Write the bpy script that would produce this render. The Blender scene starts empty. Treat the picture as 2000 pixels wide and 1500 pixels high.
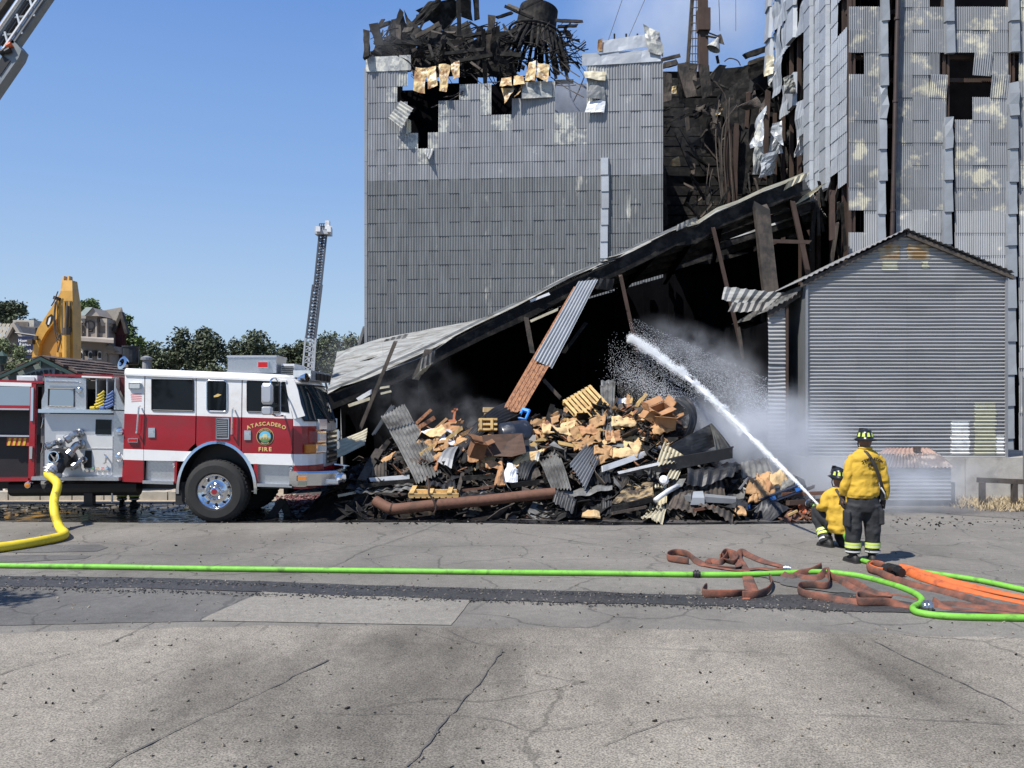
import bpy, math, random
from mathutils import Vector, Matrix, noise as mnoise
V = Vector
random.seed(7)
scene = bpy.context.scene
COL = scene.collection
# ------------------------------------------------------------------ camera
F, CX, HY, CH = 1700.0, 1000.0, 795.0, 2.2     # focal length in photo pixels, principal column, horizon row, eye height
cam_d = bpy.data.cameras.new('camera'); cam = bpy.data.objects.new('camera', cam_d); COL.objects.link(cam)
cam.location = (0, 0, CH); cam.rotation_euler = (math.pi/2, 0, 0)
cam_d.sensor_width = 36; cam_d.lens = 36*F/2000; cam_d.shift_y = (HY-750)/2000
cam_d.clip_start = 0.1; cam_d.clip_end = 5000
scene.camera = cam
# ------------------------------------------------------------------ sky, sun, exposure
SUN = V((0.50, 0.45, -1.0)).normalized()       # direction the light travels
elev = math.asin(-SUN.z); azim = math.atan2(-SUN.x, -SUN.y)
world = bpy.data.worlds.new('World'); scene.world = world; world.use_nodes = True
wn = world.node_tree; bg = wn.nodes['Background']
sky = wn.nodes.new('ShaderNodeTexSky'); sky.sky_type = 'NISHITA'; sky.sun_disc = False
sky.sun_elevation = elev; sky.sun_rotation = azim
sky.altitude = 250; sky.air_density = 1.0; sky.dust_density = 0.6; sky.ozone_density = 2.5
# the clear blue of a dry summer noon: the physical sky blended with a plain horizon-to-zenith gradient
tcw = wn.nodes.new('ShaderNodeTexCoord'); sx = wn.nodes.new('ShaderNodeSeparateXYZ'); wn.links.new(tcw.outputs['Generated'], sx.inputs[0])
cr = wn.nodes.new('ShaderNodeValToRGB'); wn.links.new(sx.outputs['Z'], cr.inputs[0]); e_ = cr.color_ramp.elements
e_[0].position = 0.0; e_[0].color = (5.2, 6.9, 9.0, 1); e_[1].position = 1.0; e_[1].color = (.8, 1.9, 5.0, 1)
for p_, c_ in ((.10, (5.0, 6.9, 9.3, 1)), (.24, (3.1, 5.2, 9.1, 1)), (.42, (1.75, 3.6, 8.1, 1))): k_ = e_.new(p_); k_.color = c_
mxw = wn.nodes.new('ShaderNodeMix'); mxw.data_type = 'RGBA'; mxw.inputs[0].default_value = .88; wn.links.new(sky.outputs[0], mxw.inputs[6]); wn.links.new(cr.outputs[0], mxw.inputs[7])
wn.links.new(mxw.outputs[2], bg.inputs[0]); bg.inputs[1].default_value = 0.072
sl = bpy.data.lights.new('sun', 'SUN'); sl.energy = 5.0; sl.angle = math.radians(0.53); sl.color = (1.0, 0.955, 0.89)
so = bpy.data.objects.new('sun', sl); COL.objects.link(so)
so.rotation_euler = SUN.to_track_quat('-Z', 'Y').to_euler(); so.location = (-20, -20, 40)
scene.view_settings.view_transform = 'Standard'; scene.view_settings.look = 'None'
scene.view_settings.exposure = 0.38; scene.view_settings.gamma = 1.0
scene.cycles.volume_bounces = 3
scene.cycles.volume_step_rate = 1.0
scene.cycles.volume_max_steps = 128

# ------------------------------------------------------------------ helpers
def P(px, py, Y):
    """world point seen at photo pixel (px,py) at distance Y"""
    return V(((px-CX)/F*Y, Y, CH+(HY-py)/F*Y))
def G(px, py, z=0.0):
    Y = F*(CH-z)/(py-HY)
    return V(((px-CX)/F*Y, Y, z))
def nz(p, s=1.0):
    return mnoise.noise(V(p)*s)
def lerp(a, b, t): return a+(b-a)*t
def rr(a, b): return random.uniform(a, b)

class MB:
    def __init__(s): s.v = []; s.f = []; s.smooth = False
    def add(s, vs, fs):
        o = len(s.v); s.v += [V(p) for p in vs]; s.f += [tuple(i+o for i in f) for f in fs]; return s
    def quad(s, a, b, c, d): return s.add([a, b, c, d], [(0, 1, 2, 3)])
    def hexa(s, p):   # 8 points: bottom ring 0-3, top ring 4-7
        return s.add(p, [(3, 2, 1, 0), (4, 5, 6, 7), (0, 1, 5, 4), (1, 2, 6, 5), (2, 3, 7, 6), (3, 0, 4, 7)])
    def box(s, c, d, rot=None):
        x, y, z = d[0]/2, d[1]/2, d[2]/2; c = V(c)
        ps = [V(q) for q in ((-x,-y,-z),(x,-y,-z),(x,y,-z),(-x,y,-z),(-x,-y,z),(x,-y,z),(x,y,z),(-x,y,z))]
        if rot is not None: ps = [rot @ q for q in ps]
        return s.hexa([q+c for q in ps])
    def box2(s, a, b):
        return s.box([(a[i]+b[i])/2 for i in range(3)], [abs(b[i]-a[i]) for i in range(3)])
    def bar(s, a, b, w, h, up=(0, 0, 1), taper=1.0):
        a, b = V(a), V(b); d = (b-a).normalized(); up = V(up)
        if abs(d.dot(up)) > .97: up = V((0, 1, 0))
        r = d.cross(up).normalized(); u = r.cross(d)
        r1, u1 = r*w/2, u*h/2; t = taper
        return s.hexa([a-r1-u1, a+r1-u1, a+r1+u1, a-r1+u1, b-r1*t-u1*t, b+r1*t-u1*t, b+r1*t+u1*t, b-r1*t+u1*t])
    def char(s, a, b, w, h, n=4, j=.25, up=(0, 0, 1)):
        """burnt timber: a bar with an uneven outline and broken ends"""
        a, b = V(a), V(b); d = b-a
        if d.length < 1e-4: return s
        dn = d.normalized(); up = V(up)
        if abs(dn.dot(up)) > .97: up = V((0, 1, 0))
        r = dn.cross(up).normalized(); u = r.cross(dn)
        vs = []; fs = []
        for i in range(n+1):
            c = a+d*(i/n)
            for q, (x, y) in enumerate(((-1,-1),(1,-1),(1,1),(-1,1))):
                e = dn*rr(-.5, .5)*w if i in (0, n) else V((0,0,0))
                vs.append(c+r*x*w/2*(1+rr(-j, j))+u*y*h/2*(1+rr(-j, j))+e)
        for i in range(n):
            for q in range(4):
                fs.append((i*4+q, i*4+(q+1)%4, i*4+4+(q+1)%4, i*4+4+q))
        fs.append((3, 2, 1, 0)); fs.append(tuple(n*4+q for q in range(4)))
        return s.add(vs, fs)
    def cyl(s, a, b, r0, r1=None, n=12, cap=True):
        a, b = V(a), V(b); r1 = r0 if r1 is None else r1
        return s.tube([a, b], [r0, r1], n, cap)
    def tube(s, pts, r, n=8, cap=True, flat=1.0, upv=None):
        pts = [V(p) for p in pts]; m = len(pts)
        rs = r if isinstance(r, (list, tuple)) else [r]*m
        vs = []; fs = []; prev = None
        for i in range(m):
            d = (pts[min(i+1, m-1)]-pts[max(i-1, 0)])
            if d.length < 1e-6: d = V((0, 0, 1))
            d.normalize()
            if upv is not None: ref = V(upv[i] if isinstance(upv, list) else upv)
            else: ref = prev if prev is not None else (V((0, 0, 1)) if abs(d.z) < .9 else V((0, 1, 0)))
            u = (ref-d*ref.dot(d))
            if u.length < 1e-5: u = d.orthogonal()
            u.normalize(); w = d.cross(u); prev = u
            for k in range(n):
                t = 2*math.pi*k/n
                vs.append(pts[i]+(w*math.cos(t)+u*math.sin(t)*flat)*rs[i])
        for i in range(m-1):
            for k in range(n):
                fs.append((i*n+k, i*n+(k+1)%n, (i+1)*n+(k+1)%n, (i+1)*n+k))
        if cap:
            fs.append(tuple(range(n-1, -1, -1))); fs.append(tuple((m-1)*n+k for k in range(n)))
        return s.add(vs, fs)
    def lathe(s, prof, c, axis=(0, 0, 1), n=24):
        """prof: (radius, height) along axis from c"""
        ax = V(axis).normalized(); u = ax.orthogonal().normalized(); w = ax.cross(u); c = V(c)
        vs = []; fs = []
        for (r, h) in prof:
            for k in range(n):
                t = 2*math.pi*k/n
                vs.append(c+ax*h+(u*math.cos(t)+w*math.sin(t))*r)
        for i in range(len(prof)-1):
            for k in range(n):
                fs.append((i*n+k, i*n+(k+1)%n, (i+1)*n+(k+1)%n, (i+1)*n+k))
        return s.add(vs, fs)
    def prism(s, pts, d):
        """outline pts (3D, planar) extruded by vector d"""
        pts = [V(p) for p in pts]; d = V(d); n = len(pts)
        fs = [tuple(range(n)), tuple(range(2*n-1, n-1, -1))]
        for i in range(n): fs.append((i, i+n, (i+1) % n+n, (i+1) % n))
        return s.add(pts+[p+d for p in pts], fs)
    def loft(s, rings, cap=True):
        n = len(rings[0]); vs = [p for r in rings for p in r]; fs = []
        for i in range(len(rings)-1):
            for k in range(n): fs.append((i*n+k, i*n+(k+1)%n, (i+1)*n+(k+1)%n, (i+1)*n+k))
        if cap: fs.append(tuple(range(n-1, -1, -1))); fs.append(tuple((len(rings)-1)*n+k for k in range(n)))
        return s.add(vs, fs)
    def corr(s, p00, p10, p11, p01, ribs=6, amp=.01, nv=1, seg=4, bend=0, crum=0, cs=2.0, lip=0, twist=0, jag=0):
        """corrugated sheet; ribs run along v (p00->p01)"""
        p00, p10, p11, p01 = V(p00), V(p10), V(p11), V(p01)
        nrm = (p10-p00).cross(p01-p00)
        if nrm.length < 1e-9: nrm = V((0, -1, 0))
        nrm.normalize()
        nu = max(2, ribs*seg) if ribs else 6
        vs = []; fs = []
        sd = V((rr(0, 50), rr(0, 50), rr(0, 50)))
        for j in range(nv+1):
            v = j/nv
            for i in range(nu+1):
                u = i/nu
                vv = v
                if jag and j in (0, nv): vv = v+(rr(-jag, jag))
                p = (p00*(1-u)+p10*u)*(1-vv)+(p01*(1-u)+p11*u)*vv
                o = math.sin(2*math.pi*ribs*u)*amp if ribs else 0
                if bend: o += bend*4*v*(1-v)
                if twist: o += twist*(u-.5)*(v-.5)*4
                if crum: o += crum*mnoise.noise(p*cs+sd); p = p+V((0, 0, 1))*crum*.5*mnoise.noise(p*cs+sd*2)
                vs.append(p+nrm*o)
        for j in range(nv):
            for i in range(nu):
                a = j*(nu+1)+i; fs.append((a, a+1, a+nu+2, a+nu+1))
        if lip:
            base = len(vs)
            for i in range(nu+1): vs.append(vs[i]-nrm*lip)
            for i in range(nu): fs.append((i+1, i, base+i, base+i+1))
        return s.add(vs, fs)
    def crumple(s, p00, p10, p11, p01, nu=8, nv=6, amp=.05, cs=4.0, thick=0.0, bulge=0):
        p00, p10, p11, p01 = V(p00), V(p10), V(p11), V(p01)
        nrm = (p10-p00).cross(p01-p00).normalized(); sd = V((rr(0, 90), rr(0, 90), rr(0, 90)))
        vs = []; fs = []
        for j in range(nv+1):
            for i in range(nu+1):
                u, v = i/nu, j/nv
                p = (p00*(1-u)+p10*u)*(1-v)+(p01*(1-u)+p11*u)*v
                q = p*cs+sd
                o = mnoise.noise(q)*amp+abs(mnoise.noise(q*2.3))*amp*.8+bulge*16*u*(1-u)*v*(1-v)
                e = V((mnoise.noise(q+V((9,0,0))), mnoise.noise(q+V((0,9,0))), mnoise.noise(q+V((0,0,9)))))*amp*.5
                vs.append(p+nrm*o+e)
        for j in range(nv):
            for i in range(nu):
                a = j*(nu+1)+i; fs.append((a, a+1, a+nu+2, a+nu+1))
        if thick:
            n0 = len(vs); vs += [p-nrm*thick for p in vs[:n0]]
            fs += [tuple(k+n0 for k in reversed(f)) for f in fs]
            ring = [i for i in range(nu+1)]+[(j+1)*(nu+1)-1 for j in range(1, nv+1)]+[nv*(nu+1)+i for i in range(nu-1, -1, -1)]+[j*(nu+1) for j in range(nv-1, 0, -1)]
            for k in range(len(ring)):
                a, b = ring[k], ring[(k+1) % len(ring)]; fs.append((b, a, a+n0, b+n0))
        return s.add(vs, fs)
    def mesh(s, name, m, off=V((0, 0, 0))):
        me = bpy.data.meshes.new(name); me.from_pydata([p-off for p in s.v], [], s.f)
        if m is not None: me.materials.append(m)
        if s.smooth: me.polygons.foreach_set('use_smooth', [True]*len(me.polygons))
        me.update(); return me

ROOT = {}
def off_of(o): return ROOT.get(o.name, V((0, 0, 0)))
def thing(name, label, cat, loc=(0, 0, 0), group=None):
    o = bpy.data.objects.new(name, None); COL.objects.link(o); o.location = loc
    o.empty_display_size = .1
    o['label'] = label; o['category'] = cat
    if group: o['group'] = group
    ROOT[o.name] = V(loc); return o
def obj(name, mb, m, parent=None, label=None, kind=None, cat=None, group=None, smooth=None):
    """links a builder as ONE mesh object (coordinates given in world space)"""
    if smooth is not None: mb.smooth = smooth
    if parent is not None: off = off_of(parent)
    elif mb.v and cat:
        lo = V([min(p[i] for p in mb.v) for i in range(3)]); hi = V([max(p[i] for p in mb.v) for i in range(3)])
        off = V(((lo.x+hi.x)/2, (lo.y+hi.y)/2, lo.z))
    else: off = V((0, 0, 0))
    o = bpy.data.objects.new(name, mb.mesh(name, m, off)); COL.objects.link(o)
    if parent is not None: o.parent = parent
    else: o.location = off
    ROOT[o.name] = off
    if label: o['label'] = label
    if cat: o['category'] = cat
    if group: o['group'] = group
    if kind: o['kind'] = kind
    return o
def piece(name, me, parent, mw, label=None):
    o = bpy.data.objects.new(name, me); COL.objects.link(o); o.parent = parent
    o.matrix_basis = Matrix.Translation(-off_of(parent)) @ mw
    if label: o['label'] = label
    return o
def smoothpath(pts, n=6):
    pts = [V(p) for p in pts]; out = []
    for i in range(len(pts)-1):
        p0 = pts[max(i-1, 0)]; p1 = pts[i]; p2 = pts[i+1]; p3 = pts[min(i+2, len(pts)-1)]
        for k in range(n):
            t = k/n
            out.append(.5*((2*p1)+(p2-p0)*t+(2*p0-5*p1+4*p2-p3)*t*t+(3*p1-p0-3*p2+p3)*t**3))
    out.append(pts[-1]); return out
def text_into(mb, s, size, fn, bold=0.0, ext=.004, spacing=1.0, arc=None):
    """lettering as thin solids; fn(x,y,d)->world, x along the line (centred), y up; arc = radius (letters on a circle)"""
    cu = bpy.data.curves.new('lettering', 'FONT'); ob = bpy.data.objects.new('lettering', cu); COL.objects.link(ob)
    cu.size = size; cu.extrude = ext; cu.offset = bold
    cu.resolution_u = 3
    dg = bpy.context.evaluated_depsgraph_get()
    glyphs = []; x = 0
    for ch in s:
        cu.body = ch if ch != ' ' else '.'
        dg.update(); me = bpy.data.meshes.new_from_object(ob.evaluated_get(dg))
        xs = [v.co.x for v in me.vertices] or [0]
        w = (max(xs)-min(xs)) if ch != ' ' else size*.25
        glyphs.append((None if ch == ' ' else ([v.co.copy() for v in me.vertices], [tuple(p.vertices) for p in me.polygons]), x-min(xs), min(xs), w))
        x += w+size*.13*spacing
        bpy.data.meshes.remove(me)
    tot = x-size*.13*spacing
    for g, dx, mn, w in glyphs:
        if g is None: continue
        cxg = dx+mn+w/2-tot/2
        vs = []
        for p in g[0]:
            lx, ly = p.x+dx-tot/2, p.y
            if arc:
                a = cxg/arc; rx, ry = lx-cxg, ly
                X = arc*math.sin(a)+rx*math.cos(a)+ry*math.sin(a); Yy = arc*math.cos(a)-arc-rx*math.sin(a)+ry*math.cos(a)
                vs.append(fn(X, Yy, p.z))
            else: vs.append(fn(lx, ly, p.z))
        mb.add(vs, g[1])
    bpy.data.objects.remove(ob); bpy.data.curves.remove(cu)
    return mb

# ------------------------------------------------------------------ materials
def srgb(r, g, b):
    f = lambda c: (c/255/12.92) if c/255 <= .04045 else ((c/255+.055)/1.055)**2.4
    return (f(r), f(g), f(b))
def mat(name, col, rough=.7, metal=0.0, var=.18, scale=3.0, stretch=(1, 1, 1), col2=None, thr=.55, soft=.08, scale2=1.2, stretch2=(1, 1, 1),
        col3=None, thr3=.6, scale3=8, bump=0.0, bscale=25, rnd=0.0, trans=0.0, coat=0.0, spec=.5):
    m = bpy.data.materials.new(name); m.use_nodes = True; nt = m.node_tree; N = nt.nodes; L = nt.links
    b = N['Principled BSDF']; b.inputs['Roughness'].default_value = rough; b.inputs['Metallic'].default_value = metal
    if coat: b.inputs['Coat Weight'].default_value = coat; b.inputs['Coat Roughness'].default_value = .04
    b.inputs['Specular IOR Level'].default_value = spec
    if trans: b.inputs['Transmission Weight'].default_value = trans
    geo = N.new('ShaderNodeNewGeometry')
    def nzn(sc, st, det=5):
        mp = N.new('ShaderNodeMapping'); mp.inputs['Scale'].default_value = st; L.new(geo.outputs['Position'], mp.inputs['Vector'])
        n = N.new('ShaderNodeTexNoise'); n.inputs['Scale'].default_value = sc; n.inputs['Detail'].default_value = det
        n.inputs['Roughness'].default_value = .62
        L.new(mp.outputs[0], n.inputs['Vector']); return n
    def ramp(src, lo, hi):
        r = N.new('ShaderNodeMapRange'); r.inputs['From Min'].default_value = lo; r.inputs['From Max'].default_value = hi
        L.new(src, r.inputs['Value']); return r.outputs[0]
    def mix(fac, a, c):
        x = N.new('ShaderNodeMix'); x.data_type = 'RGBA'
        if hasattr(fac, 'is_output'): L.new(fac, x.inputs[0])
        else: x.inputs[0].default_value = fac
        for s, k in ((a, 6), (c, 7)):
            if hasattr(s, 'is_output'): L.new(s, x.inputs[k])
            else: x.inputs[k].default_value = (*s, 1)
        return x.outputs[2]
    n1 = nzn(scale, stretch)
    c = mix(ramp(n1.outputs[0], .3, .7), tuple(k*(1-var) for k in col), tuple(min(1, k*(1+var)) for k in col))
    if col2 is not None:
        n2 = nzn(scale2, stretch2, 6); c = mix(ramp(n2.outputs[0], thr-soft, thr+soft), c, col2)
    if col3 is not None:
        n3 = nzn(scale3, (1, 1, 1), 4); c = mix(ramp(n3.outputs[0], thr3-.05, thr3+.05), c, col3)
    if rnd:
        oi = N.new('ShaderNodeObjectInfo'); mr = ramp(oi.outputs['Random'], 0, 1)
        mr.node.inputs['To Min'].default_value = 1-rnd; mr.node.inputs['To Max'].default_value = 1+rnd
        h = N.new('ShaderNodeHueSaturation'); L.new(c, h.inputs['Color']); L.new(mr, h.inputs['Value']); c = h.outputs[0]
    L.new(c, b.inputs['Base Color'])
    if bump:
        nb = nzn(bscale, (1, 1, 1), 4); bp = N.new('ShaderNodeBump'); bp.inputs['Strength'].default_value = bump; bp.inputs['Distance'].default_value = .02
        L.new(nb.outputs[0], bp.inputs['Height']); L.new(bp.outputs[0], b.inputs['Normal'])
    return m
M = {}
M['galv'] = mat('galvanised_sheet', (.235, .242, .25), .55, .2, .14, 2.2, (1, 1, .35), col2=(.60, .58, .50), thr=.70, soft=.05, scale2=1.0, rnd=.10)
M['galv_dark'] = mat('weathered_sheet', (.142, .150, .153), .6, .15, .2, 3, (2.5, 1, .3), col2=(.42, .41, .36), thr=.70, soft=.05, scale2=1.0, rnd=.07, stretch2=(2, 1, .5))
M['galv_scorch'] = mat('scorched_sheet', (.36, .38, .40), .55, .3, .15, 2, col2=(.66, .60, .42), thr=.53, soft=.05, scale2=1.9, col3=(.30, .22, .12), thr3=.70, scale3=5, rnd=.08)
M['galv_edge'] = mat('heat_blistered_sheet', (.25, .26, .265), .6, .2, .2, 6, col2=(.46, .46, .41), thr=.50, soft=.05, scale2=4, rnd=.1)
M['tower_upper'] = mat('tower_sheet_scorched', (.215, .228, .245), .55, .2, .12, 2.5, (1, 1, .4), col2=(.50, .48, .385), thr=.585, soft=.05, scale2=1.55, col3=(.36, .30, .2), thr3=.72, scale3=3, rnd=.10)
M['tower_lower'] = mat('tower_sheet_pale', (.34, .35, .36), .55, .2, .10, 2.5, (1, 1, .4), col2=(.68, .66, .58), thr=.64, soft=.04, scale2=1.2, rnd=.06)
M['flash'] = mat('flashing', (.30, .318, .335), .55, .25, .10, 2.5, rnd=.10)
M['bluegalv'] = mat('bright_sheet', (.38, .405, .43), .5, .3, .10, 3, col2=(.44, .45, .46), thr=.6, scale2=2.0, rnd=.12)
M['tan_burnt'] = mat('burnt_tan_sheet', (.50, .37, .18), .7, .1, .35, 6, col2=(.22, .10, .035), thr=.53, scale2=3.5, col3=(.7, .64, .5), thr3=.6, scale3=4)
M['char'] = mat('charred_wood', (.014, .0135, .0135), .75, 0, .4, 6, col2=(.045, .04, .035), thr=.58, scale2=3, bump=.5, bscale=18, rnd=.35, spec=.15)
M['char2'] = mat('scorched_timber', (.075, .06, .048), .8, 0, .35, 5, (3, 3, .6), col2=(.025, .022, .02), thr=.55, scale2=2, bump=.4, bscale=20, rnd=.3)
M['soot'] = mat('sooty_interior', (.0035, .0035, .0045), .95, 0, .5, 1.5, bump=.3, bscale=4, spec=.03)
M['rustpost'] = mat('rusted_post', (.058, .035, .026), .8, .1, .3, 6, (1, 1, .3), col2=(.05, .03, .02), thr=.55, scale2=4, rnd=.2)
M['rust'] = mat('rusted_pipe', (.155, .072, .045), .75, .1, .3, 5, col2=(.10, .05, .03), thr=.56, scale2=5, bump=.2, bscale=40)
M['wood'] = mat('orange_wood', (.33, .15, .07), .75, 0, .35, 9, (4, 4, .4), col2=(.13, .055, .03), thr=.55, scale2=7, stretch2=(3, 3, .5), bump=.4, bscale=30)
M['pine'] = mat('pale_pine', (.55, .37, .15), .7, 0, .2, 6, col2=(.42, .25, .09), thr=.6, scale2=5, rnd=.15)
M['kraft'] = mat('kraft_paper', (.38, .225, .105), .8, 0, .18, 5, col2=(.30, .15, .06), thr=.60, scale2=3.5, bump=.7, bscale=16, rnd=.25)
M['kraft_pale'] = mat('pale_kraft_paper', (.56, .40, .21), .8, 0, .15, 5, col2=(.5, .3, .12), thr=.60, scale2=3.5, bump=.7, bscale=15, rnd=.15)
M['card'] = mat('orange_cardboard', (.36, .19, .09), .8, 0, .2, 4, bump=.2, bscale=15, rnd=.2)
M['ash'] = mat('ash_rubble', (.016, .014, .013), .95, 0, .5, 9, col2=(.06, .045, .033), thr=.62, scale2=6, bump=.8, bscale=16, spec=.1)
M['black_sheet'] = mat('sooted_sheet', (.022, .023, .026), .5, .2, .3, 4, col2=(.075, .075, .075), thr=.62, scale2=3)
M['grey_sheet'] = mat('sooty_grey_sheet', (.20, .20, .19), .6, .25, .3, 4, (1, 1, .5), col2=(.055, .052, .05), thr=.54, soft=.12, scale2=2.4)
M['cream_sheet'] = mat('cream_scorched_sheet', (.50, .46, .34), .6, .1, .15, 5, col2=(.42, .36, .24), thr=.58, scale2=4)
M['white_metal'] = mat('white_metal', (.70, .71, .72), .5, .1, .12, 4, col2=(.45, .44, .42), thr=.62, scale2=3)
M['white_plastic'] = mat('white_plastic_film', (.75, .76, .78), .4, 0, .12, 5, bump=.3, bscale=12)
M['black'] = mat('black_part', (.012, .012, .013), .5, 0, .2, 5)
M['rubber'] = mat('rubber', (.020, .020, .020), .85, 0, .2, 8, bump=.15, bscale=60)
M['roof_sheet'] = mat('roof_sheet', (.27, .275, .265), .65, .15, .25, 2.5, (.25, 2.5, 2.5), col2=(.13, .125, .11), thr=.55, soft=.08, scale2=2.2, stretch2=(.2, 3, 3))  # sooty streaks in the colour, also standing in for shade along the ribs
M['concrete'] = mat('concrete', (.40, .38, .34), .9, 0, .15, 3, col2=(.26, .24, .22), thr=.6, scale2=2, bump=.3, bscale=30)
# ------------------------------------------------------------------ ground
def ground_mat(name, c1, c2, speck, cr_scale, cr_w, stain, rough=.9, cmask=.5, speck_sc=75):
    m = bpy.data.materials.new(name); m.use_nodes = True; nt = m.node_tree; N = nt.nodes; L = nt.links; b = N['Principled BSDF']
    geo = N.new('ShaderNodeNewGeometry')
    def noise(sc, st=(1, 1, 1), rot=0, det=5, r=.6):
        mp = N.new('ShaderNodeMapping'); mp.inputs['Scale'].default_value = st; mp.inputs['Rotation'].default_value = (0, 0, rot); L.new(geo.outputs['Position'], mp.inputs[0])
        n = N.new('ShaderNodeTexNoise'); n.inputs['Scale'].default_value = sc; n.inputs['Detail'].default_value = det; n.inputs['Roughness'].default_value = r
        L.new(mp.outputs[0], n.inputs[0]); return n.outputs[0]
    def ramp(s, a, c, lo=0, hi=1):
        r = N.new('ShaderNodeMapRange'); r.inputs[1].default_value = a; r.inputs[2].default_value = c; r.inputs[3].default_value = lo; r.inputs[4].default_value = hi
        L.new(s, r.inputs[0]); return r.outputs[0]
    def math_(op, a, c):
        x = N.new('ShaderNodeMath'); x.operation = op
        for s, k in ((a, 0), (c, 1)):
            if hasattr(s, 'is_output'): L.new(s, x.inputs[k])
            else: x.inputs[k].default_value = s
        return x.outputs[0]
    mx = N.new('ShaderNodeMix'); mx.data_type = 'RGBA'; L.new(ramp(noise(.45, (1, 1.6, 1), .3), .35, .65), mx.inputs[0])
    mx.inputs[6].default_value = (*c1, 1); mx.inputs[7].default_value = (*c2, 1)
    sp = ramp(noise(speck_sc, det=3, r=.8), .36, .64, 1-speck, 1+speck)
    sp2 = ramp(noise(9, det=4), .3, .7, .86, 1.12)
    st = ramp(noise(.34, (1, .40, 1), .75, 6), .46, .64, 1, 1-stain)
    st2 = ramp(noise(1.6, (1, .25, 1), .9, 5), .55, .75, 1, 1-stain*.6)
    # cracks
    wob = N.new('ShaderNodeTexNoise'); wob.inputs['Scale'].default_value = 1.1; wob.inputs['Detail'].default_value = 5; L.new(geo.outputs['Position'], wob.inputs[0])
    va = N.new('ShaderNodeVectorMath'); va.operation = 'MULTIPLY_ADD'; L.new(wob.outputs['Color'], va.inputs[0]); va.inputs[1].default_value = (.9, .9, 0); L.new(geo.outputs['Position'], va.inputs[2])
    def crack(sc, w):
        vo = N.new('ShaderNodeTexVoronoi'); vo.feature = 'DISTANCE_TO_EDGE'; vo.voronoi_dimensions = '2D'; vo.inputs['Scale'].default_value = sc; L.new(va.outputs[0], vo.inputs['Vector'])
        return ramp(vo.outputs['Distance'], w*.4, w, 0, 1)
    ck = math_('MAXIMUM', crack(cr_scale, cr_w), ramp(noise(.28), cmask-.04, cmask+.04, 1, 0))
    ck = ramp(ck, 0, 1, .62, 1)
    tot = math_('MULTIPLY', math_('MULTIPLY', math_('MULTIPLY', sp, sp2), math_('MULTIPLY', st, st2)), ck)
    sc = N.new('ShaderNodeVectorMath'); sc.operation = 'SCALE'; L.new(mx.outputs[2], sc.inputs[0]); L.new(tot, sc.inputs['Scale'])
    L.new(sc.outputs[0], b.inputs['Base Color']); b.inputs['Roughness'].default_value = rough
    bp = N.new('ShaderNodeBump'); bp.inputs['Strength'].default_value = .5; bp.inputs['Distance'].default_value = .006
    L.new(math_('MULTIPLY', noise(speck_sc, det=3, r=.8), ck), bp.inputs['Height']); L.new(bp.outputs[0], b.inputs['Normal'])
    return m
M['asphalt'] = ground_mat('weathered_asphalt', (.152, .142, .124), (.200, .186, .163), .32, .75, .018, .28, cmask=.45, speck_sc=55)
M['asphalt_near'] = ground_mat('gravelly_asphalt', (.198, .177, .145), (.272, .245, .203), .62, .42, .012, .56, cmask=.50, speck_sc=70)
M['patch'] = ground_mat('asphalt_patch', (.20, .185, .160), (.235, .22, .19), .35, .2, .001, .12, cmask=.9, speck_sc=70)
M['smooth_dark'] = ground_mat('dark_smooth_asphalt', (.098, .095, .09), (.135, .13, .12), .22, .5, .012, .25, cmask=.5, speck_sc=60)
M['tar'] = ground_mat('damp_gravel_seam', (.036, .036, .037), (.062, .06, .059), .6, .6, .01, .3, rough=.55, cmask=.9, speck_sc=45)
M['sand'] = ground_mat('pale_dirt', (.36, .29, .21), (.44, .36, .27), .25, .4, .005, .25, cmask=.9, speck_sc=30)
M['dirt'] = ground_mat('grey_dirt', (.125, .115, .105), (.17, .155, .14), .35, .4, .005, .4, cmask=.9, speck_sc=25)
M['ashground'] = ground_mat('ash_covered_ground', (.045, .042, .04), (.085, .076, .07), .5, .4, .005, .4, cmask=.9, speck_sc=18)
M['crack'] = mat('crack_fill', (.085, .08, .073), .9, 0, .2, 8)
def wet_mat():
    m = mat('wet_black_ground', (.012, .012, .014), .12, 0, .5, 2, col2=(.05, .045, .04), thr=.60, scale2=5)
    nt = m.node_tree; b = nt.nodes['Principled BSDF']
    n = nt.nodes.new('ShaderNodeTexNoise'); n.inputs['Scale'].default_value = 3.5; n.inputs['Detail'].default_value = 6
    g = nt.nodes.new('ShaderNodeNewGeometry'); nt.links.new(g.outputs['Position'], n.inputs[0])
    r = nt.nodes.new('ShaderNodeMapRange'); r.inputs[1].default_value = .42; r.inputs[2].default_value = .62; r.inputs[3].default_value = .04; r.inputs[4].default_value = .55
    nt.links.new(n.outputs[0], r.inputs[0]); nt.links.new(r.outputs[0], b.inputs['Roughness'])
    return m
M['wet'] = wet_mat()
mb = MB().quad((-900, -30, 0), (900, -30, 0), (900, 2500, 0), (-900, 2500, 0)); obj('ground', mb, M['asphalt'], kind='structure')
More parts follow.
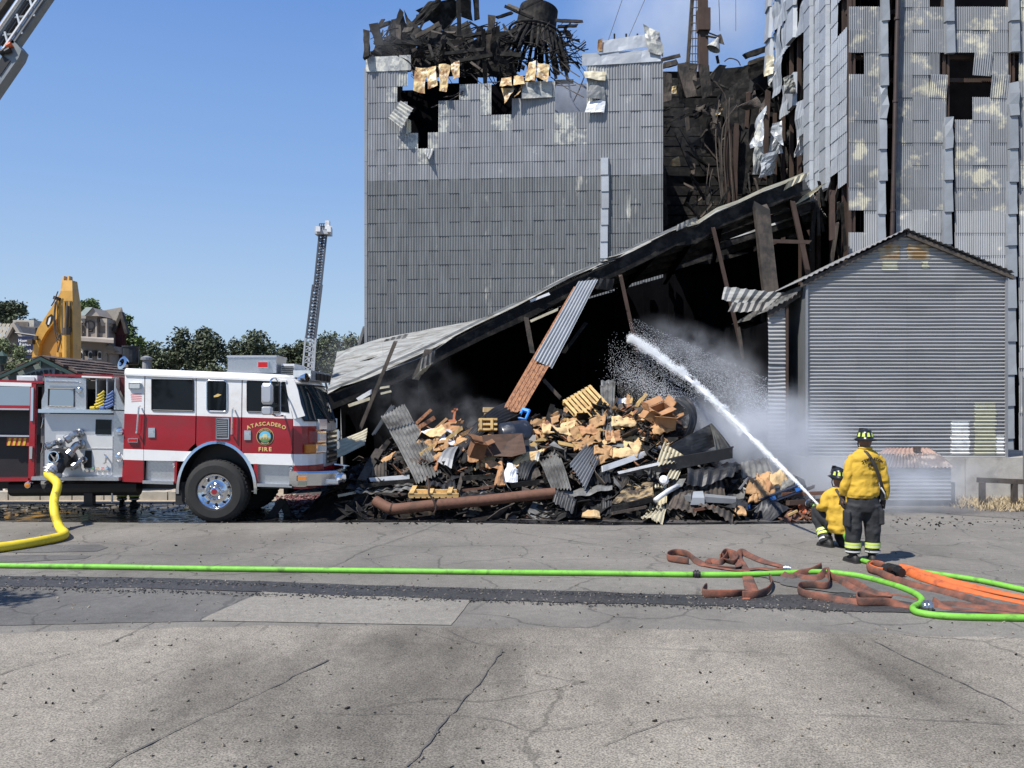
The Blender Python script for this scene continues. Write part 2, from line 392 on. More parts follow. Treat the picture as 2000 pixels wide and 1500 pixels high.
def sheet(name, pts, m, z, rough_edge=0.0, n=12, kind='structure'):
    """flat irregular sheet from ground pixels or (x,y) pairs"""
    out = []
    for i in range(len(pts)):
        a, b = V(pts[i]), V(pts[(i+1) % len(pts)])
        for k in range(n):
            p = a.lerp(b, k/n)
            if rough_edge: p = p+V((mnoise.noise(p*2.1), mnoise.noise(p*2.1+V((7, 3, 0)))*.5, 0))*rough_edge+V((mnoise.noise(p*9), mnoise.noise(p*9+V((5, 3, 0))), 0))*rough_edge*.25
            out.append(V((p.x, p.y, z)))
    mb = MB(); mb.add(out, [tuple(range(len(out)))])
    if mb.v: 
        # keep the face pointing up
        a = sum((out[i].x*out[(i+1) % len(out)].y-out[(i+1) % len(out)].x*out[i].y) for i in range(len(out)))
        if a < 0: mb.f = [tuple(reversed(mb.f[0]))]
    return obj(name, mb, m, kind=kind)
g = lambda x, y: G(x, y)
sheet('asphalt_apron', [(-60, -8, 0), (60, -8, 0), (60, 8.2, 0), g(2000, 1248), g(1500, 1232), g(1000, 1226), g(500, 1222), g(0, 1238), (-30, 8.6, 0)], M['asphalt_near'], .003, .12, 16)
sheet('asphalt_strip', [(-30, 8.9, 0), g(0, 1222), g(400, 1214), g(505, 1158), g(0, 1140), (-30, 10.9, 0)], M['smooth_dark'], .005, .04)
sheet('asphalt_patch', [g(388, 1213), g(880, 1222), g(922, 1172), g(512, 1156)], M['patch'], .007, .015, 10)
sheet('pavement_seam', [(-30, 10.75, 0), g(-60, 1146), g(300, 1150), g(900, 1172), g(1400, 1184), g(1700, 1196), g(2060, 1204), (30, 8.9, 0), (30, 9.9, 0), g(2060, 1176), g(1700, 1160), g(1380, 1164), g(1000, 1152), g(600, 1140), g(300, 1129), g(0, 1126), (-30, 11.6, 0)], M['tar'], .009, .10, 14)
sheet('wet_ground', [(-30, 16.5, 0), g(0, 1019), g(400, 1022), g(800, 1020), g(1200, 1026), g(1640, 1022), g(1660, 1000), g(1660, 960), g(1200, 940), g(700, 978), g(420, 984), g(0, 986), (-30, 19.3, 0)], M['wet'], .004, .12, 14)
sheet('ash_ground', [g(690, 1012), g(1000, 1016), g(1300, 1022), g(1640, 1018), g(1660, 950), g(1400, 920), g(640, 930), g(560, 975)], M['ashground'], .008, .25, 12)
sheet('dirt_ground', [(-40, 20.0, 0), g(0, 985), g(420, 982), g(640, 975), g(640, 940), (-6, 33, 0), (-40, 33, 0)], M['sand'], .006, .15, 12)
sheet('dirt_yard', [g(1700, 985), g(1800, 1000), g(2080, 1022), (40, 14, 0), (40, 60, 0), (9, 60, 0), g(1660, 955)], M['dirt'], .006, .3, 12)
sheet('dark_patch', [g(-40, 1066), g(195, 1064), g(212, 1070), g(190, 1077), g(60, 1080), g(-40, 1078)], M['smooth_dark'], .006, .05, 10)  # flat patches in the darker asphalt tone
sheet('dark_patch', [g(-40, 1088), g(60, 1084), g(178, 1086), g(160, 1092), g(40, 1098), g(-40, 1100)], M['smooth_dark'], .006, .05, 10)
sheet('wet_patch', [g(1480, 1128), g(1650, 1122), g(1800, 1150), g(2060, 1180), g(2060, 1200), g(1850, 1196), g(1700, 1168), g(1560, 1150)], M['smooth_dark'], .012, .25, 14)
# single long cracks and joints
def crackline(pts, w):
    pts = smoothpath([G(*p, ) for p in pts], 8); mb = MB(); L_, R_ = [], []
    for i, p in enumerate(pts):
        d = (pts[min(i+1, len(pts)-1)]-pts[max(i-1, 0)]).normalized(); r = V((d.y, -d.x, 0)); j = V((mnoise.noise(p*5), mnoise.noise(p*5+V((3, 1, 0))), 0))*.04
        ww = w*.55*rr(.3, 1.3); L_.append(p+j-r*ww+V((0, 0, .012))); R_.append(p+j+r*ww+V((0, 0, .012)))
    n = len(L_); mb.add(L_+R_, [(i, i+1, n+i+1, n+i) for i in range(n-1)])
    obj('pavement_crack', mb, M['crack'], kind='structure')
for pts, w in (([(400, 1021), (300, 1052), (210, 1082), (120, 1106), (0, 1140)], .010), ([(870, 1018), (800, 1046), (715, 1075), (640, 1110), (520, 1126)], .012),
               ([(1000, 1040), (1150, 1062), (1290, 1082), (1420, 1092)], .012), ([(300, 1216), (210, 1258), (60, 1300), (-30, 1330)], .010),
               ([(640, 1290), (520, 1350), (360, 1420), (190, 1510)], .016), ([(980, 1270), (940, 1330), (880, 1400), (800, 1500)], .014),
               ([(1180, 1460), (1320, 1410), (1600, 1398), (2010, 1420)], .006), ([(520, 1395), (900, 1400), (1050, 1428), (1180, 1412)], .005),
               ([(1700, 1250), (1820, 1310), (1930, 1360), (2010, 1400)], .010), ([(880, 1235), (960, 1262), (1200, 1266), (1560, 1280)], .006),
               ([(1560, 1010), (1640, 1024), (1720, 1040)], .008), ([(515, 1157), (450, 1182), (388, 1213)], .006)):
    crackline(pts, w)
# pebbles and dark bits lying about
def bits(name, n, area, smin, smax, m, seed):
    random.seed(seed); mb = MB()
    for _ in range(n):
        p = area(); s = rr(smin, smax)
        mb.box((p.x, p.y, p.z+s*.3), (s*rr(.6, 2.2), s*rr(.4, 1.2), s*rr(.25, .7)), Matrix.Rotation(rr(0, 6), 3, 'Z') @ Matrix.Rotation(rr(-.7, .7), 3, 'X') @ Matrix.Rotation(rr(-.6, .6), 3, 'Y'))
    return obj(name, mb, m, kind='stuff')
bits('gravel', 900, lambda: G(rr(-20, 2020), 1015+485*random.random()**1.6, .004), .008, .022, M['asphalt_near'], 3)
bits('gravel', 1500, lambda: (lambda x: G(x, (1128+x*.029 if random.random() < .5 else 1148+x*.027)+2.2*random.gauss(0, 1), .008))(rr(-10, 1700)), .006, .022, M['tar'], 13)
bits('gravel', 500, lambda: (lambda x: G(x, 1130+x*.022+rr(-4, 26), .008))(rr(-10, 1700)), .006, .02, M['asphalt_near'], 14)
bits('cinders', 150, lambda: G(rr(0, 2000), 1018+480*random.random()**1.5, .006), .006, .02, M['char'], 4)
bits('charred_debris', 900, lambda: G(rr(560, 1680), 1024-75*random.random()**1.1, .01), .01, .05, M['char'], 5)
bits('charred_debris', 110, lambda: G(1690+320*random.random(), 1020+7*random.gauss(0, 1), .006), .006, .032, M['char'], 6)
bits('charred_debris', 220, lambda: G(rr(0, 420), rr(983, 1004), .01), .01, .035, M['char'], 8)
M['red_bits'] = mat('reddish_debris', (.14, .05, .05), .8, 0, .4, 9, col2=(.35, .27, .25), thr=.62, scale2=9)
bits('red_debris', 800, lambda: G(rr(540, 760), 990-22*random.random(), .01), .015, .07, M['red_bits'], 7)
bits('red_debris', 300, lambda: G(rr(1000, 1110), 1012-10*random.random(), .01), .015, .05, M['red_bits'], 9)
# dry grass by the concrete wall
def straw():
    random.seed(11); mb = MB()
    for _ in range(5200):
        px = 1735+300*random.random(); py = 968+32*random.random()
        if py > 975+(px-1735)*.10+rr(-4, 6): continue
        p = G(px, py, .006); h = rr(.05, .24)*(1.6 if random.random() < .12 else 1); a = rr(0, 6.28); l = V((math.cos(a), math.sin(a), 0)); t = p+l*h*rr(.3, 1.2)+V((0, 0, h*.55)); w = V((-l.y, l.x, 0))*.010
        mb.add([p-w, p+w, t], [(0, 1, 2)])
    return obj('dry_grass', mb, mat('straw', (.38, .30, .18), .9, 0, .3, 9), kind='stuff')
straw()
# ------------------------------------------------------------------ corrugated mill tower (left)
random.seed(21)
def sheet_mesh(name, w, h, ribs, amp, m, seg=4, lip=.02, tilt=.010, over=.0):
    """unit sheet: x 0..w, z -over..h, proud towards -y at its foot so that it laps over the sheet below"""
    mb = MB(); mb.corr((0, -tilt-.006, -over), (w, -tilt-.006, -over), (w, -.006, h), (0, -.006, h), ribs, amp, 1, seg)
    nu = ribs*seg; base = len(mb.v)
    for i in range(nu+1): mb.v.append(mb.v[i]+V((0, lip, .0)))
    for i in range(nu): mb.f.append((i+1, i, base+i, base+i+1))
    return mb.mesh(name, m)
def frame_mw(o, dx, s=1.0):
    dx = V(dx).normalized(); z = V((0, 0, 1)); y = z.cross(dx)
    return Matrix(((dx.x, y.x, 0, o.x), (dx.y, y.y, 0, o.y), (dx.z, y.z, 1, o.z), (0, 0, 0, 1)))
A = P(715, 795, 30.0); A.z = 0; B = P(1294, 795, 29.1); B.z = 0
tdir = (B-A).normalized(); tn = V((tdir.y, -tdir.x, 0)); TW = (B-A).length
def T(u, z, d=0.0):      # point on the tower's front: u along, z up, d out towards the street
    return A+tdir*u+V((0, 0, z))+tn*d
tower = thing('mill_tower', 'tall grey corrugated mill tower with its burnt open top and missing sheets', 'building', A)
NC = 28; cw = TW/NC
zr = [13.76-.538*i for i in range(8)]                 # upper rows
zr += [zr[-1]-.485*i for i in range(1, 21)]
missing = set()
for r, cs in ((0, range(4, 21)), (1, [3, 4, 5, 6, 7, 8, 12, 13, 14, 18, 19, 20]), (2, [4, 5, 6, 12, 13, 18, 19, 20]), (3, [4, 5, 6]), (4, [5])):
    for c in cs: missing.add((r, c))
scorch = {(1, 2), (1, 9), (1, 11), (1, 15), (1, 17), (2, 7), (2, 11), (3, 7), (3, 12), (3, 13), (4, 4), (4, 6), (0, 21), (0, 22), (1, 21), (2, 21), (4, 3), (5, 5), (3, 18), (3, 19), (4, 18), (4, 19), (4, 20), (0, 3)}
MU = [sheet_mesh('tower_sheet', cw+.012, .538, 4, .012, M['galv']), sheet_mesh('tower_sheet', cw+.012, .485, 4, .012, M['galv_dark'])]
MS = sheet_mesh('tower_sheet', cw+.012, .538, 4, .012, M['galv_edge'])
cnt = 0; rest = MB()
for r in range(len(zr)-1):
    if zr[r+1] < .0: break
    up = r < 7
    for c in range(NC):
        if (r, c) in missing: continue
        o = T(c*cw+rr(-.004, .004), zr[r+1]-.012, .004*((c+r) % 2)+rr(0, .008))
        mw = frame_mw(o, tdir) @ Matrix.Rotation(rr(-.006, .006), 4, 'Y') @ Matrix.Rotation(rr(-.012, .012), 4, 'X')
        # what stands behind the sagging roof is not in view: those low sheets are joined
        vis = zr[r] > 2.2+(795-(660-.245*(715+c*20.6-715)*1.0 if False else 655))/F*30 and cnt < 292
        if vis:
            piece('siding_sheet', (MS if (r, c) in scorch else MU[0]) if up else MU[1], tower, mw,
                  'heat-blistered siding sheet' if (r, c) in scorch else None); cnt += 1
        else:
            me = MU[1] if not up else MU[0]; n0 = len(rest.v)
            rest.v += [mw @ v.co for v in me.vertices]; rest.f += [tuple(i+n0 for i in p.vertices) for p in me.polygons]
obj('lower_siding', rest, M['galv_dark'], tower, kind='stuff')
# the wooden carcass behind: side walls, back wall, studs
mb = MB()
D = 7.5
def tbox(mb, u0, u1, z0, z1, d0, d1):
    return mb.hexa([T(u0, z0, d0), T(u1, z0, d0), T(u1, z0, d1), T(u0, z0, d1), T(u0, z1, d0), T(u1, z1, d0), T(u1, z1, d1), T(u0, z1, d1)])
tbox(mb, 0.06, .2, 0, 13.7, -.1, -D); tbox(mb, TW-.2, TW-.04, 0, 13.4, -.1, -D); tbox(mb, 0.2, TW-.2, 0, 13.4, -D, -D-.15)
tbox(mb, .2, TW-.2, 0, .2, -.2, -D)
for i in range(14): tbox(mb, .2+i*.69, .2+(i+1)*.69, 5, [13.9,13.7,14.0,13.9,14.2,13.8,14.1,14.0,13.7,13.9,13.5,13.2,13.3,13.4][i], -1.7, -1.8-.05*(i%2))
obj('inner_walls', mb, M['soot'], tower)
mb = MB()
for k in range(15):
    u = .1+k*(TW-.2)/14
    top = 11.0 if 2 <= k <= 11 else 13.6
    tbox(mb, u-.05, u+.05, 0, top-rr(0, .6), -.06, -.2)
for r in (3, 6, 9, 13): tbox(mb, .15, TW-.15, zr[r]-.06-(.6 if r == 3 else 0)*0, zr[r]+.04, -.21, -.27) if r > 4 else None
obj('studs', mb, M['char'], tower)
mb = MB(); tbox(mb, TW*.60, TW*.80, 10.6, 13.55, -1.2, -1.3); obj('inner_bin', mb, mat('bin_steel', (.20, .23, .29), .5, .3, .25, 1.2, bump=.1), tower)
# flashing bands along the top, corner strip, vertical cover strip
def band(name, u0, u1, z0, z1, n, m, amp=.03, tl=0.0):
    for k in range(n):
        a, b = lerp(u0, u1, k/n), lerp(u0, u1, (k+1)/n)
        q = MB(); q.crumple(T(a, z0+tl*k/n, .05), T(b+.02, z0+tl*(k+1)/n, .05), T(b+.02, z1+tl*(k+1)/n, .02), T(a, z1+tl*k/n, .02), 4, 3, amp, 1.6, thick=.012)
        obj(name, q, m, tower)
band('flashing', 0, 1.56, zr[0]-.02, zr[0]+.50, 4, M['galv_edge'], .03)
band('flashing', 7.42, 10.02, zr[0]-.08, zr[0]+.34, 4, M['bluegalv'], .02, .06)
band('flashing', 8.0, 9.9, zr[0]+.30, zr[0]+.74, 3, M['bluegalv'], .03, .22)
q = MB(); q.crumple(T(9.62, zr[0]+.3, .08), T(10.12, zr[0]+.1, .02), T(10.0, zr[0]+.95, .1), T(9.45, zr[0]+1.25, .05), 5, 6, .12, 2.5, thick=.012); obj('flashing', q, M['galv_edge'], tower, 'curled scorched corner flashing')
q = MB(); q.crumple(T(7.93, zr[0]+.40, .06), T(8.10, zr[0]+.40, .06), T(8.10, zr[0]+.80, .1), T(7.95, zr[0]+.75, .1), 3, 3, .05, 3, thick=.01); obj('flashing', q, M['tan_burnt'], tower)
for k in range(7):
    z1 = 10.55-k*.56; u = TW-1.93+.02*math.sin(k)
    if z1-.56 < 4.4: pass
    q = MB(); q.loft([[T(u-.13, z, .03), T(u-.12, z, .12+.02*s), T(u+.12, z, .13+.02*s), T(u+.14, z, .03)] for z, s in ((z1-.57, 1.6), (z1, 0))])
    obj('cover_strip', q, M['bluegalv'] if k != 2 else M['flash'], tower)
q = MB()
for k in range(26):
    z1 = 13.9-k*.54
    tbox(q, -.05, .05, z1-.55, z1, -.12, .035+.005*(k % 2))
obj('corner_strip', q, M['galv'], tower)
# loose and torn sheets at the holes
def tsheet(name, c, m, ribs=5, amp=.014, bend=0, crum=0, label=None, nv=3):
    q = MB(); q.corr(*c, ribs, amp, nv, 4, bend, crum, 3, jag=.02); return obj(name, q, m, tower, label)
def PT(px, py, d=0.0):   # pixel of the photograph -> point on the tower's front, d metres out of it
    r = (P(px, py, 1.0)-V((0, 0, CH))); o = V((0, 0, CH)); t = ((A+tn*d)-o).dot(tn)/r.dot(tn); return o+r*t
tsheet('loose_sheet', [PT(758, 229, .3), PT(783, 197, .25), PT(807, 212, .3), PT(784, 250, .4)], M['galv_edge'], 6, .02, label='loose sheet hanging askew by one corner')
tsheet('loose_sheet', [PT(793, 262, .10), PT(803, 258, .05), PT(803, 235, .05), PT(795, 232, .05)], M['galv_scorch'], 2)
tsheet('loose_sheet', [PT(827, 291, .05), PT(847, 290, .05), PT(838, 312, .30), PT(829, 300, .22)], M['galv_edge'], 3, .01, .05)
for q_ in ([(808, 178), (829, 183), (835, 133), (812, 130)], [(836, 174), (854, 166), (852, 128), (833, 132)], [(858, 178), (872, 180), (880, 128), (858, 126)], [(885, 156), (898, 152), (897, 120), (880, 124)],
           [(977, 168), (1000, 168), (998, 150), (978, 152)], [(1003, 168), (1024, 164), (1022, 146), (1003, 150)], [(1025, 156), (1045, 160), (1048, 120), (1033, 122)], [(1048, 152), (1070, 160), (1074, 128), (1050, 122)],
           [(985, 202), (1000, 180), (1001, 170), (981, 174)], [(1005, 192), (1014, 186), (1024, 165), (1019, 168)]):
    q = MB(); q.crumple(PT(*q_[0], .25), PT(*q_[1], .28), PT(*q_[2], .05), PT(*q_[3], .03), 5, 8, .07, 3, thick=.01)
    obj('burnt_sheet', q, M['tan_burnt'], tower)
for q_, m in (([(1018, 192), (1022, 160), (1078, 158), (1078, 190)], 'galv_edge'), ([(1142, 219), (1180, 220), (1182, 196), (1150, 198)], 'white_metal'), ([(1142, 152), (1182, 158), (1182, 140), (1140, 138)], 'cream_sheet'), ([(1146, 190), (1182, 196), (1180, 168), (1152, 166)], 'galv_dark')):
    q = MB(); q.crumple(PT(*q_[0], .2), PT(*q_[1], .12), PT(*q_[2], .05), PT(*q_[3], .08), 6, 5, .05, 2.4, thick=.01); obj('burnt_sheet', q, M[m], tower)
# charred timbers heaped over the open top
random.seed(33)
def PB(px, py, dep): return P(px, py, dep)
beams = [((716, 60), (716, 112), 11, 30), ((893, -70), (897, 70), 8, 30.5), ((927, -60), (931, 40), 10, 31), ((944, 58), (948, 168), 8, 29.6), ((961, 34), (955, 110), 14, 29.9), ((903, -50), (912, 40), 20, 31.5),
         ((785, 22), (768, 72), 10, 30.5), ((730, 50), (745, 95), 16, 30.3), ((735, 82), (700+70, 100), 9, 30.2), ((772, 82), (822, 86), 8, 29.9), ((812, 72), (860, 46), 8, 30.3), ((850, 58), (890, 75), 7, 30.4),
         ((905, 72), (960, 62), 6, 30), ((880, 96), (930, 88), 5, 30), ((895, 120), (960, 108), 7, 29.8), ((870, 105), (945, 96), 6, 29.8), ((838, 88), (846, 112), 5, 29.9), ((855, 110), (800, 95), 6, 30.5),
         ((1085, 40), (1136, 42), 6, 30.5), ((1090, 52), (1128, 50), 5, 30.8), ((985, 12), (1040, 35), 5, 30), ((1015, 20), (990, 10), 6, 30), ((1020, 18), (1020+40, -2), 3, 30), ((970, 35), (1000, 25), 5, 30.2)]
for i in range(130):
    x = rr(735, 1010); y = rr(52, 130); a = random.gauss(0, .7)+(1.5 if random.random() < .4 else 0); l = rr(16, 70)*(.6 if random.random() < .5 else 1)
    if x-abs(math.cos(a))*l/2 < 720: continue
    if y-abs(math.sin(a))*l/2 < 30: continue
    beams.append(((x-math.cos(a)*l/2, y-math.sin(a)*l/2), (x+math.cos(a)*l/2, y+math.sin(a)*l/2), rr(2.5, 9), rr(29.9, 34.5)))
for (a, b, w, dep) in beams:
    q = MB(); k = dep/F; q.char(P(*a, dep), P(*b, dep+rr(-.5, .5)), w*k, w*k*rr(.4, 1), 5, .22, up=(0, 1, 0)); obj('charred_beam', q, M['char'] if random.random() < .72 else M['char2'], tower)
for q_, dep in (([(788, 62), (860, 30), (862, -3), (836, 4)], 31), ([(790, 20), (800, 40), (830, 62), (800, 92)], 31), ([(812, 20), (885, -6), (905, 20), (870, 62)], 32), ([(960, 55), (975, 50), (970, 110), (958, 100)], 29.8),
                ([(755, 75), (800, 66), (806, 110), (752, 112)], 30.4), ([(820, 80), (850, 95), (846, 120), (806, 112)], 30.2), ([(732, 90), (770, 85), (778, 112), (726, 112)], 30.6), ([(880, 80), (905, 72), (912, 80), (890, 92)], 29.6), ([(865, 60), (915, 40), (935, 118), (870, 125)], 31.5), ([(930, 60), (985, 60), (1000, 128), (940, 130)], 31.8), ([(722, 100), (780, 96), (800, 140), (720, 138)], 31.0), ([(800, 104), (900, 92), (910, 150), (806, 150)], 31.2), ([(900, 100), (1000, 96), (1010, 150), (905, 150)], 31.2), ([(836, 66), (862, 50), (870, 96), (840, 104)], 30.3), ([(908, 92), (938, 70), (948, 110), (915, 120)], 30.0), ([(765, 40), (790, 30), (796, 80), (770, 88)], 30.6)):
    q = MB(); q.crumple(*[P(x, y, dep+rr(-.3, .3)) for x, y in q_], 6, 5, .10, 2.2, thick=.02); obj('burnt_panel', q, M['char'] if dep != 29.6 else M['char2'], tower)
q = MB(); random.seed(5)
for i in range(320):      # fine twisted bars and splinters
    x = rr(722, 1120); y = rr(60, 150) if x < 1010 else rr(70, 128); a = rr(-1.2, 1.2); l = rr(12, 60); d = rr(29.9, 34)
    if x < 800: y = rr(70, 110)
    pa, pb = P(x, y, d), P(x+math.cos(a)*l, y+math.sin(a)*l, d+rr(-.6, .6)); mid = (pa+pb)/2+V((rr(-.1, .1), 0, rr(-.15, .15)))
    q.tube(smoothpath([pa, mid, pb], 3), rr(.008, .03), 4)
obj('twisted_bars', q, M['char'], tower, kind='stuff')
for a, b in (((896, 190), (905, 186)), ((842, 210), (904, 182)), ((866, 190), (905, 178)), ((952, 160), (990, 156)), ((920, 145), (952, 170)), ((1078, 130), (1140, 170)), ((1075, 150), (1140, 190)), ((1120, 198), (1142, 148)), ((1095, 120), (1132, 150)), ((1080, 165), (1125, 166))):
    q = MB(); q.tube([PT(*a, -.1), PT((a[0]+b[0])/2, (a[1]+b[1])/2+3, -.15), PT(*b, .05)], .02, 5); obj('bent_rod', q, M['char2'], tower)
for px in (1200, 1223, 1245):
    q = MB(); q.tube([P(px, 90, 29.6), P(px, 66, 29.6)], .03, 6); obj('roof_pin', q, M['char'], tower)
q = MB(); q.tube([P(715, 640, 30.4), P(706, 668, 30.6), P(700, 720, 31)], .12, 8); obj('spout_pipe', q, M['galv_dark'], tower)

# the collapsed cone roof: a dark drum on a fan of round poles
cone = thing('burnt_cone_roof', 'charred cone roof with a black drum on splayed poles, atop the mill tower', 'roof', P(1050, 130, 32.5))
cdep = 32.5; ck = cdep/F
cc = P(1046, 60, cdep); ax = V((.16, .05, 1)).normalized()
q = MB(); q.lathe([(.74, -.05), (.76, .0), (.72, .92), (.70, .94), (.64, .90), (.66, .1), (.68, -.05)], cc-ax*.1, ax, 28); obj('drum', q, M['char'], cone, smooth=False)
q = MB(); u = ax.orthogonal().normalized(); w = ax.cross(u)
q.tube([cc-ax*.12+(u*math.cos(t)+w*math.sin(t))*.98 for t in [k*math.pi/12 for k in range(25)]], .05, 6, False); obj('ring_beam', q, M['char'], cone)
random.seed(9)
for k in range(34):
    t = 2*math.pi*k/34+rr(-.05, .05); r0 = .88; L_ = rr(1.2, 1.9)
    a = cc-ax*.1+(u*math.cos(t)+w*math.sin(t))*r0
    out = (u*math.cos(t)+w*math.sin(t)); b = a+out*(.55+rr(-.1, .15))*L_*.62-ax*L_*.82
    b = b+V((rr(-.12, .12), 0, 0))
    q = MB(); q.tube([a+out*-.15+ax*.1, a.lerp(b, .5)+V((rr(-.04, .04), 0, rr(-.04, .04))), b], [.06, .07, .06], 7); obj('pole', q, M['char'], cone)
for k in range(14):
    t = rr(-.5, .9); L_ = rr(.4, .9); a = cc+V((.9+rr(-.1, .3), rr(-.4, .4), -rr(0, .8)))
    q = MB(); q.char(a, a+V((rr(.1, .6), 0, rr(-.7, .1)))*L_, .10, .04, 3, .3); obj('splinter', q, M['char'], cone)
# ------------------------------------------------------------------ tall elevator tower (right)
random.seed(41)
EY = 25.0; EX = 660/F*EY
def E(px, py, d=0.0): return P(px, py, EY-d) if d == 0 else V(((px-CX)/F*EY, EY-d, CH+(HY-py)/F*EY))
elev_t = thing('grain_elevator', 'tall corrugated grain elevator at the right with torn sheets and scorch marks', 'building', (EX, EY, 0))
rowpx = 44.0; k = EY/F
rows = [-74+rowpx*i for i in range(23)]       # top pixel of each row
bays = [(1657, 1717, 2, 7), (1749, 1846, 3, 8), (1864, 1967, 3, 8), (1989, 2090, 3, 8)]
hole = set([(0, 3, 0), (0, 3, 1)])
def has(bay, row, c):
    y = rows[row]
    if bay == 0:
        if row == 4 and c == 0: return False
        if row in (0, 1) : return False if row == 1 else True
        if row == 11 and c == 0: return False
    if bay == 1:
        if row == 1 and c == 2: return False
        if row == 4 and c == 2: return 'half'
    if bay == 2:
        if row == 1: return False
        if row == 4 and c == 0: return False
        if row == 5 and c in (0, 1): return False
        if row == 6 and c == 0: return False
    return True
for bi, (x0, x1, n, ribs) in enumerate(bays):
    w = (x1-x0)/n*k
    me = [sheet_mesh('elevator_sheet', w+.012, rowpx*k, ribs, .017, m, 4, .02, .02, .02) for m in (M['tower_upper'], M['tower_lower'])]
    for r in range(len(rows)):
        for c in range(n):
            h = has(bi, r, c)
            if not h: continue
            o = E(x0, rows[r]+rowpx); o.x += c*w; o.y -= rr(0, .012)+.004*((r+c) % 2)
            mw = Matrix.Translation(o) @ Matrix.Rotation(rr(-.008, .008), 4, 'Y') @ Matrix.Rotation(rr(0, .03), 4, 'X')
            if h == 'half': mw = mw @ Matrix.Scale(.62, 4, (1, 0, 0))
            if bi == 0 and r in (2, 3, 5, 6): mw = mw @ Matrix.Rotation(rr(.03, .07), 4, 'X') @ Matrix.Rotation(rr(-.03, .03), 4, 'Z')
            if (bi, r, c) in ((1, 5, 2), (2, 4, 1), (2, 5, 2)): mw = mw @ Matrix.Rotation(.06, 4, 'Y') @ Matrix.Rotation(.08, 4, 'X')
            piece('siding_sheet', me[0 if r < 11 else 1], elev_t, mw)
# cover strips: bent flashing pieces lapping downwards
for cx, w in ((1725, 17), (1852, 19), (1978, 20), (2094, 18)):
    yy = -80.0; i = 0
    while yy < 940:
        L_ = 62+rr(-3, 3); skip = (cx == 1852 and 78 < yy+20 < 190) or (cx == 1978 and 80 < yy+20 < 130) or (cx == 1978 and 205 < yy+10 < 222)
        if not skip:
            s = rr(-1.5, 1.5)-(yy*.012); cr = .06 if (cx, i) in ((1852, 5), (1978, 3), (1725, 4)) or (cx == 1852 and 190 < yy < 270) or (cx == 1978 and 130 < yy < 215) else .015
            q = MB()
            def ring(py, d): return [V((E(cx-w/2+s, py).x, EY-.03, E(cx, py).z)), V((E(cx-w*.42+s, py).x, EY-.10-d, E(cx, py).z)), V((E(cx+w*.40+s, py).x, EY-.12-d, E(cx, py).z)), V((E(cx+w/2+s, py).x, EY-.03, E(cx, py).z))]
            rs = [ring(yy+L_+2, .05), ring(yy+L_*.66, .03), ring(yy+L_*.33, .02), ring(yy, 0)]
            for rg in rs:
                for p in rg: p += V((mnoise.noise(p*3)*cr, mnoise.noise(p*4+V((5, 1, 2)))*cr, mnoise.noise(p*3+V((1, 7, 2)))*cr))
            q.loft(rs); obj('cover_strip', q, M['flash'], elev_t)
        yy += L_; i += 1
q = MB(); q.tube([E(1750, -80, .2), E(1745, 100, .2), E(1740, 330, .2), E(1736, 480, .2)], .062, 10); M['drain'] = mat('dark_brown_pipe', (.045, .030, .026), .6, .1, .25, 4); dp = obj('drain_pipe', q, M['drain'], elev_t)
for (x, y) in ((1746, 42), (1743, 202), (1738, 414)):
    q = MB(); q.tube([E(x, y-2, .2), E(x, y+3, .2)], .08, 10); obj('pipe_collar', q, M['drain'], dp)
# posts behind the holes, inner dark walls
mb = MB(); mb.box2((EX+.25, EY+7.8, 0), (EX+14, EY+8, 20)); mb.box2((EX+13.9, EY+.1, 0), (EX+14.1, EY+7.9, 20)); mb.box2((EX+.2, EY+3.2, 0), (EX+13.9, EY+3.3, 20)); mb.box2((EX+.3, EY+.3, 6.0), (EX+13.8, EY+3.2, 6.15))
obj('inner_walls', mb, M['soot'], elev_t)
for px in (1666, 1850, 1978, 2085):
    q = MB(); q.bar(E(px-4, 900, -.12), E(px-4, -80, -.12), .09, .12, (0, 1, 0)); q.bar(E(px+4, 900, -.12), E(px+4, -80, -.12), .05, .16, (0, 1, 0)); obj('post', q, M['rustpost'], elev_t)
for py in (15, 105, 150, 240, 330): 
    q = MB(); q.bar(E(1660, py, -.3), E(2090, py, -.3), .10, .12); obj('rail', q, M['rustpost'], elev_t)
